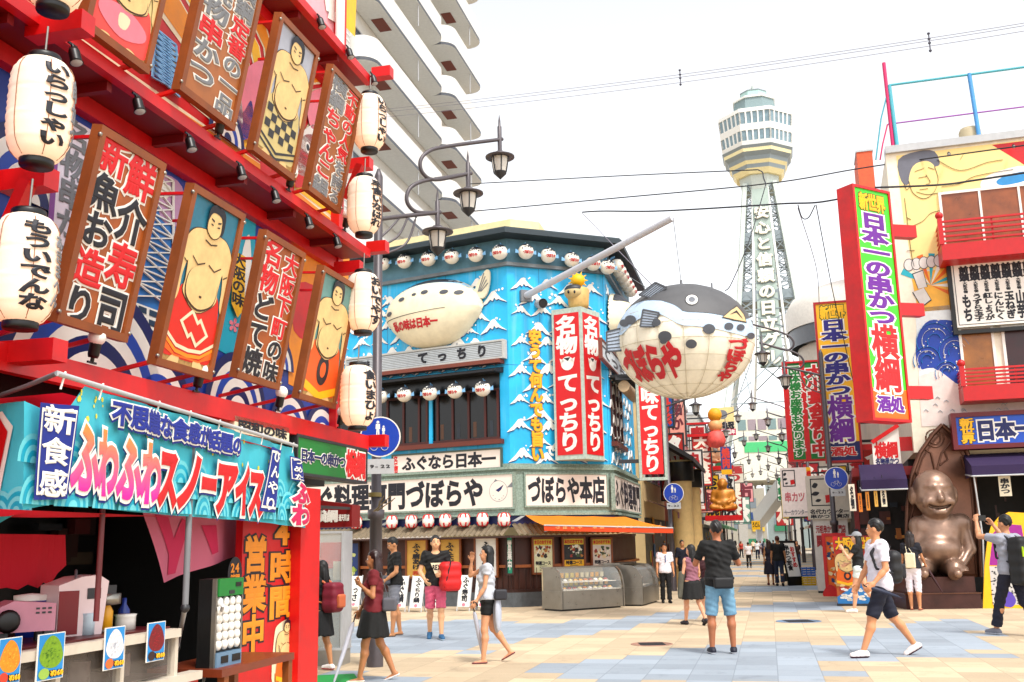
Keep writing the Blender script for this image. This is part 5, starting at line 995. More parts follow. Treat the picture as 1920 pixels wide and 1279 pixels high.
def bd(pts, m, w, sm=0, step=.12): mb.poly(WORLD, [ang(x, y) for x, y in pts], m, w, 0, sm, fmap=bm_, step=step)
mb = MB(); V = []; F = []; NL, NB = 18, 11
for i in range(NB * 3 + 1):
    b = -math.pi / 2 + math.pi * i / (NB * 3)
    for j in range(NL * 4): a = 2 * math.pi * j / (NL * 4); V.append(bm_(a, b, -.034 * (abs(math.sin(a * NL / 2)) ** 3 * 0 + (1 - abs(math.sin(b * NB))) ** 2 + (1 - abs(math.sin(a * NL / 2))) ** 3 * .6)))
n = NL * 4
for i in range(NB * 3):
    for j in range(n): F.append((i * n + j, i * n + (j + 1) % n, (i + 1) * n + (j + 1) % n, (i + 1) * n + j))
mb.add(V, F, mt('f4eedd', .6, noise=.1, scale=6), True)
SEAM = mt('cdc4ae', .7, noise=0)
for j in range(NL): a = 2 * math.pi * j / NL; mb.tube([bm_(a, b, .0) for b in np.linspace(-1.5, 1.1, 28)], .0055, SEAM, 4)
for i in range(1, NB): b = -math.pi / 2 + math.pi * i / NB; mb.tube([bm_(a, b, .0) for a in np.linspace(0, 6.2832, 61)], .0055, SEAM, 4)
# back and side colours all round
def bandpoly(fn, m, w):
    V = []; F = []; n = 72
    for j in range(n + 1):
        a = -math.pi + 2 * math.pi * j / n; b0 = fn(a)
        for k in range(9): V.append(bm_(a, b0 + (math.pi / 2 - b0) * k / 8, w))
    for j in range(n):
        for k in range(8): F.append((j * 9 + k, (j + 1) * 9 + k, (j + 1) * 9 + k + 1, j * 9 + k + 1))
    mb.add(V, F, m, True)
ctl = sorted([ang(x, y) for x, y in ((1170, 610), (1205, 580), (1240, 572), (1275, 592), (1330, 596), (1365, 604), (1395, 612))]); ca, cb_ = [c[0] for c in ctl], [c[1] for c in ctl]
bandpoly(lambda a: float(np.interp(a, [-3.2, -2] + ca + [2, 3.2], [.35, .4] + cb_ + [.4, .35])) - .17, mt('c2d4e6', .55, noise=.1), .006)
ctl = sorted([ang(x, y) for x, y in ((1182, 577), (1205, 566), (1240, 566), (1265, 574), (1283, 588), (1330, 590), (1370, 598), (1390, 603))]); ca2, cb2 = [c[0] for c in ctl], [c[1] for c in ctl]
bandpoly(lambda a: float(np.interp(a, [-3.2, -2] + ca2 + [2, 3.2], [.5, .5] + cb2 + [.5, .5])) + .03, mt('68686a', .6, noise=.2, scale=4), .012)
for x, y, r in ((1171, 606, 8), (1247, 631, 12), (1296, 645, 10), (1329, 617, 11), (1366, 612, 8), (1388, 614, 7), (1230, 605, 9), (1407, 630, 7), (1183, 600, 10), (1244, 640, 6)): bd([(x + r * 1.05 * math.cos(t), y + r * .85 * math.sin(t)) for t in np.linspace(0, -6.28, 18)[:-1]], SPT, .014)
for r, m, w in ((13, mt('3a3b40', .5), .016), (11, WHITE, .02), (6, mt('70747c', .4), .026)): bd([(1297 + r * math.cos(t), 563 + r * .8 * math.sin(t)) for t in np.linspace(0, -6.28, 22)[:-1]], m, w)
for pts, tx, vert in (((1169, 1278, 646, 712), 'づぼらや', False), ((1358, 1388, 632, 728), 'づぼらや', True)):
    a0_, a1_ = ang(pts[0], (pts[2] + pts[3]) / 2)[0], ang(pts[1], (pts[2] + pts[3]) / 2)[0]; b0_, b1_ = ang((pts[0] + pts[1]) / 2, pts[3])[1], ang((pts[0] + pts[1]) / 2, pts[2])[1]
    mb.text(WORLD, tx, a0_, b0_, a1_, b1_, FRED, .06, vert=vert, w=.016, fmap=bm_, step=.08, fill=1.1, shear=-.1 if vert else 0)
mb.part('body', bf_)
FINC = mt('b9c6d6', .55, noise=.1)
def fin(p, Uv, Vv, pts, label):
    mb = MB(); f = Fr(p, Uv, Vv); mb.poly(f, pts, FINC, .02, .04); n = len(pts)
    for i in range(n): mb.beam(f.p(*pts[i], .022), f.p(*pts[(i + 1) % n], .022), .03, SPT)
    for k in range(1, 6): q = k / 6; A_ = np.array(pts[0]) * (1 - q) + np.array(pts[3]) * q; B_ = np.array(pts[1]) * (1 - q) + np.array(pts[2]) * q; mb.beam(f.p(*A_, .022), f.p(*B_, .022), .016, SPT)
    mb.part('fin', bf_)
a, b = ang(1222, 598); p = bm_(a, b, .02); nf = (p - BC) / BR; Un = nrm(np.cross((0, 0, 1), nrm(p - BC))); fin(p, bR, np.cross(nrm(p - BC + [0, 0, -.3]), bR), [(.06, -.17), (-.22, -.15), (-.15, .18), (.16, .1)], 'side')
a, b = ang(1228, 552); p = bm_(a, b, 0); fin(p, bR, (0, 0, 1), [(-.32, .0), (.02, .24), (.24, .12), (-.06, -.08)], 'back')
a, b = ang(1160, 640); p = bm_(a, b, 0); fin(p, bR, (0, 0, 1), [(-.24, .2), (.05, .26), (.05, -.2), (-.24, -.2)], 'tail')
mb = MB(); bd([(1352, 596), (1368, 582), (1380, 573), (1394, 590), (1399, 606), (1375, 602)], mt('4a4638', .5), .016); bd([(1355, 595), (1369, 583), (1380, 576), (1392, 590), (1397, 604), (1376, 600)], mt('d8bf94', .5), .022); bd([(1366, 591), (1379, 583), (1391, 600), (1379, 587)], INK, .03); mb.part('mouth', bf_)
mb = MB(); mb.tube([BC + [0, 0, BR[2] - .02], BC + [0, 0, BR[2] + .14]], .03, GREY, 8); mb.tube([BC + bR * .62 + [0, 0, BR[2] * .86], BC + bR * .62 + [0, 0, BR[2] * .86 + .2]], .02, GREY, 8); mb.part('hanging_ring', bf_)
# ================================================================ street lamps
LB = ground(703, 1250); LFm = Fr((LB[0], LB[1], 0), az(50)); lp = lambda x, y: LFm.px(x, y)
lamp = T('street_lamp', 'grey street lamp post in front of the blue restaurant with three hooded lanterns', 'street lamp', (0, 0, 0), 'street lamps with three hooded lanterns')
XZ = lambda P, k=6: [np.array([p[0], 0, p[1]]) for p in _spline([lp(*q) for q in P], False, k)]
LH = lp(703, 330)[1]
mb = MB(); mb.lathe((0, 0, 0), [(.11, 0), (.11, .9), (.085, .95), (.085, 1.9), (.115, 1.91), (.115, 2.02), (.07, 2.04), (.062, LH), (.02, LH + .12), (0, LH + .13)], POLE, 14); mb.part('pole', lamp)
mb = MB(); mb.tube(XZ([(703, 412), (760, 405), (826, 398)]), .032, POLE, 8); mb.tube(XZ([(815, 399), (780, 397), (763, 378), (768, 354), (792, 340), (830, 334), (884, 325)]), .03, POLE, 8)
mb.tube(XZ([(868, 328), (815, 337), (793, 325), (788, 303), (802, 285), (835, 275), (942, 261)]), .03, POLE, 8)
for a, b, c in ((750, 730, 452), (765, 745, 466), (780, 760, 480)): mb.tube(XZ([(a, 407), (b, c - 22), (706, c)]), .017, POLE, 6)
mb.part('arm', lamp); LGL = mt('d8d4cc', .3, noise=.05)
for x, yt, yh in ((936, 214, 290), (877, 281, 358), (820, 352, 430)):
    u, vt = lp(x, yt); vh = lp(x, yh)[1]; mb = MB(); mb.lathe((u, 0, 0), [(0, vt), (.018, vt - .12), (.02, vt - .2), (.035, vt - .22), (.035, vh + .06), (.07, vh + .05), (.1, vh + .02), (.235, vh - .03), (.235, vh - .05), (.15, vh - .04), (.12, vh - .04)], POLE, 18)
    mb.lathe((u, 0, 0), [(.105, vh - .29), (.1, vh - .32), (.02, vh - .40), (0, vh - .42)], DGREY, 14)
    for k in range(6): a = k * 1.047; mb.beam((u + .145 * math.cos(a), .145 * math.sin(a), vh - .05), (u + .105 * math.cos(a), .105 * math.sin(a), vh - .3), .014, DGREY)
    h = mb.part('lantern_head', lamp); mb = MB(); mb.lathe((u, 0, 0), [(.13, vh - .05), (.125, vh - .15), (.095, vh - .3)], LGL, 14); mb.part('lamp_glass', h)
lamp.location = (LB[0], LB[1], 0); lamp.rotation_euler = (0, 0, rad(40))
q = ground(1575, 1117); hL = at_r(1549, 705, math.hypot(q[0], q[1]))[2]
o = dup(lamp, q, rad(90 - 283.8), 'street lamp before the yellow sign, arms reaching left over the street', sc=hL / lp(703, 412)[1])
q = at_r(1263, 1100, 32.6) * [1, 1, 0]; dup(lamp, q, rad(90 - 103.8), 'street lamp behind the man in the white shirt, partly behind the balloon fish', sc=.94)
for i, a in enumerate((57, 72, 90, 110, 135)): dup(lamp, st(-3.67, a), rad(90 - 103.8), '%s small lamp down the left side of the far street' % ORD[i], sc=1.08)
for i, a in enumerate((52, 68, 86, 106, 130)): dup(lamp, st(2.1, a), rad(90 - 283.8), '%s small lamp down the right side of the far street' % ORD[i], sc=1.08)
def road_sign(x, y, r, Rp, label, plate, txt, pole=None):
    c = at_r(x, y, r); f = Fr(c, az(90 + math.degrees(math.atan2(c[0], c[1])) + (6 if x < 960 else 0))); R = Rp * r / FPX * 1.02
    t = T('road_sign', label, 'road sign', c); mb = MB(); ring = lambda R_, m, w, d=0: mb.poly(f, [(R_ * math.cos(a), R_ * math.sin(a)) for a in np.linspace(0, 6.283, 37)[:-1]], m, w, d)
    ring(R, WHITE, 0, .02); ring(R * .94, mt('1450b8', .35, noise=.06), .003)
    def fig(cx, cy, s): mb.poly(f, [(cx + .1 * s * math.cos(a), cy + .42 * s + .1 * s * math.sin(a)) for a in np.linspace(0, 6.28, 12)], WHITE, .006); mb.poly(f, [(cx + a * s, cy + b * s) for a, b in ((-.14, .3), (.14, .3), (.16, -.05), (.09, -.05), (.12, -.5), (.03, -.5), (0, -.12), (-.03, -.5), (-.12, -.5), (-.09, -.05), (-.16, -.05))], WHITE, .006)
    fig(-.12 * R, .42 * R, .72 * R); fig(.16 * R, .3 * R, .48 * R)
    for cx in (-.3 * R, .22 * R): ring2 = [(cx + .17 * R * math.cos(a), -.5 * R + .17 * R * math.sin(a)) for a in np.linspace(0, 6.283, 19)]; [mb.beam(f.p(*ring2[k], .006), f.p(*ring2[k + 1], .006), .016, WHITE, .004) for k in range(18)]
    for a, b in (((-.3, -.5), (-.14, -.24)), ((-.14, -.24), (.14, -.24)), ((.14, -.24), (.22, -.5)), ((-.14, -.24), (0, -.5)), ((0, -.5), (.14, -.24)), ((.14, -.24), (.1, -.14))): mb.beam(f.p(a[0] * R, a[1] * R, .006), f.p(b[0] * R, b[1] * R, .006), .018, WHITE, .004)
    mb.part('disc', t); mb = MB(); u0, v0, u1, v1 = f.box_px(*plate); mb.box(f, u0, u1, v0, v1, -.015, 0, LGREY); mb.text(f, txt, u0 + .04, v0 + .02, u1 - .04, v1 - .02, DGREY, .03, vert=False, w=.002, ar=.8); mb.part('time_plate', t)
    mb = MB(); mb.box(f, -.05, .05, -R * .3, R * .3, -.1, -.02, STEEL); mb.box(f, (u0 + u1) / 2 - .04, (u0 + u1) / 2 + .04, v0 + .03, v1 - .03, -.1, -.015, STEEL); mb.part('clamp', t)
road_sign(713, 819, 13.55, 37, 'blue round path sign with a 9-22 plate on the near lamp post', (688, 861, 739, 888), '9-22')
road_sign(1568, 897, 28.5, 20, 'blue round path sign on the lamp post before the white kiosk', (1557, 917, 1586, 930), '9-22')
road_sign(1263, 925, 32.3, 18, 'blue round path sign below the red hanging sign', (1250, 943, 1277, 954), '9-22')
mb = MB(); p = at_r(706, 945, 13.75)
for k in range(8): a = k * .8; mb.tube([p + [.03 * math.cos(a), .03 * math.sin(a) - .08, -.1], p + [.05 + .03 * k, -.09, .04 + .03 * (k % 3)]], .006, mt('7a6a48', .7), 5)
mb.lathe(at_r(703, 932, 13.9), [(.09, 0), (.092, .05), (.08, .06)], mt('8a7a40', .6), 12); mb.thing('cable_tie', 'bundle of frayed ties strapped round the near lamp post', 'ties')
# ================================================================ apartment block
AP = Fr(SN * -18.4, SU); ah = T('apartment_block', 'tall white apartment block with rows of curved balconies behind the red restaurant', 'apartment block', st(-22, 60))
cy = [AP.px(904, y, 1.7)[1] for y in (8, 88, 170, 257, 345)]; FH = (cy[0] - cy[4]) / 4; a1 = AP.px(905, 170, 1.7)[0]; a0 = AP.px(699, 60, 1.35)[0] - 1.2; am = AP.px(846, 200, 1.7)[0]
APW = mt('e6e4e0', .6, noise=.06); SOF = mt('e6e6e2', .7, noise=.08); zt_ap = cy[0] + FH * 4
mb = MB(); mb.box(AP, a0 - 8, a1 - .5, 0, zt_ap, -9, -.02, mt('e2e0da', .7, noise=.08)); mb.part('wall', ah)
mb = MB(); mb.box(AP, a0 - 8, a0 + 1.0, 0, zt_ap, -.02, .25, mt('cfcdc8', .6))
for i in range(150): mb.box(AP, a0 - 3, a0 + .95, i * .3, i * .3 + .06, .25, .27, SOF)
mb.part('end_wall', ah)
def rounded(u0, u1, w, r):
    P = [(u0, 0)] + [(u0 + r - r * math.cos(t), w - r + r * math.sin(t)) for t in np.linspace(0, math.pi / 2, 7)] + [(u1 - r + r * math.sin(t), w - r + r * math.cos(t)) for t in np.linspace(0, math.pi / 2, 7)] + [(u1, 0)]; return P
for k in range(-6, 9):
    z = cy[3] + k * FH
    if z < 5: continue
    for (u0, u1, w) in ((a0 + 1.2, am, 1.35), (am, a1, 1.75)):
        mb = MB(); P = rounded(u0, u1, w, .9); n = len(P); V = [AP.p(u, z, q) for u, q in P] + [AP.p(u, z + .18, q) for u, q in P]
        mb.add(V, [tuple(range(n))[::-1]], SOF); mb.add(V, [tuple(range(n, 2 * n))], SOF); mb.add(V, [(i, i + 1, n + i + 1, n + i) for i in range(n - 1)], mt('5c6068', .5))
        I = rounded(u0 + .12, u1 - .12, w - .12, .8); V = [AP.p(u, z + .18, q) for u, q in P] + [AP.p(u, z + 1.3, q) for u, q in P] + [AP.p(u, z + 1.3, q) for u, q in I] + [AP.p(u, z + .18, q) for u, q in I]
        mb.add(V, [(i + j * n, i + 1 + j * n, i + 1 + (j + 1) * n, i + (j + 1) * n) for j in range(3) for i in range(n - 1)], APW)
        b = mb.part('balcony', ah)
        mb = MB(); c = u0 + 2.2; mb.box(AP, c, c + 1.3, z - .03, z - .004, .35, 1.0, mt('8a4a38', .6)); mb.part('soffit_hatch', b); mb = MB(); mb.tube([AP.p(u0 + (u1 - u0) * .6, z, w - .1), AP.p(u0 + (u1 - u0) * .6, z - 1.3, w - .1)], .03, LGREY, 5); mb.part('drain_pipe', b)
    for u in np.arange(a0 + 2, a1 - 2.5, 3.6):
        if k > -4: mb = MB(); mb.box(AP, u, u + 2.4, z + .3, z + 2.3, -.02, .03, mt('5a6670', .25, noise=.2)); mb.frame(AP, u - .06, z + .24, u + 2.46, z + 2.36, .07, -.02, .06, LGREY); mb.part('window', ah)
    mb = MB(); mb.box(AP, a1 - 1.6, a1 - .9, z + .2, z + .95, .2, .6, mt('d8d8d4', .5)); mb.part('air_conditioner', ah)
# ================================================================ observation tower
tb_ = at_r(1470, 1000, 200); tw = T('observation_tower', 'pale steel lattice observation tower with an eight sided deck, far down the street', 'tower', (tb_[0], tb_[1], 0))
vaz = math.degrees(math.atan2(tb_[0], tb_[1])); TF = Fr((tb_[0], tb_[1], 0), az(vaz + 90)); PXM = 200 / FPX * .99
TS = mt('cbd3ce', .55, noise=.12, scale=.6); TWH = mt('eeeeea', .5, noise=.05); TYE = mt('f2e8bc', .5); TGR = mt('98a3a8', .5, noise=.1, scale=.5); TGL = mt('8fa6b0', .25, noise=.3, scale=.8)  # white steel, lightened further: the washed-out distance is put into these colours
tz = lambda y: Fr(TF.p(0, 0, 6.5), TF.U).px(1425, y)[1]; tzc = lambda y: TF.px(1440, y)[1]
def octo(mb, R0, z0, R1, z1, m, cap=False):
    V = []
    for R, z in ((R0, z0), (R1, z1)):
        for k in range(8): a = rad(22.5 + 45 * k); V.append(TF.p(R * math.cos(a), z, R * math.sin(a)))
    mb.add(V, [(k, (k + 1) % 8, 8 + (k + 1) % 8, 8 + k) for k in range(8)], m)
    if cap: mb.add(V, [tuple(range(8))[::-1], tuple(range(8, 16))], m)
R_ = 71 * PXM
mb = MB(); octo(mb, R_ * .97, tz(270), R_ * 1.0, tz(262), TWH, True); octo(mb, R_ * 1.02, tz(243), R_ * 1.04, tz(231), TWH, True); octo(mb, R_ * 1.06, tz(209), R_ * 1.05, tz(202), TWH, True); octo(mb, R_ * 1.05, tz(202), R_ * .6, tz(194), TWH, True)
octo(mb, 44 * PXM, tz(196), 40 * PXM, tzc(193), mt('8fa2a4', .5), True); octo(mb, 43 * PXM, tzc(193), 43 * PXM, tzc(190), TWH, True); octo(mb, 27 * PXM, tzc(190), 26 * PXM, tzc(175), mt('b8d4d0', .4), True); octo(mb, 27 * PXM, tzc(175), 27 * PXM, tzc(173.5), TGR, True); mb.tube([TF.p(0, tzc(175), 0), TF.p(0, tzc(158), 0)], .25, TS, 6); mb.beam(TF.p(-2.5, tzc(174), 0), TF.p(0, tzc(160), 0), .2, TS); mb.part('deck', tw)
mb = MB(); octo(mb, R_ * .97, tz(262), R_ * 1.0, tz(243), TGL); octo(mb, R_ * 1.0, tz(231), R_ * 1.03, tz(209), TGL)
for (ya, yb, ra, rb_) in ((262, 243, .975, 1.005), (231, 209, 1.005, 1.035)):
    for k in range(8):
        a, b = rad(22.5 + 45 * k), rad(67.5 + 45 * k)
        for i in range(6):
            s_ = i / 5; P = [TF.p(R_ * rr * (math.cos(a) * (1 - s_) + math.cos(b) * s_), z, R_ * rr * (math.sin(a) * (1 - s_) + math.sin(b) * s_)) for rr, z in ((ra, tz(ya)), (rb_, tz(yb)))]; mb.beam(P[0], P[1], .28, TWH)
mb.part('deck_windows', tw)
mb = MB(); ys = [270, 275, 281, 288, 295, 301, 308, 317]; rs_ = [66, 63, 62, 56, 54, 50, 48, 42]; cl_ = [TGR, TYE, TGR, TGR, TYE, TGR, TYE]
for i in range(7): octo(mb, rs_[i + 1] * 1.08 * PXM, tz(ys[i + 1]), rs_[i] * 1.08 * PXM, tz(ys[i]), cl_[i], True)
octo(mb, 34 * PXM, tz(343), 40 * PXM, tz(317), TS, True); mb.part('deck_underside', tw)
mb = MB(); zc0, zc1, zc2 = tzc(350), tzc(640), 22.0; hw = [(29 * PXM * .94, zc0), (62 * PXM * .94, zc1), (13.5, 0)]
cor = lambda h, z: [TF.p(sx * h, z, sy * h) for sx, sy in ((-1, 1), (1, 1), (1, -1), (-1, -1))]
C0, C1, C2 = [cor(*q) for q in hw]
for k in range(4):
    j = (k + 1) % 4
    for P, Q, t_, n_ in ((C0, C1, .85, 13), (C1, C2, 1.1, 3)):
        mb.beam(P[k], Q[k], t_, TS); mb.beam(P[k] + (P[j] - P[k]) * .26, Q[k] + (Q[j] - Q[k]) * .26, t_ * .5, TWH); mb.beam(P[k] + (P[j] - P[k]) * .74, Q[k] + (Q[j] - Q[k]) * .74, t_ * .5, TWH)
        lattice(mb, (P[k], Q[k]), (P[k] + (P[j] - P[k]) * .26, Q[k] + (Q[j] - Q[k]) * .26), n_, .13, TGR); lattice(mb, (P[k] + (P[j] - P[k]) * .74, Q[k] + (Q[j] - Q[k]) * .74), (P[j], Q[j]), n_, .13, TGR)
        lattice(mb, (P[k], Q[k]), (P[j], Q[j]), max(3, n_ // 2), .2, TGR)
for y in (565, 455): f = (tzc(y) - zc0) / (zc1 - zc0); h = hw[0][0] + (hw[1][0] - hw[0][0]) * f; mb.box(TF, -h, h, tzc(y) - 1, tzc(y) + 1, -h, h * 1.0, TGR)
mb.part('lattice_shaft', tw)
mb = MB(); V = []
for h, z, w in ((15 * PXM, zc0, hw[0][0] + .3), (21 * PXM, zc1 - 6, hw[1][0] + .5)): V += [TF.p(-h, z, w), TF.p(h, z, w), TF.p(h, z, w - 2), TF.p(-h, z, w - 2)]
mb.add(V, [(0, 4, 5, 1), (1, 5, 6, 2), (3, 2, 6, 7), (0, 3, 7, 4)], mt('b4c2bb', .55, noise=.1, scale=.4)); mb.part('sign_panel', tw)
mb = MB(); n = len('安心と信頼の日立グル')
f0_ = TF.p(0, zc0, hw[0][0] + .5); f1__ = TF.p(0, zc1 - 6, hw[1][0] + .7); tf = Fr(f0_, TF.U, f0_ - f1__); ln = np.linalg.norm(f0_ - f1__)
for i, ch in enumerate('安心と信頼の日立グル'): s_ = .13 + .87 * (i + .5) / n; h = (26 + 7 * s_) * PXM; mb.char(tf, ch, 0, -ln * s_, h, h * .92, mt('8a9694', .6), .09, .02, .1); mb.char(tf, ch, 0, -ln * s_, h, h * .92, mt('f8f4e4', .5, noise=0), .05, .14, .1)
mb.part('lettering', tw)
# ================================================================ right hand corner restaurant
RB = Fr((9.15, 23.55, 0), az(107)); rx = lambda x, y, w=0: RB.px(x, y, w)
ru0 = rx(1700, 700)[0]; rzt = rx(1676, 288)[1]; ru1 = rx(1990, 600)[0]; zgf = rx(1800, 845)[1]
rh = T('corner_restaurant', 'corner restaurant with a big painted wrestler mural and red balconies on the right', 'restaurant', RB.p(1, 0, -2)); MURY = mt('fbe3a0', .55, noise=.05)
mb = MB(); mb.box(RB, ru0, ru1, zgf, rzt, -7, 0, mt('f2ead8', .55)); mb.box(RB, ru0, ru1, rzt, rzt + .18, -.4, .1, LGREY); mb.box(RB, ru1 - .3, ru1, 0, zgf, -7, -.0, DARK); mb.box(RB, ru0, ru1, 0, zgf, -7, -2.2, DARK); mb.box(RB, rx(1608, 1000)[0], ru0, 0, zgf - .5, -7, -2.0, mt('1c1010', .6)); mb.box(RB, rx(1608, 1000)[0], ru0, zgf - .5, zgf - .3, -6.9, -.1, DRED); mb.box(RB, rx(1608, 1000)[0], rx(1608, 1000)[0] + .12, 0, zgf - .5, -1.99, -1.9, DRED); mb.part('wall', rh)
def ms(P, m, w, sm=0): mb.poly(RB, [rx(x, y) for x, y in P], m, w, 0, sm)
def ml(P, t=.02, m=INK, w=.016):
    Q = [RB.p(*rx(x, y), w) for x, y in P]; Q = _spline(Q, False, 4)
    for a, b in zip(Q, Q[1:]): mb.beam(a, b, t, m, .004)
mb = MB()
ms([(1680, 292), (1925, 262), (1925, 360), (1770, 372), (1695, 420)], MURY, .003); ms([(1860, 272), (1925, 264), (1925, 312), (1890, 290)], RED, .006)
ms([(1684, 300), (1720, 284), (1752, 284), (1762, 308), (1748, 312), (1735, 302), (1712, 312), (1704, 345), (1690, 340)], mt('7c7d88', .5), .006, 3)
ms([(1698, 430), (1702, 380), (1720, 355), (1765, 350), (1768, 505), (1712, 505)], MURY, .005); ms([(1704, 340), (1712, 312), (1735, 302), (1752, 312), (1758, 340), (1750, 362), (1732, 372), (1712, 362)], MURY, .008, 4)
for P in ([(1704, 340), (1712, 362), (1732, 373), (1750, 362), (1759, 338), (1752, 312)], [(1722, 334), (1738, 331)], [(1736, 328), (1744, 342), (1736, 346)], [(1724, 356), (1740, 354)], [(1715, 322), (1732, 316)], [(1740, 314), (1752, 318)], [(1695, 345), (1700, 356), (1706, 350)], [(1757, 300), (1800, 320), (1850, 305), (1880, 300)], [(1765, 350), (1800, 345), (1830, 330), (1900, 318)], [(1708, 425), (1730, 415), (1745, 400), (1764, 395)], [(1700, 408), (1708, 412)], [(1700, 470), (1715, 470)], [(1768, 360), (1740, 365), (1718, 360)], [(1800, 300), (1806, 290)], [(1696, 372), (1708, 470), (1714, 500)]): ml(P, .018)
ms([(1840, 340), (1870, 322), (1925, 312), (1925, 352), (1850, 360)], WHITE, .009, 3); ms([(1868, 340), (1890, 328), (1925, 322), (1925, 338), (1880, 348)], mt('3a9ad0', .5), .012, 3)
ms([(1708, 515), (1785, 500), (1790, 580), (1722, 585)], mt('f6c050', .5), .006)
for i in range(9): a = rad(200 + i * 22); ms([(1745, 535), (1745 + 60 * math.cos(a), 535 + 60 * math.sin(a)), (1745 + 60 * math.cos(a + .2), 535 + 60 * math.sin(a + .2))], [mt('28b8c8', .5), WHITE, ORANGE][i % 3], .008)
for i in range(6): ms([(1704 + i * 14 + 10 * math.cos(t), 497 - i * 2 + 12 * math.sin(t)) for t in np.linspace(0, 6.28, 14)[:-1]], mt('5a5a60', .5), .010 + i * .001); ms([(1704 + i * 14 + 8.6 * math.cos(t), 497 - i * 2 + 10.6 * math.sin(t)) for t in np.linspace(0, 6.28, 14)[:-1]], mt('e4e0dc', .5), .0105 + i * .001)
for P in ([(1712, 515), (1730, 508), (1738, 538), (1722, 542)], [(1712, 548), (1732, 540), (1745, 562), (1728, 575)]): ms([(x + (x - 1728) * .12, y + (y - 540) * .06) for x, y in P], INK, .016); ms(P, mt('e0dcd8', .5), .018)
# a plain pattern of blue waves below
ms([(1716, 578), (1808, 570), (1815, 790), (1728, 790)], mt('e8ecec', .5), .006); ms([(1718, 640), (1735, 606), (1760, 600), (1800, 612), (1812, 700), (1806, 722), (1780, 712), (1750, 690), (1722, 690)], mt('1a4fae', .5), .009, 3)
for cx, cy_, R in ((1752, 640, 34), (1790, 660, 30), (1738, 676, 26), (1775, 700, 22)):
    for i in range(3): r0 = R * (1 - i * .3); ml([(cx + r0 * math.cos(t), cy_ + r0 * math.sin(t)) for t in np.linspace(2.6, 5.8, 9)], .05, [mt('2a9ad8', .5), WHITE, mt('2a9ad8', .5)][i], .014 + i * .002)
rr = random.Random(4)
for i in range(60): x, y = rr.uniform(1722, 1800), rr.uniform(590, 700); r = rr.uniform(.8, 2); ms([(x + r * math.cos(t), y + r * math.sin(t)) for t in (0, 1.2, 2.4, 3.6, 4.8)], WHITE, .02)
ms([(1722, 706), (1760, 694), (1800, 725), (1815, 745), (1925, 735), (1925, 790), (1728, 800)], mt('f0e2dc', .5), .011, 0)
for i in range(26): x, y = rr.uniform(1730, 1900), rr.uniform(730, 780); ml([(x, y), (x + 4, y - 4), (x + 9, y)], .03, mt('6aa8c0', .5), .016)
mb.part('mural', rh)
def win(x0, y0, x1, y1, col, label=None, n=2):
    u0, v0, u1, v1 = RB.box_px(x0, y0, x1, y1); mb = MB(); mb.box(RB, u0, u1, v0, v1, .02, .03, mt(col, .3, noise=.35, scale=3)); p = mb.part('window', rh, label)
    mb = MB(); mb.frame(RB, u0 - .05, v0 - .05, u1 + .05, v1 + .05, .06, .0, .06, WHITE)
    for k in range(1, n): u = u0 + (u1 - u0) * k / n; mb.box(RB, u - .025, u + .025, v0, v1, .03, .055, WHITE)
    mb.part('window_frame', p)
win(1763, 366, 2000, 470, 'a0623a', 'upper window with a brown blind and faint round lettering', 3); win(1800, 618, 1872, 745, 'b07a3c', 'lower window with an ochre blind', 1); win(1880, 614, 2000, 745, '4a1a20', 'lower window with a dark red hanging cloth', 2)
def balcony(x0, ytop, ybar, ybot, x0b):
    w = .8; f = RB; uL = rx(x0b, ybot, w)[0]; uR = ru1; vt, vb_, v0 = rx(x0, ytop, w)[1], rx(x0b, ybar, w)[1], rx(x0b, ybot, w)[1]; mb = MB(); RR = mt('c8141c', .4)
    mb.box(f, uL, uR, v0, vb_, .02, w, RR); h = mb.part('balcony', rh); mb = MB()
    n = 5
    for k in range(n): v = vb_ + (vt - vb_) * (k + .6) / n; mb.box(f, uL, uR, v - .022, v + .022, w - .06, w - .01, RR); mb.box(f, uL, uL + .05, v - .022, v + .022, .02, w - .06, RR)
    for u in np.arange(uL + 1.1, uR, 1.15): mb.box(f, u, u + .04, vb_, vt - .02, w - .08, w - .06, RR)
    mb.box(f, uL - .03, uL + .07, vb_, vt + .04, w - .1, w + .02, RR); mb.ell(f.p(uL + .02, vt + .11, w - .04), (.09, .09, .09), RR, 12, 8); mb.part('rail', h)
balcony(1765, 412, 458, 488, 1768); balcony(1805, 690, 724, 752, 1808)
u0, v0, u1, v1 = RB.quad_px([(1783, 490), (1995, 470), (1995, 602), (1792, 612)], .2); t = T('menu_board', 'big white menu board with a black frame and columns of black writing between the balconies', 'menu board', RB.p((u0 + u1) / 2, v0, .1)); mb = MB(); mb.box(RB, u0, u1, v0, v1, .02, .18, WHITE); items = ['もち', 'うずら玉子', '紅しょうが', 'にんにく', '玉ねぎ', '山芋', '豚ロース', '牛串かつ', 'えび']; cw = (u1 - u0 - .2) / 10.5
for i, it in enumerate(items):
    uc = u0 + .16 + cw * (i + .5) * 1.12; H = v1 - v0 - .3; mb.text(RB, '前頭', uc - cw * .5, v1 - .15 - H * .28, uc + cw * .5, v1 - .15, INK, .06, w=.184); mb.text(RB, '大阪名物', uc - cw * .22, v1 - .15 - H * .5, uc + cw * .22, v1 - .15 - H * .29, INK, .05, w=.184); mb.text(RB, it, uc - cw * .48, v0 + .12, uc + cw * .48, v1 - .15 - H * .52, INK, .05, w=.184)
mb.part('panel', t); mb = MB(); mb.frame(RB, u0 - .08, v0 - .16, u1, v1 + .06, .09, .02, .2, BLACK); mb.frame(RB, u0 + .05, v0 + .05, u1, v1 - .05, .015, .18, .185, INK); mb.part('frame', t)
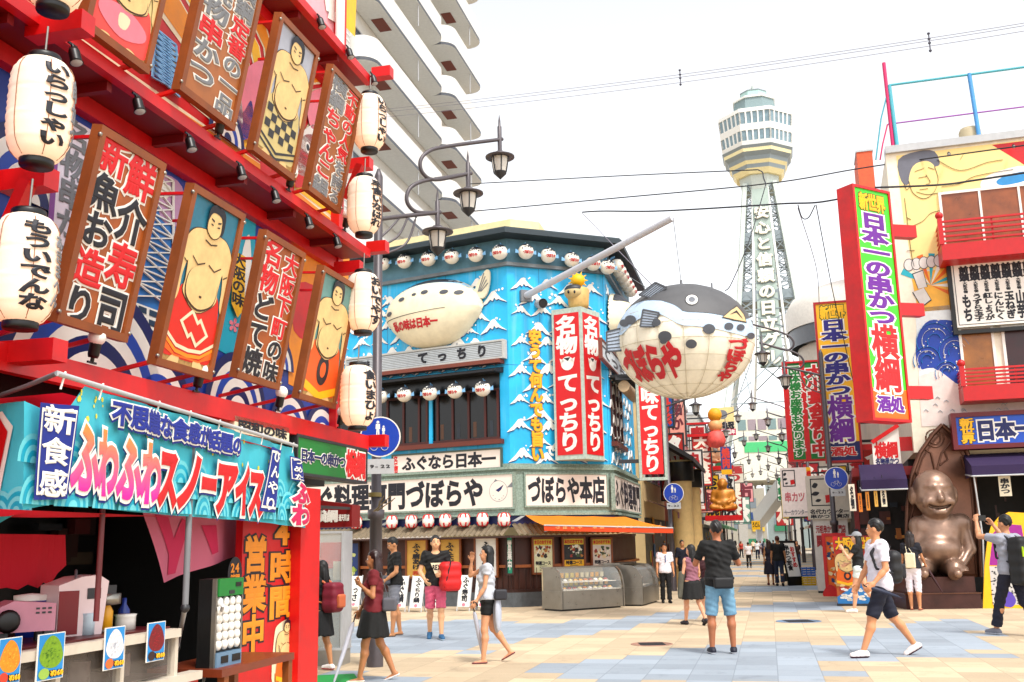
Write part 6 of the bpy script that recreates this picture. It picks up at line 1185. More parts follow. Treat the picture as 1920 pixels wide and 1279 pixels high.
u0, v0, u1, v1 = RB.quad_px([(1790, 784), (2010, 768), (2010, 828), (1798, 836)], .45); t = T('shop_sign', 'long blue shop sign in a dark red frame above the purple awning', 'sign', RB.p((u0 + u1) / 2, v0, .3)); mb = MB(); mb.box(RB, u0, u1, v0, v1, .1, .45, mt('1a62c8', .4)); mb.text(RB, '新世界', u0 + .08, v0 + .05, u0 + .36, v1 - .05, YEL, .05, INK, .1, True, .454); mb.text(RB, '日本一の串かつ', u0 + .4, v0 + .1, u0 + 3.2, v1 - .1, NAVY, .05, WHITE, .12, False, .454); mb.part('panel', t); mb = MB(); mb.frame(RB, u0 - .1, v0 - .08, u1, v1 + .08, .1, .05, .5, mt('7a1020', .45)); mb.part('frame', t)
# purple awnings
PUR = cloth('2e1c48', .2)
def purple(f, u0, u1, zb, zt2_, w0, w1, label):
    mb = MB(); t = T('awning', label, 'awning', f.p((u0 + u1) / 2, zb, (w0 + w1) / 2)); A = [f.p(u0, zt2_, w0), f.p(u1, zt2_, w0), f.p(u1, zb + .22, w1), f.p(u0, zb + .22, w1)]; B = [f.p(u0, zb, w0 + .0), f.p(u1, zb, w0), f.p(u1, zb, w1), f.p(u0, zb, w1)]; mb.quad(A[3], A[2], A[1], A[0], PUR); mb.quad(B[3], B[2], A[2], A[3], PUR); mb.add([A[0], A[3], B[3], B[0], A[1], A[2], B[2], B[1]], [(0, 1, 2, 3), (5, 4, 7, 6)], PUR); mb.part('canopy', t); mb = MB(); mb.tube([B[3], B[2]], .02, LGREY, 6); mb.tube([B[0] + [0, 0, .1], B[3]], .02, LGREY, 6); mb.part('rod', t)
z_a = rx(1850, 892, 1.2)[1]; z_b = rx(1850, 850, .1)[1]; purple(RB, rx(1822, 880, 1.2)[0], ru1, z_a, z_b, .02, 1.2, 'purple awning right of the bronze statue'); purple(RB, rx(1615, 905, 1.0)[0], rx(1700, 890, 1.0)[0], rx(1660, 918, 1.0)[1], rx(1690, 868, .2)[1], .02, 1.0, 'purple awning left of the bronze statue')
for i, (x0, x1, y0, y1, c) in enumerate(((1590, 1606, 908, 958, 'f0e8d8'), (1608, 1618, 925, 960, 'e89030'), (1622, 1632, 922, 957, 'e8a040'), (1638, 1647, 920, 950, 'f0c060'), (1650, 1664, 916, 950, 'f4e8d0'), (1871, 1898, 893, 930, 'f6eed8'))):
    u0, v0, u1, v1 = RB.box_px(x0, y0, x1, y1, .9); mb = MB(); mb.box(RB, u0, u1, v0, v1, .88, .9, mt(c, .6)); mb.text(RB, '串かつ' if i % 2 else '名物', u0 + .03, v0 + .05, u1 - .03, v1 - .05, INK, .05, w=.904); mb.tube([RB.p((u0 + u1) / 2, v1, .89), RB.p((u0 + u1) / 2, v1 + .3, .89)], .008, DGREY, 4)
    mb.thing('paper_sign', ['white paper sign hanging at the left end of the purple awning', 'first small orange paper strip under the purple awning', 'second small orange paper strip under the purple awning', 'pale orange paper strip under the purple awning', 'cream paper sign nearest the bronze statue under the awning', 'cream rounded paper sign under the right hand purple awning'][i], 'paper sign', None, 'paper signs under the purple awnings')
mb = MB()
for i in range(60): u = rr.uniform(ru0 + 2.6, ru1 - .5); v = rr.uniform(1.0, 2.5); mb.box(RB, u, u + rr.uniform(.08, .3), v, v + rr.uniform(.06, .25), -1.6 - i * .002, -1.5 - i * .002, mt(rr.choice(['a83018', 'c86a20', '6a1810', 'e0a040', '301810', '882018']), .5, noise=.3))
for i in range(40): u = rr.uniform(ru0 - 1.6, ru0 + .6); v = rr.uniform(.5, 2.3); mb.box(RB, u, u + rr.uniform(.05, .3), v, v + rr.uniform(.05, .4), -1.95 - i * .001, -1.9 + i * .002, mt(rr.choice(['5a2414', 'a86a28', '381408', 'c89048', '203040']), .5, noise=.3))
for i in range(14): u = rr.uniform(ru0 + .3, ru0 + 2); v = rr.uniform(.6, 2.3); mb.box(RB, u, u + .04, v, v + rr.uniform(.2, .6), -1.2, -1.16, mt('4a2018', .5))
mb.part('shop_interior', rh)
mb = MB(); a = RB.pw(1826, 893, 1.15); mb.tube([a, RB.pw(1843, 1010, 1.0), RB.pw(1846, 1130, 1.0) * [1, 1, 0]], .018, LGREY, 6); mb.thing('awning_pole', 'thin pale grey pole between the bronze statue and the yellow cut out board', 'pole')
u0, v0, u1, v1 = RB.box_px(1634, 822, 1692, 886, -.3); mb = MB(); mb.poly(RB, [(u0, v0), (u1, v0), (u1, v1 + .25), (u0, v1 - .1)], WHITE, -.3, .06); mb.text(RB, '横綱', u0 + .05, v0 + .35, u1 - .05, v1 - .1, TXRED, .04, vert=False, w=-.296); mb.text(RB, '名物串かつ', u0 + .05, v0 + .2, u1 - .05, v0 + .36, NAVY, .05, vert=False, w=-.296); mb.text(RB, '営業中', u0 + .08, v0 + .02, u1 - .08, v0 + .18, TXRED, .04, vert=False, w=-.296); mb.box(RB, u1, u1 + .5, v0 + .5, v1, -.34, -.3, RED); mb.beam(RB.p(u0, v1 - .1, -.28), RB.p(u1, v1 + .28, -.28), .09, RED); mb.thing('shop_sign', 'white sign with red and blue lettering under a slanting red bar left of the statue', 'sign')
# roof frame
mb = MB(); t = T('roof_frame', 'thin teal and pink pole frame standing on the roof of the right corner restaurant', 'frame', RB.p(ru0 + 1, rzt, -.3)); TQ = mt('5fb6c4', .5); MG = mt('d83078', .5); P = lambda x, y: RB.pw(x, y, -.3)
mb.tube([P(1684, 290), P(1667, 160)], .05, TQ, 6); mb.tube([P(1838, 270), P(1817, 138)], .05, mt('5fa6dc', .5), 6); mb.part('post', t); mb = MB(); mb.tube([P(1676, 290), P(1657, 118)], .045, MG, 6); mb.part('post', t)
mb = MB(); mb.tube([P(1667, 160), P(1817, 140), P(2000, 115)], .03, TQ, 6); mb.tube([P(1665, 233), P(1828, 212), P(2000, 190)], .02, mt('a86ab8', .5), 6); mb.part('rail', t); mb = MB(); mb.tube([P(1663, 178), P(1652, 222), P(1642, 300)], .02, TQ, 5); mb.tube([P(1664, 233), P(1655, 270), P(1650, 300)], .02, MG, 5); mb.part('stay', t)
for i, (x, y) in enumerate(((1778, 286), (1899, 272))): spot(RB.pw(x, y, .15), RB.N + [0, 0, -.8], 'black roof edge spotlight over the wrestler mural, %s' % ('nearer the painted face' if i == 0 else 'nearer the red corner'), False)
mb = MB(); p = RB.pw(1820, 262, -.6); mb.lathe(p, [(.26, -.2), (.26, .2), (.22, .28), (0, .3)], mt('c8bca0', .6), 16); mb.thing('roof_tank', 'small beige round tank on the roof above the mural', 'tank')
# ---- big upright signs over the street
def upright(r, quad, faz, depth, side, label, body, boxc, parts):
    cx, cy_ = np.mean([p[0] for p in quad]), np.mean([p[1] for p in quad]); q = at_r(cx, cy_, r); f = Fr((q[0], q[1], 0), az(faz)); u0, v0, u1, v1 = f.quad_px(quad); t = T('upright_sign', label, 'upright sign', f.p((u0 + u1) / 2, v0, -depth / 2)); mb = MB(); mb.box(f, u0 - .05, u1 + .05, v0 - .06, v1 + .06, -depth, -.01, boxc); mb.part('box', t)
    mb = MB(); mb.box(f, u0, u1, v0, v1, -.008, .002, body); W_2, H = u1 - u0, v1 - v0
    for tx, a, b, c, out, wt, ow, hz, bgc in parts:
        if bgc: mb.box(f, u0, u1, v0, v1 - a * H + .03 * H, .002, .006, bgc)
        if hz: mb.text(f, tx, u0 + .13 * W_2, v1 - b * H, u1 - .13 * W_2, v1 - a * H, c, wt, out, ow, False, .008, 1.05)
        else: mb.text(f, tx, u0 + .14 * W_2, v1 - b * H, u1 - .14 * W_2, v1 - a * H, c, wt, out, ow, True, .008, 1.06)
    mb.part('face', t); mb = MB(); mb.frame(f, u0 - .05, v0 - .06, u1 + .05, v1 + .06, .06, -.012, .03, boxc); mb.part('frame', t); return t, f, (u0, v0, u1, v1)
PUR2 = mt('7a1fa0', .5, noise=0)
gs, gf, gq = upright(22.6, [(1597, 350), (1656, 362), (1713, 788), (1641, 783)], 60, .42, 0, 'tall green upright sign in a red box with purple and red lettering', mt('58d838', .45, noise=.05), RED,
    [('新世界', .02, .095, YEL, mt('7a6a10', .5), .05, .1, True, None), ('日本一の串かつ', .105, .60, PUR2, WHITE, .05, .12, False, None), ('横綱', .60, .885, RED, WHITE, .034, .1, False, None), ('酒処', .905, .972, PUR2, WHITE, .045, .1, True, ORANGE)])
for y0, x0 in ((428, 1664), (578, 1690), (735, 1708)): a = gf.p(gq[2], gf.px(x0, y0)[1], -.2); mb = MB(); mb.beam(a, a + az(78) * .75, .22, RED, .28); mb.part('bracket', gs)
ys_, yf, yq = upright(29.5, [(1525, 572), (1590, 566), (1615, 860), (1555, 866)], 106, .4, 0, 'yellow upright sign in a red frame with navy lettering behind the lamp post', mt('f8c20c', .45, noise=.04), mt('b81018', .45),
    [('新世界', .015, .10, YEL, mt('3a6a20', .5), .05, .12, True, None), ('日本一の串かつ', .105, .595, mt('2a1a8a', .5, noise=0), WHITE, .055, .11, False, None), ('横綱', .595, .885, PUR2, WHITE, .034, .09, False, None), ('酒処', .915, .972, RED, WHITE, .045, .09, True, NAVY)])
for v in (yq[3] - .7, (yq[1] + yq[3]) / 2, yq[1] + .35): mb = MB(); mb.beam(yf.p(yq[2], v, -.2), yf.p(yq[2] + 1.6, v, -.2), .16, RED); mb.part('bracket', ys_)
t, f, q = upright(33, [(1466, 684), (1546, 676), (1560, 858), (1484, 864)], 106, .2, 0, 'green and red double banner sign left of the yellow upright sign', GREEN, RED, [])
mb = MB(); um = (q[0] + q[2]) / 2 - .05; mb.box(f, q[0], q[0] + .12, q[1], q[3], .003, .008, RED); mb.box(f, um - .1, um + .06, q[1], q[3], .003, .008, RED); mb.text(f, '団体様お座敷もあります', q[0] + .14, q[1] + .1, um - .1, q[3] - .1, GREEN, .05, WHITE, .13, True, .01); mb.text(f, '大小宴会承り中', um + .1, q[1] + .1, q[2] - .08, q[3] - .1, RED, .06, WHITE, .13, True, .01); mb.part('lettering', t)
for v in (q[3] - .6, q[1] + .5): mb = MB(); mb.beam(f.p(q[2], v, -.1), f.p(q[2] + 2, v, -.1), .08, DGREY); mb.part('bracket', t)
# ---- bronze seated figure comes with the people; its throne and base
sp0, sp1 = ground(1700, 1143), ground(1842, 1141); sfm = Fr((sp0[0], sp0[1], 0), (sp1 - sp0) * np.array([1, 1, 0])); SWd = np.linalg.norm((sp1 - sp0)[:2]); BRZ = mt('7c5a4a', .32, metal=.65, noise=.3, scale=2.5, bump=.1)
stt = T('bronze_statue', 'brown bronze seated figure before a pointed arch on a stepped base', 'statue', sfm.p(SWd / 2, 0, -.6))
z_p1, z_p2 = sfm.px(1770, 1112)[1], sfm.px(1770, 1082, -.1)[1]; mb = MB(); BB_ = mt('5a3a34', .45, metal=.45, noise=.35, scale=3, bump=.15)
mb.box(sfm, 0, SWd, 0, z_p1 - .02, -1.35, 0, BB_); mb.box(sfm, -.02, SWd + .02, z_p1 - .02, z_p1, -1.37, .02, BRZ); mb.box(sfm, .06, SWd - .06, z_p1, z_p2, -1.3, -.1, BB_); mb.part('pedestal', stt)
aw = -.95; P = [sfm.px(x, y, aw) for x, y in ((1703, 1082), (1700, 1010), (1701, 950), (1708, 895), (1724, 850), (1748, 815), (1766, 797), (1786, 813), (1812, 845), (1826, 890), (1831, 950), (1834, 1010), (1838, 1082))]
mb = MB(); mb.poly(sfm, P, BRZ, aw, .16); c = np.mean(P, 0); In = [tuple(c + (np.array(p) - c) * [.87, .93] + [0, -.06]) for p in P]; mb.poly(sfm, In, mt('926c5a', .38, metal=.55, noise=.35, scale=2), aw + .004)
for A, B in zip(P, P[1:]): mb.tube([sfm.p(*A, aw + .02), sfm.p(*B, aw + .02)], .05, BRZ, 8)
for A, B in zip(In, In[1:]): mb.tube([sfm.p(*A, aw + .01), sfm.p(*B, aw + .01)], .018, BRZ, 6)
cc = sfm.px(1752, 822, aw)
for r in (.2, .13): ring = [sfm.p(cc[0] + r * math.cos(t_), cc[1] + r * math.sin(t_), aw + .02) for t_ in np.linspace(0, 6.283, 25)]; mb.tube(ring, .02, BRZ, 6)
for PL in ([(1727, 838), (1745, 850), (1752, 880)], [(1782, 830), (1765, 850), (1757, 880)], [(1712, 880), (1722, 895), (1718, 925)], [(1802, 855), (1808, 875), (1822, 890)], [(1770, 845), (1776, 862), (1762, 872)], [(1706, 940), (1714, 950), (1706, 975)]): mb.tube([sfm.p(*sfm.px(x, y, aw), aw + .02) for x, y in PL], .022, BRZ, 6)
mb.part('arch', stt)
# ---- yellow cut-out board, red stand, poster board, white kiosk, crates
q = ground(1850, 1141); f = Fr((q[0], q[1], 0), az(104)); P = lambda L: [f.px(x, y) for x, y in L]; mb = MB(); t = T('cutout_board', 'yellow edged cut out photo board with a purple top beside the statue', 'board', q)
mb.poly(f, P([(1843, 1141), (1846, 1060), (1852, 1010), (1858, 988), (1872, 970), (1892, 960), (1925, 962), (1940, 1040), (1940, 1141)]), YEL, 0, .04); mb.poly(f, P([(1862, 1000), (1880, 982), (1915, 985), (1928, 1060), (1855, 1060)]), mt('a82098', .5), .004, 0, 0); mb.poly(f, P([(1855, 1062), (1928, 1062), (1928, 1134), (1862, 1134)]), mt('d0ccc8', .5), .004); mb.poly(f, P([(1866, 1010), (1870, 1008), (1884, 1040), (1880, 1044)]), WHITE, .008)
for i in range(140): x, y = rr.uniform(1858, 1925), rr.uniform(1064, 1132); a = f.px(x, y); mb.poly(f, [(a[0] + .025 * math.cos(t_ + i), a[1] + .014 * math.sin(t_ + i)) for t_ in (0, 1.5, 3, 4.5)], INK, .007)
mb.poly(f, P([(1872, 1128), (1890, 1108), (1905, 1125), (1895, 1139)]), mt('6a50b8', .5), .01, 0, 3); mb.part('panel', t)
q = ground(1548, 1118); f = Fr((q[0], q[1], 0), az(108)); t = T('menu_stand', 'red framed menu stand with a red foot beside the lamp post', 'stand', q); u0, v0, u1, v1 = f.box_px(1540, 1000, 1590, 1112); mb = MB(); mb.box(f, u0 + .06, u1, v0 + .1, v1 - .06, -.05, 0, ORANGE); blobs(['e0a030', 'f0e0b0', 'a83018', 'f4f0e0', '284878'], 40, 8)(mb, f, u0 + .06, v0 + .1, u1 - u0 - .06, v1 - v0 - .2, .002); mb.part('panel', t); mb = MB(); mb.frame(f, u0, v0, u1 + .06, v1, .09, -.08, .03, RED); mb.poly(f, [(u0 - .05, 0), (u0 + .3, 0), (u0 + .26, .22), (u0 + .1, .3), (u0 - .05, .14)], RED, .1, .2, 3); mb.part('frame', t)
q = ground(1563, 1136); f = Fr((q[0], q[1], 0), az(107)); t = T('poster_board', 'bright souvenir poster board with yellow district lettering behind the girl in a cap', 'poster board', q); u0, v0, u1, v1 = f.box_px(1561, 1006, 1652, 1136); mb = MB(); mb.box(f, u0, u1, .04, v1, -.05, 0, mt('c86a2a', .5)); H = v1; W_3 = u1 - u0
blobs(['e07828', 'f0b840', 'c83020', 'f4ece0', '3a88c8', 'e8d8b0'], 60, 9, (.05, .8), .14)(mb, f, u0, 0.04, W_3, H - .06, .002); mb.poly(f, [(u0, .05), (u1, .05), (u1, .3), (u0 + W_3 * .6, .5), (u0 + W_3 * .3, .38), (u0, .2)], mt('3a90cc', .5), .03, 0, 0)
for i in range(30): x, y = rr.uniform(u0 + .05, u1 - .05), rr.uniform(.08, .4); mb.poly(f, [(x + .06 * math.cos(a), y + .03 * math.sin(a)) for a in (0, 1.3, 2.6, 3.9, 5.2)], WHITE, .034)
g = f.at(u0 + W_3 * .28, .42, .034); sumo(mb, g, .55, .95, ORANGE, 'ring'); mb.box(f, u0, u1, H - .32, H, .002, .04, RED); mb.text(f, '大阪新世界', u0 + .05, H - .3, u1 - .05, H - .03, YEL, .055, INK, .11, False, .044); mb.part('panel', t); mb = MB(); mb.box(f, u0 - .02, u1 + .02, 0, .05, -.2, .1, DGREY); mb.part('foot', t)
q = ground(1560, 1112); f = Fr((q[0], q[1], 0), az(105)); t = T('kiosk_sign', 'white pillar sign with a framed brush drawing and red writing behind the lamp post', 'sign pillar', q); u0, v0, u1, v1 = f.box_px(1524, 972, 1600, 1112); mb = MB(); mb.box(f, u0, u1, 0.06, v1, -.5, 0, mt('e4e0dc', .6)); mb.box(f, u0, u1, 0, .06, -.5, .02, BLACK); mb.text(f, '元祖串かつ専門店', u0 + .06, v1 - .42, u1 - .06, v1 - .2, mt('b03038', .5, noise=0), .04, vert=False, w=.004); mb.text(f, '関東串揚', u0 + .06, v1 - .8, u1 - .1, v1 - .48, mt('b03038', .5, noise=0), .05, vert=False, w=.004); mb.part('pillar', t)
def drawing(f, u0, v0, u1, v1, w, mbx):
    W_4, H = u1 - u0, v1 - v0; mbx.frame(f, u0, v0, u1, v1, .03, w, w + .004, INK)
    for a, b, c, d in ((.2, .75, .12, .1), (.2, .45, .16, .08), (.3, .2, .12, .06)): mbx.poly(f, [(u0 + W_4 * (a + c * math.cos(t_) * (1 + .3 * math.sin(2 * t_))), v0 + H * (b + d * math.sin(t_))) for t_ in np.linspace(0, 6.28, 12)[:-1]], INK, w + .004)
    mbx.poly(f, [(u0 + W_4 * .62, v0 + H * .1), (u0 + W_4 * .95, v0 + H * .16), (u0 + W_4 * .9, v0 + H * .42), (u0 + W_4 * .6, v0 + H * .38)], RED, w + .006)
mb = MB(); a, b, c, d = f.box_px(1510, 893, 1600, 972, .1); mb.box(f, a, c, b, d, -.5, .1, mt('ded8cc', .6)); x0, y0, x1, y1 = f.box_px(1518, 898, 1566, 948, .1); drawing(f, x0, y0, x1, y1, .1, mb); mb.text(f, '名代カウンター', a + .06, b + .14, c - .1, b + .28, INK, .04, vert=False, w=.104); mb.text(f, '串かつ百貨店', a + .06, b + .02, c - .1, b + .13, INK, .04, vert=False, w=.104); mb.part('top_panel', t)
q = at_r(1488, 925, 37); f = Fr((q[0], q[1], 0), az(105)); t = T('hanging_sign', 'pale sign panel with a small framed drawing and faint red writing beside the pillar sign', 'sign', q); mb = MB(); a, b, c, d = f.box_px(1462, 878, 1518, 968); mb.box(f, a, c, b, d, -.15, 0, mt('e8dcd8', .6)); x0, y0, x1, y1 = f.box_px(1466, 882, 1492, 912); drawing(f, x0, y0, x1, y1, 0, mb); mb.text(f, '串カツ', a + .1, b + .5, c - .1, b + .85, mt('c87078', .5, noise=0), .03, vert=False, w=.004); mb.text(f, '十一カウンター', a + .05, b + .06, c - .05, b + .24, GREY, .03, vert=False, w=.004); mb.box(f, c, c + .15, b, d, -.12, 0, YEL); mb.text(f, '焼肉大', c, b + .6, c + .15, d - .1, RED, .04, w=.004); mb.beam(f.p(c, d - .2, -.1), f.p(c + 1.6, d - .2, -.1), .06, DGREY); mb.part('panel', t)
q = ground(1518, 1098); f = Fr((q[0], q[1], 0), az(100))
for i, (z0, c, lb) in enumerate(((0, 'e0b818', 'yellow plastic crate at the foot of the white pillar sign'), (.3, '2a70c0', 'blue plastic crate stacked on the yellow crate'))):
    mb = MB()
    for a in range(4): mb.box(f, -.22, .22, z0 + a * .075, z0 + a * .075 + .05, -.32, 0, mt(c, .5))
    for a in (-.22, -.08, .06, .19): mb.box(f, a, a + .03, z0, z0 + .29, -.005, .012, mt(c, .5))
    mb.thing('crate', lb, 'crate', None, 'plastic crates by the pillar sign')
for i, (x, y, lb) in enumerate(((1494, 1098, 'leaning black and white menu board left of the crates'), (1484, 1090, 'dark menu board with red writing further left of the crates'))):
    q = ground(x, y); f = Fr((q[0], q[1], 0), az(70)).tilt(0, 0, 0, -14); mb = MB(); mb.box(f, -.3, .3, 0, 1.5, -.03, 0, BLACK); mb.box(f, -.24, .24, .3, 1.42, 0, .006, WHITE if i == 0 else CREAM); mb.text(f, '串かつ定食', -.2, .5, .0, 1.35, INK, .05, w=.01); mb.text(f, 'おすすめ', .02, .6, .2, 1.3, RED, .05, w=.01); mb.beam(f.p(0, 1.4, -.03), f.p(0, 0, -.5) * [1, 1, 0], .04, BLACK); mb.thing('menu_board', lb, 'menu board', None, 'leaning menu boards')
# ================================================================ shops along the far street
def shop(side, a0_, a1_, h, col, label, rng, signs, depth=7):
    lat = -3.95 if side < 0 else 4.2; f = Fr(st(lat, 0), SU) if side < 0 else Fr(st(lat, 0), -SU); U = (lambda a: a) if side < 0 else (lambda a: -a); u0, u1 = min(U(a0_), U(a1_)), max(U(a0_), U(a1_))
    t = T('shop_building', label, 'shop', f.p((u0 + u1) / 2, 0, -3)); r = random.Random(rng); mb = MB(); mb.box(f, u0, u1, 0, h, -depth, 0, mt(col, .65, noise=.15, scale=1)); mb.box(f, u0 - .05, u1 + .05, h, h + .2, -depth, .12, LGREY); mb.part('wall', t)
    for z in np.arange(3.6, h - 1.4, 2.9):
        for u in np.arange(u0 + .5, u1 - 1.4, 2.0): mb = MB(); mb.box(f, u, u + 1.3, z, z + 1.4, .0, .03, mt('4a545c', .25, noise=.2)); mb.frame(f, u - .05, z - .05, u + 1.35, z + 1.45, .05, .0, .06, LGREY); mb.part('window', t)
    mb = MB(); mb.box(f, u0 + .2, u1 - .2, .1, 2.3, .0, .02, mt(r.choice(['1c1412', '2a1a14', '141418']), .4)); 
    for k in range(10): u = r.uniform(u0 + .3, u1 - .8); z = r.uniform(.5, 1.9); mb.box(f, u, u + r.uniform(.2, .5), z, z + r.uniform(.2, .6), .02 + k * .003, .04 + k * .003, mt(r.choice(['e0a838', 'c83020', 'f0e8d8', '3878b0', 'e8d050', 'a84828']), .5, noise=.3, scale=8))
    mb.part('shop_front', t); mb = MB(); c = r.choice(['b83028', '2a5a8a', 'c87a28', '3a7a4a', 'e8e0d0', '6a2a50']); mb.add([f.p(u0 + .2, 2.9, .02), f.p(u1 - .2, 2.9, .02), f.p(u1 - .2, 2.45, 1.1), f.p(u0 + .2, 2.45, 1.1), f.p(u1 - .2, 2.25, 1.1), f.p(u0 + .2, 2.25, 1.1)], [(3, 2, 1, 0), (5, 4, 2, 3)], mt(c, .6)); mb.part('awning', t)
    for (tx, z0, z1_, ww, bgc, ink) in signs:
        a_ = r.uniform(u0 + .5, u1 - .5); g = Fr(f.p(a_, 0, .25), SN); off = 0 if side < 0 else -ww; mb = MB(); mb.box(g, off, off + ww, z0, z1_, -.18, 0, mt(bgc, .5)); v = (z1_ - z0) > ww
        mb.text(g, tx, off + .08, z0 + .08, off + ww - .08, z1_ - .08, mt(ink, .5, noise=0), .05, vert=v, w=.004); mb.frame(g, off - .04, z0 - .04, off + ww + .04, z1_ + .04, .05, -.2, .02, DGREY); mb.beam(g.p(.0, z1_ - .3, -.1), g.p(-.28 if side < 0 else .28, z1_ - .3, -.1), .06, DGREY); mb.part('projecting_sign', t)
SGN = lambda r: [(r.choice(['食堂', '串かつ', '喫茶', '酒場', 'すし', '射的', '麻雀', '将棋', '焼肉']), z, z + r.uniform(1.2, 2.6), r.uniform(.6, .9), *r.choice([('f0ece4', 'c02028'), ('2a62a8', 'e04030'), ('e8c028', '1c1c22'), ('c83828', 'f4f0e8'), ('f0b0a0', '803040')])) for z in (3.0, 5.4)]
r5 = random.Random(11)
for side, a0_, a1_, h, col, lb in ((-1, 33.8, 41, 6.2, 'e8cfa0', 'cream shop with a dark sloping roof next past the blue restaurant'), (-1, 41, 48, 9.6, 'b8623c', 'brick shop building beyond the cream shop on the left'), (-1, 48, 56, 8.4, 'e8a8a8', 'pink shop building on the left of the far street'), (-1, 56, 66, 7.5, 'd8c8a8', 'beige shop behind the pink building on the left'), (-1, 66, 80, 9.5, 'c8c4bc', 'grey shop block far along the left side'), (-1, 80, 100, 9, 'd8d4c8', 'pale shop block farthest along the left side'),
                                (1, 31.5, 39, 8.5, 'e6dccc', 'cream building behind the yellow upright sign'), (1, 39, 50, 7.5, 'd0c8bc', 'grey beige shop behind the double banner sign'), (1, 50, 64, 8, 'e0d8cc', 'pale shop midway along the right of the far street'), (1, 64, 84, 9, 'd4d0c8', 'light grey shop block far along the right side'), (1, 84, 104, 9, 'dcd8d0', 'pale shop block farthest along the right side')):
    shop(side, a0_, a1_, h, col, lb, int(a0_), SGN(r5))
f = Fr(st(-3.95, 0), SU); mb = MB(); V = [f.p(34, 5.2, .0), f.p(40.8, 5.2, .0), f.p(40.8, 4.1, 1.7), f.p(34, 4.1, 1.7)]; mb.add(V + [v + np.array([0, 0, .16]) for v in V], [(0, 1, 2, 3), (7, 6, 5, 4), (3, 2, 6, 7), (0, 3, 7, 4), (1, 0, 4, 5), (2, 1, 5, 6)], mt('2c2626', .6)); mb.thing('lean_to_roof', 'black sloping roof on cream columns past the red hanging sign', 'roof')
for i, a in enumerate((35, 39.5)): mb = MB(); p = f.p(a, 0, 1.2); mb.lathe(p, [(.34, 0), (.34, 3.5), (.42, 3.55), (.42, 4.2), (0, 4.25)], mt('ecd09a', .6), 16); mb.lathe(p, [(.37, 3.5), (.43, 3.5), (.43, 4.15)], BLACK, 16); mb.thing('column', ['round cream column with a black top nearest the red hanging sign', 'round cream column with a black top, second under the sloping roof'][i], 'column')
mb = MB(); p = at_r(1340, 778, 52); mb.ell(p, (.36, .36, .36), mt('f0b000', .6, noise=.3, scale=20), 16, 10); mb.ell(p - [0, 0, .55], (.36, .34, .34), mt('e8b078', .5), 14, 10); mb.lathe(p + np.array([0, 0, -1.5]), [(0, -.2), (.4, -.1), (.5, .2), (.36, .6), (.2, .7)], mt('e86a60', .6, noise=.3), 14); mb.beam(p + [0, 0, -1], p + SN * -2.2 + [0, 0, -1], .15, RED); mb.beam(p + [0, 0, -.4], p + SN * -2.2 + [0, 0, -.4], .1, RED); mb.thing('lantern_ornament', 'round yellow topped ornament hung out from the shops beyond the balloon fish', 'ornament')
q = at_r(1357, 785, 62); f = Fr((q[0], q[1], 0), az(104)); mb = MB(); a, b, c, d = f.box_px(1332, 765, 1377, 790); mb.box(f, a, c, b, d, -.3, 0, mt('f2dca0', .5)); mb.poly(f, [((a + c) / 2 + .3 * math.cos(t_), (b + d) / 2 + .28 * math.sin(t_)) for t_ in np.linspace(0, 6.28, 16)], GREY, .004); a2, b2, c2, d2 = f.box_px(1350, 790, 1380, 805); mb.box(f, a2, c2, b2, d2, -.3, -.02, CREAM); mb.text(f, '亀冠', a2 + .1, b2 + .05, c2 - .1, d2 - .05, INK, .05, vert=False); a3, b3, c3, d3 = f.box_px(1350, 805, 1380, 815); mb.box(f, a3, c3, b3, d3, -.3, -.01, MAG); mb.text(f, '創業百年', a3 + .05, b3 + .04, c3 - .05, d3 - .04, WHITE, .05, vert=False); mb.beam(f.p(a, b + .3, -.15), f.p(a - 2, b + .3, -.15), .08, DGREY); mb.thing('hanging_sign', 'pale yellow sign with a magenta strip hanging over the far street', 'sign')
q = at_r(1362, 868, 48); f = Fr((q[0], q[1], 0), az(104)); mb = MB(); a, b, c, d = f.box_px(1350, 838, 1372, 880); mb.box(f, a, c, b, d, -.2, 0, mt('3a5a98', .5)); mb.text(f, '焼肉', a + .06, b + .06, c - .06, d - .06, mt('e05040', .5, noise=0), .05); mb.box(f, a, c, b - .22, b, -.2, .01, YEL); mb.beam(f.p(a, d - .2, -.1), f.p(a - 1.2, d - .2, -.1), .06, DGREY); mb.thing('hanging_sign', 'blue sign with two red characters over the far street', 'sign')
q = at_r(1418, 985, 92); f = Fr((q[0], q[1], 0), az(104)); mb = MB(); a, b, c, d = f.box_px(1409, 977, 1426, 993); mb.box(f, a, c, b, d, -.2, 0, YEL); mb.text(f, 'うどん', a + .05, b + .2, c - .05, d - .1, INK, .05, vert=False); mb.beam(f.p(a, d - .1, -.1), f.p(a - 4, d - .1, -.1), .06, DGREY); mb.thing('hanging_sign', 'small square yellow sign low over the far end of the street', 'sign')
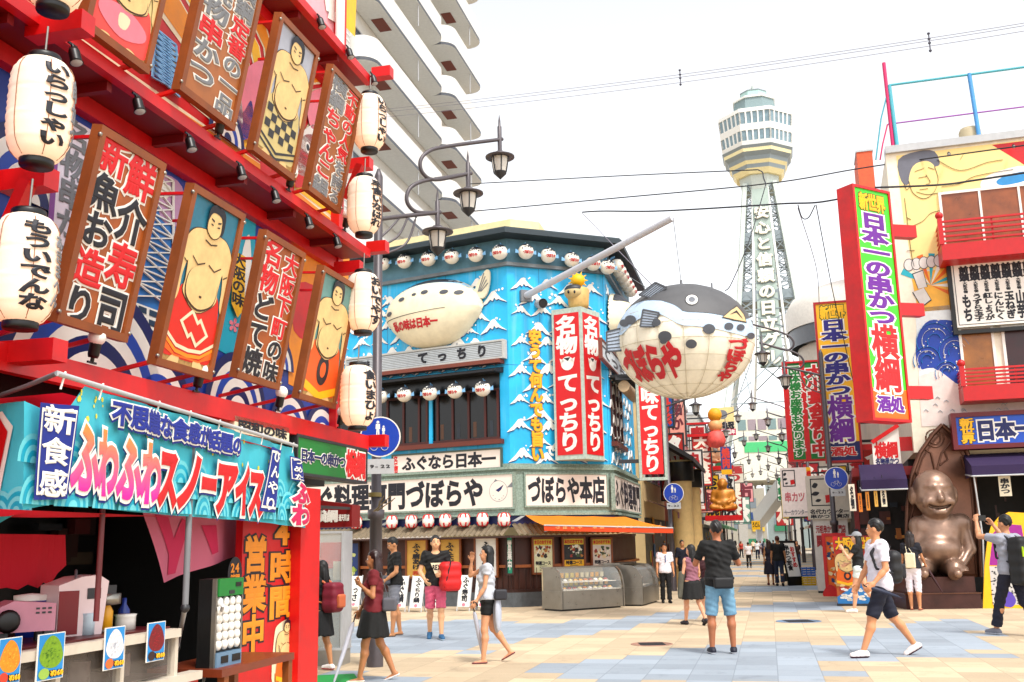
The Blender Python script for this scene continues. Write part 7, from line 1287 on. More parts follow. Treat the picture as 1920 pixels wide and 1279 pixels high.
for i, (lat, al, z, w_, h_, tx, c, ik) in enumerate(((-2.9, 44, 3.1, .7, 2.2, '串かつ', 'f0ece4', 'c02028'), (-3.0, 52, 4.2, .9, 2.6, '大衆食堂', 'c83828', 'f8f0e0'), (-3.0, 60, 2.8, .8, 2.4, 'お好み焼', 'e8c028', '1c1c22'), (-2.9, 70, 3.6, 1.0, 3.0, '麻雀', '2a62a8', 'f0e0d0'), (-2.9, 82, 3.2, 1.1, 3.2, '将棋', 'f0ece4', '1c1c22'), (-2.8, 96, 3.4, 1.3, 3.4, '喫茶', 'c03040', 'f8f0e0'), (2.6, 44, 2.6, .8, 1.8, '酒場', 'f0ece4', 'b02028'), (2.4, 56, 2.8, .8, 2.6, 'ふぐ鍋', 'b82830', 'f4f0e8'), (2.2, 66, 3.0, 1.0, 2.6, '食堂', 'e8e0d0', '284878'), (2.2, 78, 3.0, 1.2, 2.8, 'すし', '2a7a58', 'f4f0e8'), (2.0, 92, 3.2, 1.4, 3.2, '射的', 'f0d890', 'a02830'), (-2.6, 64, 5.6, .9, 1.6, '酒', 'd8e0d8', '2a7a50'), (-2.5, 88, 6.2, 1.6, 1.5, '通り', 'e8e0d0', 'c04040'), (-2.4, 104, 3.0, 1.6, 2.6, '茶', '88b0a0', 'f4f0e8'), (-2.3, 112, 5.4, 2.0, 2.0, '市', 'e0a0a0', '803040'), (1.9, 100, 5.0, 1.6, 2.4, '薬', 'e8e8e0', '2a8a58'), (1.8, 108, 2.8, 1.8, 3.0, '寿', 'c84040', 'f4e8d8'), (2.2, 72, 5.6, 1.2, 1.6, '酒', 'e8c8c0', 'a03038'))):
    g = Fr(st(lat, al), SN); mb = MB(); mb.box(g, -w_ / 2, w_ / 2, z, z + h_, -.2, 0, mt(c, .5)); mb.text(g, tx, -w_ / 2 + .08, z + .1, w_ / 2 - .08, z + h_ - .1, mt(ik, .5, noise=0), .05, w=.004); mb.frame(g, -w_ / 2 - .04, z - .04, w_ / 2 + .04, z + h_ + .04, .05, -.22, .02, DGREY); mb.beam(g.p(0, z + h_ - .3, -.1), g.p((-1.3 if lat < 0 else 2.2), z + h_ - .3, -.1), .06, DGREY)
    mb.thing('hanging_sign', ['white skewer sign hung out past the sloping roof', 'red canteen sign hung out on the left of the far street', 'yellow sign with black writing low on the left of the far street', 'blue sign with two pale characters far down the left side', 'white sign with two black characters far down the left side', 'dark red sign farthest down the left side of the street', 'white tavern sign above the leaning menu boards', 'red upright sign in the right of the far street', 'cream sign with two blue characters in the right of the far street', 'green sign with two pale characters far down the right side', 'pale yellow sign farthest down the right side of the street', 'pale sign with a green character high on the left', 'cream sign with two red characters high on the far left', 'greenish sign with a pale character low on the far left', 'pink square sign high at the far left end', 'white sign with a green character high on the far right', 'red sign with one pale character low at the far right end', 'pinkish sign with a red character high on the right side'][i], 'sign', None, 'signs hung over the far street')
r6 = random.Random(5); t = T('far_buildings', 'grey green blocks of buildings closing the street below the green banded building', 'buildings', st(0, 160)); fb_ = Fr(st(0, 160), SN)
for u in range(-36, 36, 6):
    h_ = r6.uniform(7.5, 11); c = r6.choice(['a4b0a6', 'b4b0a4', '98a4a4', 'b8aca0', 'a8b4b0']); mb = MB(); [mb.box(fb_, u + r6.uniform(.2, 4), u + r6.uniform(4.2, 5.6), z, z + r6.uniform(.6, 1.6), .1, .2, mt(r6.choice(['b83830', '3a8a68', 'e0c050', 'e8e4dc', '3a5a90']), .5)) for z in (.8, 2.6, 4.4)]; mb.box(fb_, u, u + 5.8, 0, h_, -10, 0, mt(c, .7)); [mb.box(fb_, u + 1 + k * 2.1, u + 2.4 + k * 2.1, z, z + 1.5, 0, .05, mt('8a949c', .4)) for k in range(2) for z in np.arange(3, h_ - 2, 3.1)]; mb.part('block', t)
# green banded building, street end
q = at_r(1420, 860, 122); f = Fr((q[0], q[1], 0), az(102)); t = T('glass_building', 'pale building with rows of windows and a green band closing the far street', 'building', q); mb = MB(); a, _, c, d = f.box_px(1372, 772, 1600, 1000); b = 0; mb.box(f, a, c, 8.2, d, -12, 0, mt('e4e2d4', .6)); [mb.box(f, u, u + 1.0, 0, 8.2, -12, -.4, mt('b8b4ac', .6)) for u in np.arange(a, c, 6.0)]; mb.part('wall', t); mb = MB(); mb.box(f, a + 1.2, c, f.px(1420, 848)[1], f.px(1420, 829)[1], .0, .08, mt('5ec888', .4)); mb.part('green_band', t)
for y0, y1_ in ((806, 786), (826, 818)):
    for i in range(18): u = a + .6 + i * 1.15; mb = MB(); mb.box(f, u, u + .95, f.px(1420, y0)[1], f.px(1420, y1_)[1], 0, .06, mt('a89aa0' if i % 3 else '8aa0a0', .35)); mb.part('window', t)
mb = MB(); p0_ = at_r(1422, 975, 112); p1_ = at_r(1478, 900, 100); mb.beam(p0_, p1_, 1.0, mt('c8c8c4', .5), 1.6); p0_[2] = 0; mb.beam(p0_, p0_ + [0, 0, 3.5], .6, LGREY); mb.thing('stair_ramp', 'pale covered stair slanting up to the right at the far end of the street', 'stairs')
# buildings behind the right hand signs
p = at_r(1640, 560, 62); mb = MB(); zz = at_r(1600, 492, 55)[2]; mb.lathe((p[0], p[1], 0), [(4.6, 0), (4.6, zz - 3.4)], mt('d8d0c4', .6), 40); mb.lathe((p[0], p[1], 0), [(5.0, zz - 3.4), (5.1, zz - 2.4)], mt('7a8088', .4), 40); mb.lathe((p[0], p[1], 0), [(5.2, zz - 2.4), (5.2, zz - 1.2), (4.8, zz - .5), (3.8, zz), (0, zz + .3)], mt('f0ece4', .6), 40); mb.thing('round_building', 'pale building with a rounded roof edge behind the two upright signs', 'building')
q = at_r(1622, 320, 56); f = Fr((q[0], q[1], 0), az(106)); a, b, c, d = f.box_px(1606, 286, 1641, 345); mb = MB(); mb.box(f, a, c, 8.2, d, -3, 0, mt('e07048', .7, noise=.25, scale=6)); mb.box(f, a - .05, c + .05, d, d + .1, -2.05, .05, LGREY); mb.thing('brick_stair_tower', 'narrow orange brick tower top behind the green upright sign', 'tower')
# ================================================================ cables
def cable(pts, r, label, m=None, sag=0):
    P = []
    for x, y, d in pts: P.append(at_r(x, y, d))
    P = _spline(P, False, 8); mb = MB(); mb.tube(P, r, m or mt('30303a', .6, noise=0), 5); mb.thing('cable', label, 'cable', None, 'overhead cables')
CB = mt('8a8490', .6, noise=0)
for i, dy in enumerate((0, 5, 15)): cable([(700, 207 + dy, 42), (900, 186 + dy, 40), (1275, 140 + dy, 36), (1740, 72 + dy, 32), (2000, 30 + dy, 30)], .009, ['highest of the three pale parallel wires across the upper sky', 'middle of the three pale parallel wires across the upper sky', 'lowest of the three pale parallel wires across the upper sky'][i], CB)
cable([(880, 345, 30), (1160, 330, 28), (1385, 320, 26), (1425, 320, 25), (1432, 335, 24.5), (1436, 345, 24)], .016, 'wire crossing in front of the tower just under its deck')
cable([(890, 396, 30), (1150, 372, 28), (1435, 345, 26), (1600, 318, 26), (1700, 303, 25.5), (2000, 262, 24)], .018, 'dark wire rising to the right past the tower and the mural wrestler')
cable([(1092, 398, 30), (1130, 396, 29), (1230, 396, 27), (1380, 388, 25), (1470, 382, 24.6), (1530, 380, 24), (1580, 372, 23.5)], .022, 'thick dark wire ending at the top of the green upright sign')
cable([(1436, 345, 24), (1405, 450, 22.5), (1372, 530, 21), (1360, 545, 20.7)], .012, 'dark stay wire slanting from the cables down to the balloon fish')
cable([(1092, 400, 28), (1150, 460, 24), (1232, 545, 20.9)], .01, 'thin stay wire from the left down to the balloon fish fin', CB)
cable([(1496, 384, 24.4), (1504, 408, 24.4), (1516, 408, 24.4), (1528, 385, 24.2)], .014, 'short loop of cable hanging left of the green upright sign')
cable([(1530, 384, 24), (1560, 540, 27), (1585, 650, 28.8), (1605, 740, 29.1)], .012, 'thin dark wire falling across the yellow upright sign')
cable([(1496, 390, 24.5), (1530, 500, 27), (1536, 572, 29)], .01, 'pale thin wire falling to the top of the yellow upright sign', CB)
cable([(1640, 352, 22.4), (1760, 347, 22.5), (1830, 338, 22.6), (2000, 312, 22.5)], .024, 'thick dark cable across the painted wrestler over the upper window')
for i, (x, y, d) in enumerate(((1275, 140, 36), (1742, 73, 32))): mb = MB(); p = at_r(x, y, d); mb.tube([p + [0, 0, .2], p + [0, 0, -.45]], .02, mt('5a5868', .5), 5); [mb.ell(p + [0, 0, z], (.05, .05, .04), mt('5a5868', .5), 8, 6) for z in (.18, 0, -.14, -.4)]; mb.thing('cable_spacer', ['wire spacer left of the tower on the three pale wires', 'wire spacer above the roof frame on the three pale wires'][i], 'spacer', None, 'spacers on the pale wires')
# ================================================================ people (one continuous surface per body, from blended tapered limbs)
def d_rc(P, a, b, r1, r2):
    a = np.array(a, float); b = np.array(b, float); ab = b - a; t = np.clip(((P - a) @ ab) / max(ab @ ab, 1e-9), 0, 1); return np.linalg.norm(P - a - t[..., None] * ab, axis=-1) - (r1 + (r2 - r1) * t)
def d_el(P, c, r, R=None):
    q = P - np.array(c, float)
    if R is not None: q = q @ np.array(R).T
    r = np.array(r, float); k0 = np.linalg.norm(q / r, axis=-1); k1 = np.linalg.norm(q / r ** 2, axis=-1) + 1e-9; return k0 * (k0 - 1) / k1
def smin(a, b, k): h = np.clip(.5 + .5 * (b - a) / k, 0, 1); return b + (a - b) * h - k * h * (1 - h)
def blend(ds, k):
    d = ds[0]
    for e in ds[1:]: d = smin(d, e, k)
    return d
def snet(fn, lo, hi, h):
    """surface of fn = 0 as quads (surface nets)"""
    lo = np.array(lo, float) - h * 2; n = np.ceil((np.array(hi) + h * 2 - lo) / h).astype(int) + 1
    g = np.stack(np.meshgrid(*[lo[i] + h * np.arange(n[i]) for i in range(3)], indexing='ij'), -1); v = fn(g); ins = v < 0
    c = [(i, j, k) for i in (0, 1) for j in (0, 1) for k in (0, 1)]; sl = lambda A, o: A[o[0]:n[0] - 1 + o[0], o[1]:n[1] - 1 + o[1], o[2]:n[2] - 1 + o[2]]
    acc = np.zeros(tuple(n - 1) + (3,)); cnt = np.zeros(tuple(n - 1))
    for a in range(8):
        for b in range(a + 1, 8):
            if sum(abs(c[a][q] - c[b][q]) for q in range(3)) != 1: continue
            va, vb = sl(v, c[a]), sl(v, c[b]); m = (va < 0) != (vb < 0); t = np.where(m, va / np.where(m, va - vb, 1), 0)
            p = np.array(c[a], float) + t[..., None] * (np.array(c[b]) - np.array(c[a])); acc += np.where(m[..., None], p, 0); cnt += m
    act = cnt > 0; idx = -np.ones(tuple(n - 1), int); idx[act] = np.arange(act.sum()); base = np.stack(np.nonzero(act), -1); V = lo + h * (base + acc[act] / cnt[act][:, None]); F = []
    for ax in range(3):
        e0 = ins[tuple(slice(0, -1) if q == ax else slice(1, -1) for q in range(3))]; e1 = ins[tuple(slice(1, None) if q == ax else slice(1, -1) for q in range(3))]; cr = np.stack(np.nonzero(e0 != e1), -1)
        if not len(cr): continue
        o1, o2 = [q for q in range(3) if q != ax]; I = cr.copy(); I[:, o1] += 1; I[:, o2] += 1; q = []
        for s1, s2 in ((1, 1), (0, 1), (0, 0), (1, 0)): J = I.copy(); J[:, o1] -= s1; J[:, o2] -= s2; q.append(idx[J[:, 0], J[:, 1], J[:, 2]])
        Q = np.stack(q, -1); up = e0[tuple(cr.T)]; flip = up if ax != 1 else ~up; Q[~flip] = Q[~flip][:, ::-1]; F.append(Q)
    F = np.concatenate(F); F = F[(F >= 0).all(1)]; return V, F
BODYZ = dict(man=dict(sh=.185, hip=.085, ch=.168, wa=.145, pe=.162), woman=dict(sh=.158, hip=.088, ch=.142, wa=.118, pe=.165))
HAIRB = mt('0e0a0a', .55, noise=.2, scale=20)
def rotz(a): c, s = math.cos(a), math.sin(a); return np.array([[c, -s, 0], [s, c, 0], [0, 0, 1]])
def person(pos, H, face, label, sex='man', skin='d09a70', legs=((0, 0), (0, 0)), arms=None, head=(0, 0), lean=0, hair=('short', HAIRB), top=None, low=None, shoes=('202028', None), vox=.0135, palm=None, group=None, extra=None, feet=True):
    """legs: (thigh swing, knee bend) left and right; arms: for each side (upper arm, forearm) directions in (out, forward, up); left side is -x"""
    s = H / 1.75; Z = BODYZ[sex]; t = T('person', label, 'person', pos, group); Rg, Fw = az(face + 90), az(face); to_w = lambda V: np.array(pos) + s * (V[:, :1] * Rg + V[:, 1:2] * Fw + V[:, 2:3] * np.array([0, 0, 1.0])); skm = mt(skin, .5, noise=.06, scale=8); vx = vox / s
    J = {}; tl, sl_ = .43, .415
    for i, sd in enumerate((-1, 1)):
        a, b = rad(legs[i][0]), rad(legs[i][0] - legs[i][1]); out = legs[i][2] if len(legs[i]) > 2 else .01; hp = np.array([sd * Z['hip'], 0, .93]); kn = hp + nrm([sd * out, math.sin(a), -math.cos(a)]) * tl; an = kn + nrm([sd * out * .3, math.sin(b), -math.cos(b)]) * sl_; J[sd] = [hp, kn, an, b]
    dz = .085 - min(J[sd][2][2] + min(0, 0) for sd in J)
    for sd in J: J[sd][:3] = [q + [0, 0, dz] for q in J[sd][:3]]
    ly = math.sin(rad(lean)); L = lambda p: np.array([p[0], p[1] + (p[2] - .93) * ly, p[2] + dz])
    if arms is None: arms = ((( .16, -.05, -1), (.08, .2, -1)),) * 2
    A = {}
    for i, sd in enumerate((-1, 1)):
        ua, fa = arms[i]; sh = L([sd * Z['sh'], 0, 1.42]); el_ = sh + nrm([sd * ua[0], ua[1], ua[2]]) * .285; wr_ = el_ + nrm([sd * fa[0], fa[1], fa[2]]) * .245; A[sd] = [sh, el_, wr_]
    hc = L([0, .01, 1.56]); Rh = rotz(rad(-head[0])) @ np.array([[1, 0, 0], [0, math.cos(rad(head[1])), -math.sin(rad(head[1]))], [0, math.sin(rad(head[1])), math.cos(rad(head[1]))]]); hl = lambda P: (P - hc) @ Rh + np.array([0, .01, 1.56]); hw_ = lambda p: Rh @ (np.array(p) - [0, .01, 1.56]) + hc
    wom = sex == 'woman'
    def torso(P, g=0.0):
        ds = [d_el(P, L([0, 0, 1.28]), (Z['ch'] + g, .105 + g, .2 + g)), d_el(P, L([0, .005, 1.09]), (Z['wa'] + g, .098 + g, .17 + g)), d_el(P, L([0, -.012, .945]), (Z['pe'] + g, .118 + g, .125 + g)), d_rc(P, L([-Z['sh'] + .03, 0, 1.405]), L([Z['sh'] - .03, 0, 1.405]), .06 + g, .06 + g)]
        if wom: ds += [d_el(P, L([sd * .068, .075, 1.265]), (.062 + g, .055 + g, .06 + g)) for sd in (-1, 1)]
        return blend(ds, .05)
    def headf(P):
        q = hl(P); ds = [d_el(q, (0, -.002, 1.655), (.076, .094, .1)), d_el(q, (0, .028, 1.615), (.062, .068, .095)), d_el(q, (0, .047, 1.562), (.04, .042, .042))]; d = blend(ds, .03); d = smin(d, d_rc(q, (0, .094, 1.638), (0, .112, 1.607), .009, .014), .014)
        for sd in (-1, 1): d = smin(d, d_el(q, (sd * .078, -.002, 1.62), (.011, .022, .032)), .01); d = smin(d, d_el(q, (sd * .034, .075, 1.585), (.026, .026, .026)), .02); d = np.maximum(d, -d_el(q, (sd * .031, .105, 1.638), (.02, .014, .012)))
        return d
    def bodyf(P):
        d = torso(P); d = smin(d, d_rc(P, L([0, -.01, 1.40]), L([0, .012, 1.55]), .06 if not wom else .052, .05 if not wom else .043), .04)
        for sd in (-1, 1):
            a, b, c = A[sd]; k = .85 if wom else 1; d = smin(d, d_rc(P, a, b, .05 * k, .038 * k), .04); d = smin(d, blend([d_rc(P, b, b + (c - b) * .4, .036 * k, .036 * k), d_rc(P, b + (c - b) * .3, c, .037 * k, .024 * k)], .02), .02)
            hp, kn, an, _ = J[sd]; d = smin(d, d_rc(P, hp + [0, 0, .02], kn, .088, .055), .05); cf = kn + (an - kn) * .3 + np.array([0, -.018, 0]); d = smin(d, blend([d_rc(P, kn, cf, .052, .054), d_rc(P, cf, an, .054, .034)], .03), .03); 
        for sd in (-1, 1):
            an, fd, uv_ = J[sd][2], FT[sd][0], FT[sd][1]; d = smin(d, d_rc(P, an - fd * .03 - uv_ * .05, an + fd * .14 - uv_ * .066, .03, .017), .03)
        return smin(d, headf(P), .025)
    FT = {}
    for sd in (-1, 1):
        b_ = J[sd][3]; pt = max(-.7, min(.6, b_ * .8 if J[sd][2][2] > .1 else 0)); fd = nrm([sd * .12, math.cos(pt), math.sin(pt)]); FT[sd] = (fd, nrm(np.cross(np.cross(fd, (0, 0, 1)), fd)))
    lo = np.min([A[k][i] for k in A for i in range(3)] + [J[k][i] for k in J for i in range(3)] + [L([-.3, -.2, 1])], 0) - .1; hi = np.max([A[k][i] for k in A for i in range(3)] + [J[k][i] for k in J for i in range(3)] + [L([.3, .2, 1.78])], 0) + .1
    lo[2] = 0; mb = MB(); V, F = snet(bodyf, lo, hi, vx); mb.add(to_w(V), F.tolist(), skm, True)
    for i, sd in enumerate((-1, 1)):   # hands
        a, b, c = A[sd]; d = nrm(c - b); pn = nrm(np.array(palm[i] if palm and palm[i] is not None else (-sd * 1.0, .1, 0.0))); pn = nrm(pn - d * (pn @ d)); sv = np.cross(d, pn); curl = .45 if not palm else .8; R3 = np.array([d, sv, pn]); th = 1 if (np.array([0, 1, .4]) @ sv) > 0 else -1
        def handf(P):
            ds = [d_el(P, c + d * .05, (.056, .041, .018), R3), d_rc(P, c - d * .02, c + d * .02, .024, .026)]; e = blend(ds, .02)
            for k, (o, l) in enumerate(((-.03, .056), (-.01, .07), (.01, .076), (.03, .066))):
                p0 = c + d * .085 + sv * o * th; p1 = p0 + nrm(d * math.cos(curl) + pn * math.sin(curl) + sv * o * .8 * th) * l * .55; p2 = p1 + nrm(d * math.cos(curl * 2.2) + pn * math.sin(curl * 2.2)) * l * .5; e = np.minimum(e, smin(d_rc(P, p0, p1, .0095, .0088), d_rc(P, p1, p2, .0088, .0075), .004))
            t0 = c + d * .02 + sv * .03 * th; t1 = t0 + nrm(d * .7 + sv * .6 * th + pn * .4) * .04; t2 = t1 + nrm(d * .9 + pn * .5 + sv * .1 * th) * .03; e = smin(e, smin(d_rc(P, t0, t1, .013, .011), d_rc(P, t1, t2, .011, .009), .005), .008); return e
        q = np.array([c - .03, c + d * .17 - .03, c + .03, c + d * .17 + .03]); V, F = snet(handf, q.min(0) - .03, q.max(0) + .03, max(.0065, vx * .5)); mb.add(to_w(V), F.tolist(), skm, True)
    ewm, edm, lpm = mt('e8e4e0', .3, noise=0), mt('1a1210', .3, noise=0), mt('a8564c', .5, noise=0)
    def blob(c, r, m):
        n0 = len(mb.v); mb.ell((0, 0, 0), np.array(r), m, 10, 6); X = np.array(mb.v[n0:]); X = np.array([hw_(x + np.array(c)) for x in X]); mb.v[n0:] = [tuple(q) for q in to_w(X)]
    for sd in (-1, 1): blob((sd * .031, .089, 1.638), (.014, .009, .008), ewm); blob((sd * .031, .0955, 1.638), (.0075, .005, .0075), edm); blob((sd * .033, .094, 1.661), (.019, .006, .004), edm)
    blob((0, .09, 1.574), (.023, .008, .006), lpm)
    mb.part('body', t)
    # hair
    hm = hair[1]; hk = hair[0]
    def hairf(P):
        q = hl(P); d = d_el(q, (0, -.008, 1.665), (.082, .102, .105)) + .004 * np.sin(q[..., 0] * 90 + q[..., 1] * 40) * np.sin(q[..., 2] * 60) + .003 * np.sin(q[..., 0] * 170 + q[..., 2] * 90); d = np.maximum(d, (q[..., 1] - .066 + .012 * np.sin(q[..., 0] * 80)) * .8 - (q[..., 2] - 1.682) * .6); d = np.maximum(d, (1.572 if hk == 'short' else 1.55) + .006 * np.sin(q[..., 0] * 70) - q[..., 2])
        if hk == 'short': d = np.maximum(d + .006 * np.clip((1.64 - q[..., 2]) * 14, 0, 1.6), np.where(q[..., 1] > .012, 1.64 - q[..., 2], -1) * .6)
        if hk in ('long', 'mid'):
            ln = .30 if hk == 'long' else .19; e = d_el(q, (0, -.068, 1.6 - ln * .62), (.1, .052, ln)); e = smin(e, np.minimum(d_rc(q, (-.075, -.02, 1.66), (-.095, -.03, 1.62 - ln), .03, .02), d_rc(q, (.075, -.02, 1.66), (.095, -.03, 1.62 - ln), .03, .02)), .03); e = e + .006 * np.sin(q[..., 0] * 110); d = smin(d, e, .02)
        if hk == 'bun': d = smin(d, d_el(q, (0, -.1, 1.7), (.05, .05, .05)), .02)
        return d
    if hk != 'none': mb = MB(); V, F = snet(hairf, hc + [-.2, -.22, -.48 if hk in ('long', 'mid') else -.1], hc + [.2, .2, .3], max(.009, vx * .8)); mb.add(to_w(V), F.tolist(), hm, True); mb.part('hair', t)
    if hk == 'cap': pass
    # clothes
    wr_n = lambda P: .005 * np.sin(P[..., 2] * 38 + 4 * np.sin(P[..., 0] * 14)) * np.sin(P[..., 0] * 21 + P[..., 2] * 9) + .003 * np.sin(P[..., 2] * 80 + P[..., 0] * 30)
    if top:
        kind, colr, hem, slv = top[:4]
        def topf(P):
            d = torso(P, .02) + wr_n(P) * 1.7
            if hem < .95: d = smin(d, d_el(P, L([0, 0, .98]), (Z['pe'] + .03, .135, .2)), .05)
            for sd in (-1, 1):
                a, b, _ = A[sd]
                if slv > 0: e = b * slv + a * (1 - slv); dr = nrm(b - a); w = d_rc(P, a - dr * .02, e + dr * .05, .066, .056 if slv < 1 else .05) + wr_n(P); d = smin(d, np.maximum(w, (P - e) @ dr), .03)
                else: d = np.maximum(d, -(d_rc(P, a + [sd * .03, 0, -.06], a + [sd * .05, 0, .1], .05, .06)))
            d = np.maximum(d, hem + dz - P[..., 2] + .008 * np.sin(P[..., 0] * 25)); return np.maximum(d, -(np.linalg.norm((P - L([0, .035, 1.51])) * [1, 1, .9], axis=-1) - (.085 if not wom else .1)))
        mb = MB(); V, F = snet(topf, L([-.42, -.3, hem - .03]) - [0, .1, 0], L([.42, .35, 1.52]) + [0, .1, .05], vx); mb.add(to_w(V), F.tolist(), mt(colr, .8, noise=.08, scale=30), True); mb.part(kind, t)
    if low:
        kind, colr, end = low[:3]; lm = mt(colr, .8, noise=.15, scale=25)
        def lowf(P):
            w = wr_n(P); base = np.maximum(d_el(P, [0, -.01, .95 + dz], (Z['pe'] + .012, .13, .15)), P[..., 2] - (1.03 + dz)) + w * .5
            if kind == 'skirt':
                zt = 1.02 + dz; f = np.clip((zt - P[..., 2]) / (zt - end - dz), 0, 1); ang_ = np.arctan2(P[..., 1], P[..., 0]); kx = (J[-1][1] + J[1][1]) / 2; cy_ = kx[1] * f * .6; R0 = .138 + .05 * np.minimum(1, f * 5) + .07 * f + .012 * f * np.sin(ang_ * 9); d = (np.sqrt(P[..., 0] ** 2 + ((P[..., 1] - cy_) / (.82 + .3 * f * abs(J[1][1][1] - J[-1][1][1]))) ** 2) - R0) * .85; return np.maximum(np.maximum(d, P[..., 2] - zt), end + dz - P[..., 2] + .012 * np.sin(ang_ * 9))
            d = base
            for sd in (-1, 1):
                hp, kn, an, _ = J[sd]
                if end <= 1: e = hp + (kn - hp) * end; dr = nrm(kn - hp); d = smin(d, np.maximum(d_rc(P, hp + [0, 0, .02], e + dr * .06, .1, .082) + w, (P - e) @ dr), .03)
                else:
                    f = end - 1; e = kn + (an - kn) * f; dr = nrm(an - kn); lo_ = .075 if f > .8 else .066; d = smin(d, d_rc(P, hp + [0, 0, .02], kn, .098, .072) + w, .03); d = smin(d, np.maximum(d_rc(P, kn, e + dr * .05, .07, lo_) + w, (P - e) @ dr), .03)
            return d
        lo2 = np.min([J[k][i] for k in J for i in range(3)], 0) - .17; hi2 = np.max([J[k][i] for k in J for i in range(3)], 0) + .17; mb = MB(); V, F = snet(lowf, [min(lo2[0], -.3), min(lo2[1], -.28), lo2[2]], [max(hi2[0], .3), max(hi2[1], .28), 1.08 + dz], vx); mb.add(to_w(V), F.tolist(), lm, True); mb.part(kind, t)
    if shoes and feet:
        for sd in (-1, 1):
            hp, kn, an, b = J[sd]; fd, upv = FT[sd]; sole = an - upv * .083; flat = len(shoes) > 2
            def shoef(P):
                d = smin(d_rc(P, an + fd * -.035 - upv * .045, an + fd * .15 - upv * .052, .043, .036), d_rc(P, an - upv * .02, an + fd * .08 - upv * .04, .042, .036), .03); d = np.maximum(d, -((P - sole) @ upv))
                return np.maximum(d, ((P - sole) @ upv) - .022) if flat else np.maximum(d, ((P - an) @ upv) - .012)
            mb = MB(); V, F = snet(shoef, an - .22, an + .26, max(.009, vx * .7)); Wd = to_w(V); cen = np.array([V[f].mean(0) for f in F]); hgt = (cen - sole) @ upv
            sel = hgt < .022; m1, m2 = mt(shoes[0], .6, noise=.1, scale=30), mt(shoes[1] or shoes[0], .6, noise=.1, scale=30); mb.add(Wd, F[~sel].tolist(), m1, True)
            if sel.any(): mb.add(Wd, F[sel].tolist(), m2, True)
            mb.part('shoe', t)
    t_info = dict(t=t, J=J, A=A, L=L, w=lambda p: to_w(np.array([p], float))[0], s=s, Rg=Rg, Fw=Fw, hw=hw_)
    return t_info
def sdf_thing(name, label, cat, I, fn, lo, hi, h, m, parts=()):
    V, F = snet(fn, lo, hi, h); t = T(name, label, cat, I['w']((np.array(lo) + np.array(hi)) / 2)); mb = MB(); mb.add(np.array([I['w'](v) for v in V]), F.tolist(), m, True); mb.part('body', t)
    for nm, f2, l2, h2, m2 in parts: V, F = snet(f2, l2, h2, h); mb = MB(); mb.add(np.array([I['w'](v) for v in V]), F.tolist(), m2, True); mb.part(nm, t)
    return t
def backpack(I, label, m, m2, c=(0, -.19, 1.22), r=(.15, .1, .22), straps=(-1, 1)):
    L = I['L']; C = L(c); rb = lambda P: (np.linalg.norm(np.maximum(np.abs(P - C) - (np.array(r) - .085), 0), axis=-1) - .085) + .25 * np.maximum(0, P[..., 2] - C[2]) * np.abs(P[..., 0] - C[0]) + .005 * np.sin(P[..., 2] * 40)
    pk = lambda P: np.linalg.norm(np.maximum(np.abs(P - C - [0, -r[1], -.06]) - np.array([r[0] * .65 - .04, .02, r[2] * .45 - .03]), 0), axis=-1) - .03
    st_ = lambda P: np.min([smin(d_rc(P, L([sd * .1, -.12, 1.40]), L([sd * .11, .0, 1.475]), .022, .022), np.minimum(d_rc(P, L([sd * .11, 0, 1.475]), L([sd * .115, .125, 1.33]), .022, .022), np.minimum(d_rc(P, L([sd * .115, .125, 1.33]), L([sd * .15, .09, 1.14]), .02, .016), d_rc(P, L([sd * .15, .09, 1.14]), L([sd * .13, -.12, 1.08]), .016, .016))), .01) for sd in straps], 0)
    return sdf_thing('backpack', label, 'backpack', I, rb, C - np.array(r) - .03, C + np.array(r) + .03, .014, m, (('front_pocket', pk, C - [.2, .24, .3], C + [.2, .0, .2], m2), ('strap', st_, L([-.25, -.2, 1.0]), L([.25, .22, 1.52]), m2)))
def umbrella(a, b, label, m, hand):
    """folded umbrella from handle a to tip b"""
    a, b = np.array(a, float), np.array(b, float); t = T('umbrella', label, 'umbrella', a); mb = MB(); mb.tube([a + (b - a) * f for f in (.12, .2, .6, .88, .94, 1)], [.018, .03, .026, .015, .006, .004], m, 8); mb.part('canopy', t); mb = MB(); d = nrm(b - a); mb.tube([a + (b - a) * .14, a, a - d * .05 + [.02, 0, .0], a - d * .06 + [.05, 0, -.02], a - d * .02 + [.065, 0, -.03]], .009, mt(hand, .4), 6); mb.part('handle', t); return t
BLK = '060608'
# walking woman in burgundy, near left
p = ground(699, 1276); WH = lambda y, p_: (Fr(p_, az(90 + math.degrees(math.atan2(p_[0], p_[1])))).px(960 if 0 else 0, 0) and 0)
def hgt(x, ytop, p): f = Fr((p[0], p[1], 0), az(90 + math.degrees(math.atan2(p[0], p[1])))); return f.px(x, ytop)[1]
def who(x, yf, xt, yt, face, label, **k): p = ground(x, yf); k.setdefault('vox', .0125 if p[1] < 20 else (.016 if p[1] < 30 else .026)); return person(p, hgt(xt, yt, p) / 1.01, face, label, **k), p
RDH = mt('3a1410', .4, noise=.3, scale=25)
I1, p1 = who(700, 1277, 697, 1028, 266, 'woman in a burgundy top and short black skirt walking left past the lamp post', sex='woman', skin='c08a62', legs=((15, 6), (-11, 15)), arms=(((.25, .0, -1), (-.35, .85, .75)), ((.15, .35, -1), (.05, .5, -1))), hair=('mid', RDH), top=('t_shirt', '7e1828', .92, .5), low=('skirt', BLK, .60), shoes=('e8e4e0', 'f0ece8', 1), palm=((.3, -.5, .2), None))
h = I1['w'](I1['A'][1][2] + [0, .06, -.05]); umbrella(h, ground(622, 1292), 'folded grey umbrella held by the woman in burgundy', mt('b8b8c0', .5), BLK)
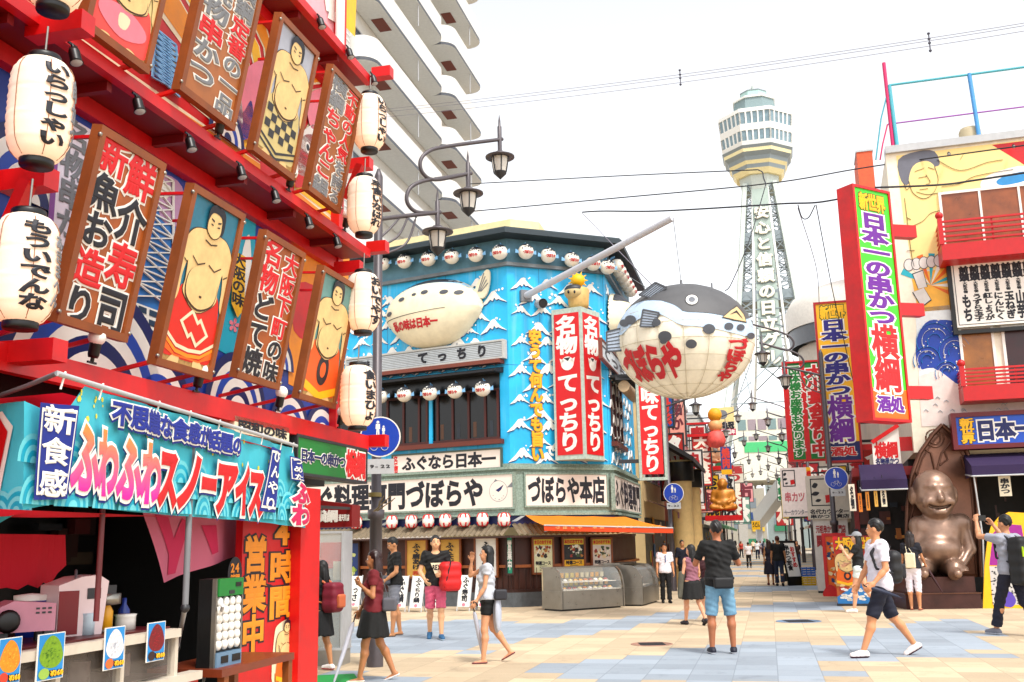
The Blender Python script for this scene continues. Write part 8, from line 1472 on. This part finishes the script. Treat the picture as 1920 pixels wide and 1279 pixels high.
L = I1['L']; sdf_thing('shoulder_bag', 'small grey shoulder bag behind the woman in burgundy', 'bag', I1, lambda P: np.minimum(np.linalg.norm(np.maximum(np.abs(P - L([-.12, -.22, 1.03])) - [.02, .07, .06], 0), axis=-1) - .03, np.minimum(d_rc(P, L([-.12, -.2, 1.1]), L([-.1, -.1, 1.46]), .009, .009), d_rc(P, L([-.1, -.1, 1.46]), L([-.04, .1, 1.36]), .009, .009))), L([-.25, -.38, .9]), L([.1, .2, 1.52]), .012, mt('6a6a72', .6))
# girl with a maroon backpack half behind the pillar
I2, p2 = who(600, 1258, 598, 1050, 290, 'girl in black with knee socks half hidden behind the red pillar', sex='woman', legs=((8, 6), (-6, 8)), hair=('mid', HAIRB), top=('t_shirt', BLK, .96, .6), low=('skirt', '101018', .56), shoes=('f0ece8', 'c83040'))
backpack(I2, 'maroon backpack with orange straps on the girl behind the red pillar', mt('8a1038', .6, noise=.12), mt('d07850', .6), c=(0, -.22, 1.17), r=(.18, .14, .24))
# two young men and the woman in grey
I3, p3 = who(739, 1193, 735, 1006, 248, 'young man in a plain black tee looking down beside the lamp post', legs=((6, 4), (-6, 6)), head=(0, -22), arms=(((.15, .1, -1), (-.3, .75, -.6)), ((.15, .1, -1), (-.2, .6, -.8))), top=('t_shirt', BLK, .9, .62), low=('shorts', '8a8c94', .85), shoes=('8a6a50', None, 1), skin='c8946a')
L = I3['L']; sdf_thing('waist_bag', 'grey waist bag on the young man in the plain black tee', 'bag', I3, lambda P: np.linalg.norm(np.maximum(np.abs(P - L([-.06, .17, 1.0])) - [.09, .03, .05], 0), axis=-1) - .025, L([-.2, .08, .9]), L([.1, .26, 1.1]), .012, mt('5a5c64', .6))
I4, p4 = who(817, 1199, 818, 1002, 172, 'young man in a printed black tee and pink shorts carrying a red backpack', legs=((10, 6), (-10, 10)), head=(-4, 2), arms=(((.22, .12, -1), (-.55, .75, -.15)), ((.3, .05, -1), (-.3, .7, -.55))), top=('t_shirt', BLK, .9, .6), low=('shorts', 'e0708c', .95), shoes=('2a6a90', 'd8e4ea'), skin='e0b088')
L = I4['L']; mb = MB(); f4 = Fr(I4['w'](L([0, .0, 1.0])) * [1, 1, 0], -I4['Rg']); c4 = (L([0, 0, 1.22])[2]) * I4['s']; fy = .155 * I4['s']
mb.poly(f4, [(-.09, c4 + .07), (.1, c4 + .07), (.05, c4 - .11), (-.02, c4 - .11)], CREAM, fy, .008); mb.text(f4, 'REX', -.06, c4 - .06, .07, c4 + .05, INK, .05, vert=False, w=fy + .003); o = mb.part('shirt_print', I4['t'])
C = np.array([-.24, .22, 1.06]) ; 
sdf_thing('backpack', 'red backpack held at the side of the young man in pink shorts', 'backpack', I4, lambda P: np.linalg.norm(np.maximum(np.abs((P - C) @ rotz(.3) - [0, 0, .02 * 0]) - [.1, .06, .17], 0), axis=-1) - .075 + .006 * np.sin(P[..., 2] * 45), C - [.3, .25, .32], C + [.3, .25, .32], .013, mt('d81818', .6, noise=.15, scale=12), (('strap', lambda P: np.minimum(d_rc(P, C + [0, .14, .24], C + [.06, .15, .0], .016, .016), d_rc(P, C + [.06, .15, .0], C + [.1, .14, -.18], .016, .016)), C - [.2, .1, .3], C + [.25, .3, .34], mt('401010', .6)),))
I5, p5 = who(915, 1243, 908, 1022, 266, 'woman in a light grey tee and black shorts shading her face with a raised hand', sex='woman', skin='dca884', legs=((7, 4), (-12, 24)), arms=(((.1, .15, -1), (.0, .55, -.85)), ((.2, .75, -.35), (-.25, -.1, 1))), hair=('long', HAIRB), top=('t_shirt', 'c9ccd2', .94, .35), low=('shorts', BLK, .5), shoes=('3a3440', '8a4a50', 1), head=(0, 6))
L = I5['L']; sdf_thing('jacket', 'pale grey jacket tied round the waist of the woman in light grey', 'jacket', I5, lambda P: np.minimum(np.abs(d_el(P, L([0, -.01, .99]), (.185, .15, .05))) - .016, np.minimum(d_el(P, L([-.08, -.15, .74]), (.13, .06, .3)), d_rc(P, L([.03, .14, .97]), L([.06, .16, .8]), .025, .02))) + .008 * np.sin(P[..., 0] * 50 + P[..., 1] * 40), L([-.3, -.28, .4]), L([.3, .26, 1.1]), .014, mt('c2c6d0', .8, noise=.1))
h = I5['w'](I5['A'][-1][2] + [0, .05, -.06]); umbrella(h, ground(907, 1240, .01), 'folded pale umbrella pointing down beside the woman in light grey', mt('c8ccd8', .5), '202028')
sdf_thing('shoulder_bag', 'black and grey hip bag behind the woman in light grey', 'bag', I5, lambda P: np.linalg.norm(np.maximum(np.abs(P - L([-.18, -.2, 1.02])) - [.02, .07, .05], 0), axis=-1) - .03, L([-.3, -.35, .9]), L([-.05, -.05, 1.15]), .012, mt('34343c', .6))
mb = MB(); f5 = Fr(I5['w'](np.array([-.19, .0, 0])) * [1, 1, 0], I5['Fw'] * -1); z5 = I5['L']([0, 0, 1.2])[2] * I5['s']
# centre: waiter, couple of women, man with raised arms
I6, p6 = who(1250, 1131, 1246, 1018, 178, 'man in a white short sleeved shirt and black trousers by the showcases', legs=((4, 2), (-4, 4)), top=('shirt', 'ece6ea', .88, .75), low=('trousers', BLK, 1.97), shoes=(BLK, None), hair=('short', mt('3a2c26', .5)), head=(10, -8)); L = I6['L']
mb = MB(); a = [I6['w'](L([0, .125, 1.42])), I6['w'](L([.0, .15, 1.2]))]; mb.beam(a[0], a[1], .05, mt('28508c', .5), .015); mb.part('tie', I6['t'])
I7, p7 = who(1302, 1172, 1305, 1018, 338, 'woman with long black hair in a dotted sleeveless top and black skirt, walking away', sex='woman', skin='dca888', legs=((18, 10), (-12, 22)), arms=(((.2, .05, -1), (.05, .5, -.8)), ((.16, .1, -1), (.0, .6, -.7))), hair=('long', HAIRB), top=('sleeveless_top', '9a6a78', .98, 0), low=('skirt', BLK, .58), shoes=('282030', None), head=(-25, 0)); L = I7['L']
sdf_thing('jacket', 'olive grey jacket carried over the arm of the woman with long black hair', 'jacket', I7, lambda P: smin(d_rc(P, I7['A'][-1][1] + [0, .05, -.02], I7['A'][-1][1] + [-.08, .05, -.5], .07, .05), d_rc(P, I7['A'][-1][2] + [0, 0, -.05], I7['A'][-1][1] + [-.02, .15, -.45], .05, .05), .05) + .01 * np.sin(P[..., 0] * 60 + P[..., 1] * 30), L([-.55, -.2, .4]), L([.0, .45, 1.25]), .016, mt('6a685c', .8, noise=.2, scale=15))
who(1329, 1166, 1321, 1022, 200, 'woman in a dark burgundy top facing the camera behind the man in denim shorts', sex='woman', skin='dcae90', hair=('mid', mt('2a1814', .5)), top=('t_shirt', '4a1420', .95, .6), low=('skirt', '101014', .6), shoes=('302020', None))
who(1283, 1108, 1277, 1012, 170, 'person in a dark blue jacket with a yellow collar behind the woman with long hair', sex='man', top=('t_shirt', '141c34', .88, 1), low=('trousers', '14141c', 1.97), shoes=(BLK, None))
I8, p8 = who(1356, 1226, 1360, 974, 2, 'man seen from behind in a black tee and denim shorts raising a camera', skin='b87c58', legs=((0, 0, .1), (0, 2, .1)), arms=(((.45, .45, -1), (-.35, .75, .62)), ((.45, .45, -1), (-.35, .75, .62))), top=('t_shirt', BLK, .88, .72), low=('shorts', '7fa6bc', 1.0), shoes=('1c2038', 'f0eef0'), hair=('short', mt('14090a', .45)), palm=((1, .2, 0), (-1, .2, 0))); L = I8['L']
q = (I8['A'][-1][2] + I8['A'][1][2]) / 2 + [0, .07, .06]; f8 = Fr(I8['w'](q), I8['Rg']); mb = MB(); mb.box(f8, -.07, .07, -.045, .045, -.03, .03, BLACK); mb.box(f8, -.03, .03, .045, .06, -.02, .02, BLACK); mb.lathe(f8.p(0, 0, -.03), [(.035, 0), (.035, .06), (0, .06)], BLACK, 14, I8['Fw']); mb.thing('camera', 'black camera raised by the man in denim shorts', 'camera')
sdf_thing('waist_bag', 'black waist bag across the back of the man in denim shorts', 'bag', I8, lambda P: np.minimum(np.linalg.norm(np.maximum(np.abs((P - L([0.03, -.16, .93])) - [0, 0, 0]) - [.1, .02, .045], 0), axis=-1) - .03, np.maximum(np.abs(d_el(P, L([0, -.01, 1.0]), (.2, .155, .3))) - .008, np.abs(P[..., 2] - L([0, 0, .985])[2]) - .02)), L([-.26, -.26, .82]), L([.26, .2, 1.06]), .013, mt('0e0e14', .6))
# right: striding man, two girls by the statue, photographer
I9, p9 = who(1662, 1231, 1655, 962, 268, 'tall man in a white tee and navy shorts striding left across the paving', skin='d8a078', legs=((24, 4), (-22, 14)), arms=(((.16, .0, -1), (.05, .75, -.75)), ((.14, .25, -1), (.0, .5, -.8))), head=(38, 0), top=('t_shirt', 'e6e4ee', .86, .7), low=('shorts', '141c38', .98), shoes=('e8e0dc', '5a2030'), hair=('short', mt('100c0c', .4))); L = I9['L']
backpack(I9, 'black backpack slung on the back of the striding man in white', mt('14141c', .55, noise=.15), mt('1c1c28', .6), c=(.03, -.2, 1.16), r=(.14, .09, .21), straps=(-1,))
h = I9['w'](I9['A'][-1][2] + [0, .06, -.03]); umbrella(h + I9['Fw'] * .05, h - I9['Fw'] * .42 + np.array([0, 0, -.16]), 'navy folded umbrella carried low by the striding man in white', mt('1c2c4c', .5), BLK)
I10, p10 = who(1617, 1149, 1612, 996, 300, 'girl in a grey cap, black tee and white shorts before the souvenir poster', sex='woman', skin='e0b090', legs=((14, 8), (-14, 16)), arms=(((.2, .5, -.8), (-.2, .5, .8)), ((.2, .2, -1), (-.1, .8, -.3))), hair=('mid', HAIRB), top=('t_shirt', '101018', .96, .5), low=('shorts', 'dce4e0', .4), shoes=('f0e8e4', None), head=(0, 4)); L = I10['L']
hw10 = I10['hw']; sdf_thing('cap', 'grey cap worn by the girl in the black tee', 'cap', I10, lambda P: np.minimum(np.maximum(d_el(P, hw10([0, -.005, 1.68]), (.095, .115, .105)), hw10([0, 0, 1.675])[2] - P[..., 2]), d_el(P, hw10([0, .12, 1.685]), (.07, .08, .012))), hw10([0, 0, 1.72]) - .25, hw10([0, 0, 1.72]) + .25, .011, mt('9a9ca0', .8))
sdf_thing('shoulder_bag', 'cream shoulder bag of the girl in the grey cap', 'bag', I10, lambda P: np.linalg.norm(np.maximum(np.abs(P - L([.2, .03, 1.06])) - [.015, .13, .09], 0), axis=-1) - .03, L([.08, -.2, .88]), L([.32, .25, 1.24]), .014, mt('e8e0cc', .7))
I11, p11 = who(1718, 1144, 1706, 995, 30, 'girl in a navy top and white leggings seen from behind before the statue', sex='woman', skin='d09a74', legs=((2, 2), (-2, 2)), arms=(((.12, .05, -1), (.05, .2, -1)), ((.2, .3, -.9), (.1, .6, -.55))), hair=('mid', mt('2a140e', .5)), top=('t_shirt', '14182c', .92, .6), low=('leggings', 'ece6ee', 1.28), shoes=('a0564a', None, 1)); L = I11['L']
sdf_thing('tote_bag', 'cream tote bag on the back of the girl in white leggings', 'bag', I11, lambda P: np.minimum(np.linalg.norm(np.maximum(np.abs(P - L([.0, -.19, 1.1])) - [.09, .02, .15], 0), axis=-1) - .02, np.minimum(d_rc(P, L([-.06, -.18, 1.25]), L([-.1, -.06, 1.47]), .01, .01), d_rc(P, L([.06, -.18, 1.25]), L([-.08, -.06, 1.47]), .01, .01))), L([-.16, -.3, .9]), L([.16, .02, 1.52]), .013, mt('e8dcc0', .7))
h = I11['w'](I11['A'][1][2] + [0, .06, -.02]); umbrella(h, h + I11['Rg'] * .3 + np.array([0, 0, -.6]), 'dark umbrella with a red patterned cloth held by the girl in white leggings', mt('4a1420', .6, noise=.5, scale=25), BLK)
I12, p12 = who(1908, 1192, 1912, 957, 336, 'photographer at the right edge in a grey tee raising a camera', skin='d09c78', legs=((22, 6), (-14, 24)), arms=(((.15, .75, .1), (-.3, .35, 1)), ((.2, .7, .0), (-.3, .5, .9))), top=('t_shirt', 'a4a6b0', .9, .6), low=('trousers', '1a1c38', 1.9), shoes=('8a8a94', 'e0e0e4'), hair=('short', HAIRB), palm=((1, .2, 0), (-1, .2, 0))); L = I12['L']
q = (I12['A'][-1][2] + I12['A'][1][2]) / 2 + [0, .05, .07]; f8 = Fr(I12['w'](q), I12['Rg']); mb = MB(); mb.box(f8, -.07, .07, -.045, .045, -.03, .03, BLACK); mb.lathe(f8.p(0, 0, -.03), [(.035, 0), (.035, .08), (0, .08)], BLACK, 14, I12['Fw']); mb.thing('camera', 'black camera held high by the photographer at the right edge', 'camera')
tb2 = backpack(I12, 'big black backpack with yellow stripes on the photographer at the right edge', mt('0c0c12', .6, noise=.15), mt('1c1c26', .6), c=(0, -.24, 1.1), r=(.19, .14, .34))
mb = MB()
for sd in (-1, 1): a, b = I12['w'](L([sd * .16, -.385, 1.3])), I12['w'](L([sd * .16, -.385, 1.16])); mb.beam(a, b, .035, mt('c8e820', .5), .012)
mb.part('reflective_stripe', tb2)
# far people
who(1463, 1099, 1463, 1004, 12, 'man with reddish hair in a black tee and jeans walking away with a woman', legs=((10, 6), (-10, 12)), hair=('short', mt('6a2c18', .5)), top=('t_shirt', BLK, .88, .65), low=('trousers', '24304c', 1.95), shoes=(BLK, None), feet=True)
who(1446, 1097, 1446, 1012, 8, 'woman in a dark patterned dress beside the man with reddish hair', sex='woman', hair=('mid', mt('4a2a1a', .5)), top=('sleeveless_top', '2a2038', .95, 0), low=('skirt', '241c38', .42), shoes=('7a2030', None))
for x, yf, yt, fc, tc_, lc, sx, lb in ((1405, 1065, 1016, 8, 'e8e4e4', '101014', 'man', 'man in a pale shirt and black trousers walking away down the street'), (1421, 1049, 1013, 5, 'f0eeee', '283048', 'man', 'man in a white tee right of the pale shirted walker'), (1441, 1056, 1010, 190, 'f2f0ee', '20242c', 'man', 'man in white left of the couple, further off'), (1478, 1064, 1009, 10, 'eceaea', '1c2030', 'man', 'person in white just right of the couple'), (1497, 1066, 1013, 185, '4a3028', '3a4c6a', 'woman', 'person in a brown top by the leaning menu boards'), (1433, 1044, 1014, 5, '3a4a6a', '202028', 'woman', 'tiny figure in blue at the far end of the street'), (1391, 1046, 1014, 175, 'c85040', '28282c', 'woman', 'tiny figure in red at the far end behind the man in denim shorts'), (1413, 1036, 1013, 180, 'e0c8b0', '303038', 'man', 'tiny figure in beige farthest down the street'), (1452, 1050, 1012, 5, '2a2a30', '50586a', 'man', 'small figure in black between the white shirts far down the street'), (1427, 1040, 1013, 178, 'd8d4e0', '70405a', 'woman', 'tiny figure with a plum skirt far down the street'), (1486, 1052, 1010, 185, '88a0b0', '24242c', 'man', 'small figure in grey blue behind the person in brown'), (1381, 1060, 1013, 3, 'dcd0c0', '3a3a44', 'woman', 'small figure in cream just left of the pale shirted walker')):
    who(x, yf, x, yt, fc, lb, sex=sx, legs=((12, 6), (-12, 12)), hair=('mid' if sx == 'woman' else 'short', HAIRB), top=('t_shirt', tc_, .9, .65), low=('trousers', lc, 1.95), shoes=(BLK, None), vox=.03)
# ---- golden figures over the far shops
GLD = mt('c88a2c', .45, metal=.3, noise=.35, scale=4); GR3 = np.array([SN, -SU, [0, 0, 1]])
for i, (x, y, r, m_) in enumerate(((1356, 935, 47, GLD), (1347, 850, 58, mt('e8b48c', .5, noise=.2)))):
    p = at_r(x, y, r)
    def gf_(P):
        q = np.stack([(P - p) @ SN, -((P - p) @ SU), P[..., 2] - p[2]], -1) / .78; d = blend([d_el(q, (0, 0, .05), (.5, .4, .55)), d_el(q, (0, .1, -.3), (.55, .45, .35)), d_rc(q, (-.45, 0, .35), (.45, 0, .35), .2, .2)], .15); d = smin(d, blend([d_el(q, (0, .05, .85), (.28, .28, .33)), d_el(q, (0, .12, .72), (.24, .22, .2))], .08), .1); d = smin(d, d_rc(q, (0, .3, .84), (0, .36, .76), .03, .05), .04)
        for sd in (-1, 1): d = smin(d, d_rc(q, (sd * .52, 0, .32), (sd * .62, .15, -.1), .17, .13), .08); d = smin(d, d_rc(q, (sd * .62, .15, -.1), (sd * .3, .5, -.25), .13, .1), .06); d = smin(d, d_rc(q, (sd * .25, .1, -.5), (sd * .62, .45, -.5), .24, .19), .1); d = smin(d, d_rc(q, (sd * .62, .45, -.5), (sd * .1, .6, -.58), .16, .1), .08); d = smin(d, d_el(q, (sd * .29, .02, .84), (.05, .08, .11)), .03)
        return d
    V, F = snet(gf_, p - [1, 1, .8], p + [1, 1, 1.3], .06); mb = MB(); mb.add(V, F.tolist(), m_, True); t = T('gold_figure' if i == 0 else 'shop_figure', ['golden seated figure on a red ledge beyond the sloping roof', 'pale pinkish seated figure hung out under the yellow ball ornament'][i], 'figure', p); mb.part('body', t)
    mb = MB(); mb.box(Fr(p - [0, 0, .98], SN), -.8, .8, 0, .22, -.8, .8, RED); mb.beam(p - [0, 0, .87], p - SN * 1.6 - [0, 0, .87], .14, DGREY); mb.part('ledge', t)
# ---- bronze seated figure
sc_ = lambda x, y, w: sfm.p(*sfm.px(x, y, w), w); SB = {k: sc_(*v) for k, v in dict(head=(1750, 925, -.55), chest=(1758, 1000, -.6), belly=(1756, 1030, -.5), shl=(1722, 985, -.6), shr=(1802, 980, -.6), ell=(1716, 1030, -.5), elr=(1818, 1030, -.5), hal=(1722, 1066, -.25), har=(1800, 1064, -.25), kl=(1728, 1066, -.12), kr=(1790, 1066, -.12), hipl=(1736, 1062, -.7), hipr=(1780, 1062, -.7), ftl=(1728, 1082, .02), ftr=(1790, 1082, .02)).items()}
px_ = 24.3 / FPX; O_ = sfm.p(SWd / 2, 0, -.5); HC = SB['head']; loc = lambda P: np.stack([(P - HC) @ sfm.U, (P - HC) @ sfm.N, P[..., 2] - HC[2]], -1)
def statue_f(P):
    q = loc(P); hd = blend([d_el(q, (0, 0, .06), (.44, .40, .46)), d_el(q, (0, .08, -.2), (.40, .34, .32)), d_el(q, (.0, .12, -.38), (.26, .24, .2))], .12)
    hd = smin(hd, d_rc(q, (0, .38, .0), (0, .46, -.14), .05, .085), .05)
    for sd in (-1, 1):
        hd = smin(hd, d_el(q, (sd * .46, -.04, -.05), (.07, .13, .2)), .04); hd = smin(hd, d_el(q, (sd * .22, .3, -.2), (.15, .13, .12)), .06); hd = np.maximum(hd, -d_rc(q, (sd * .09, .43, .02), (sd * .28, .36, .0), .045, .02)); hd = smin(hd, d_rc(q, (sd * .07, .385, .13), (sd * .29, .31, .16), .035, .025), .04)
    zz_ = -.33 + 1.1 * q[..., 0] ** 2; hd = np.maximum(hd, -np.maximum(np.maximum(np.abs(q[..., 2] - zz_) - .028, np.abs(q[..., 0]) - .25), .26 - q[..., 1])); hd = smin(hd, d_rc(q, (-.1, .36, -.43), (.1, .36, -.43), .05, .05), .04)
    g = lambda k, p: d_el(P, SB[k], p, np.array([sfm.U, sfm.N, [0, 0, 1]]))
    d = blend([g('chest', (.5, .34, .42)), g('belly', (.52, .42, .34)), d_rc(P, SB['shl'], SB['shr'], .2, .2)], .12)
    for a, b, c in (('shl', 'ell', 'hal'), ('shr', 'elr', 'har')):
        d = smin(d, d_rc(P, SB[a], SB[b], .17, .13), .08); d = smin(d, d_rc(P, SB[b], SB[c], .13, .09), .06); hd_ = SB[c]
        d = smin(d, d_el(P, hd_ + sfm.N * .1, (.1, .15, .06), np.array([sfm.U, sfm.N, [0, 0, 1]])), .04)
        for k in range(4): p0 = hd_ + sfm.N * .2 + sfm.U * (k - 1.5) * .05; d = smin(d, d_rc(P, p0, p0 + sfm.N * .12 - np.array([0, 0, .06]), .026, .02), .012)
    for a, b, c in (('hipl', 'kl', 'ftl'), ('hipr', 'kr', 'ftr')): d = smin(d, d_rc(P, SB[a], SB[b], .24, .18), .08); d = smin(d, d_rc(P, SB[b], SB[c] + np.array([0, 0, .06]), .17, .13), .05); d = smin(d, d_rc(P, SB[c] + np.array([0, 0, .08]), SB[c] + sfm.N * .22 + np.array([0, 0, .07]), .12, .09), .05)
    return smin(d, hd, .06)
corners = np.array([sfm.p(u, z, w) for u in (.0, SWd) for z in (z_p2 - .05, sfm.px(1750, 862, -.5)[1]) for w in (-1.1, .4)])
mb = MB(); V, F = snet(statue_f, corners.min(0) - .1, corners.max(0) + .15, .035); mb.add(V, F.tolist(), mt('a08676', .33, metal=.5, noise=.4, scale=2, bump=.08), True); mb.part('figure', stt)
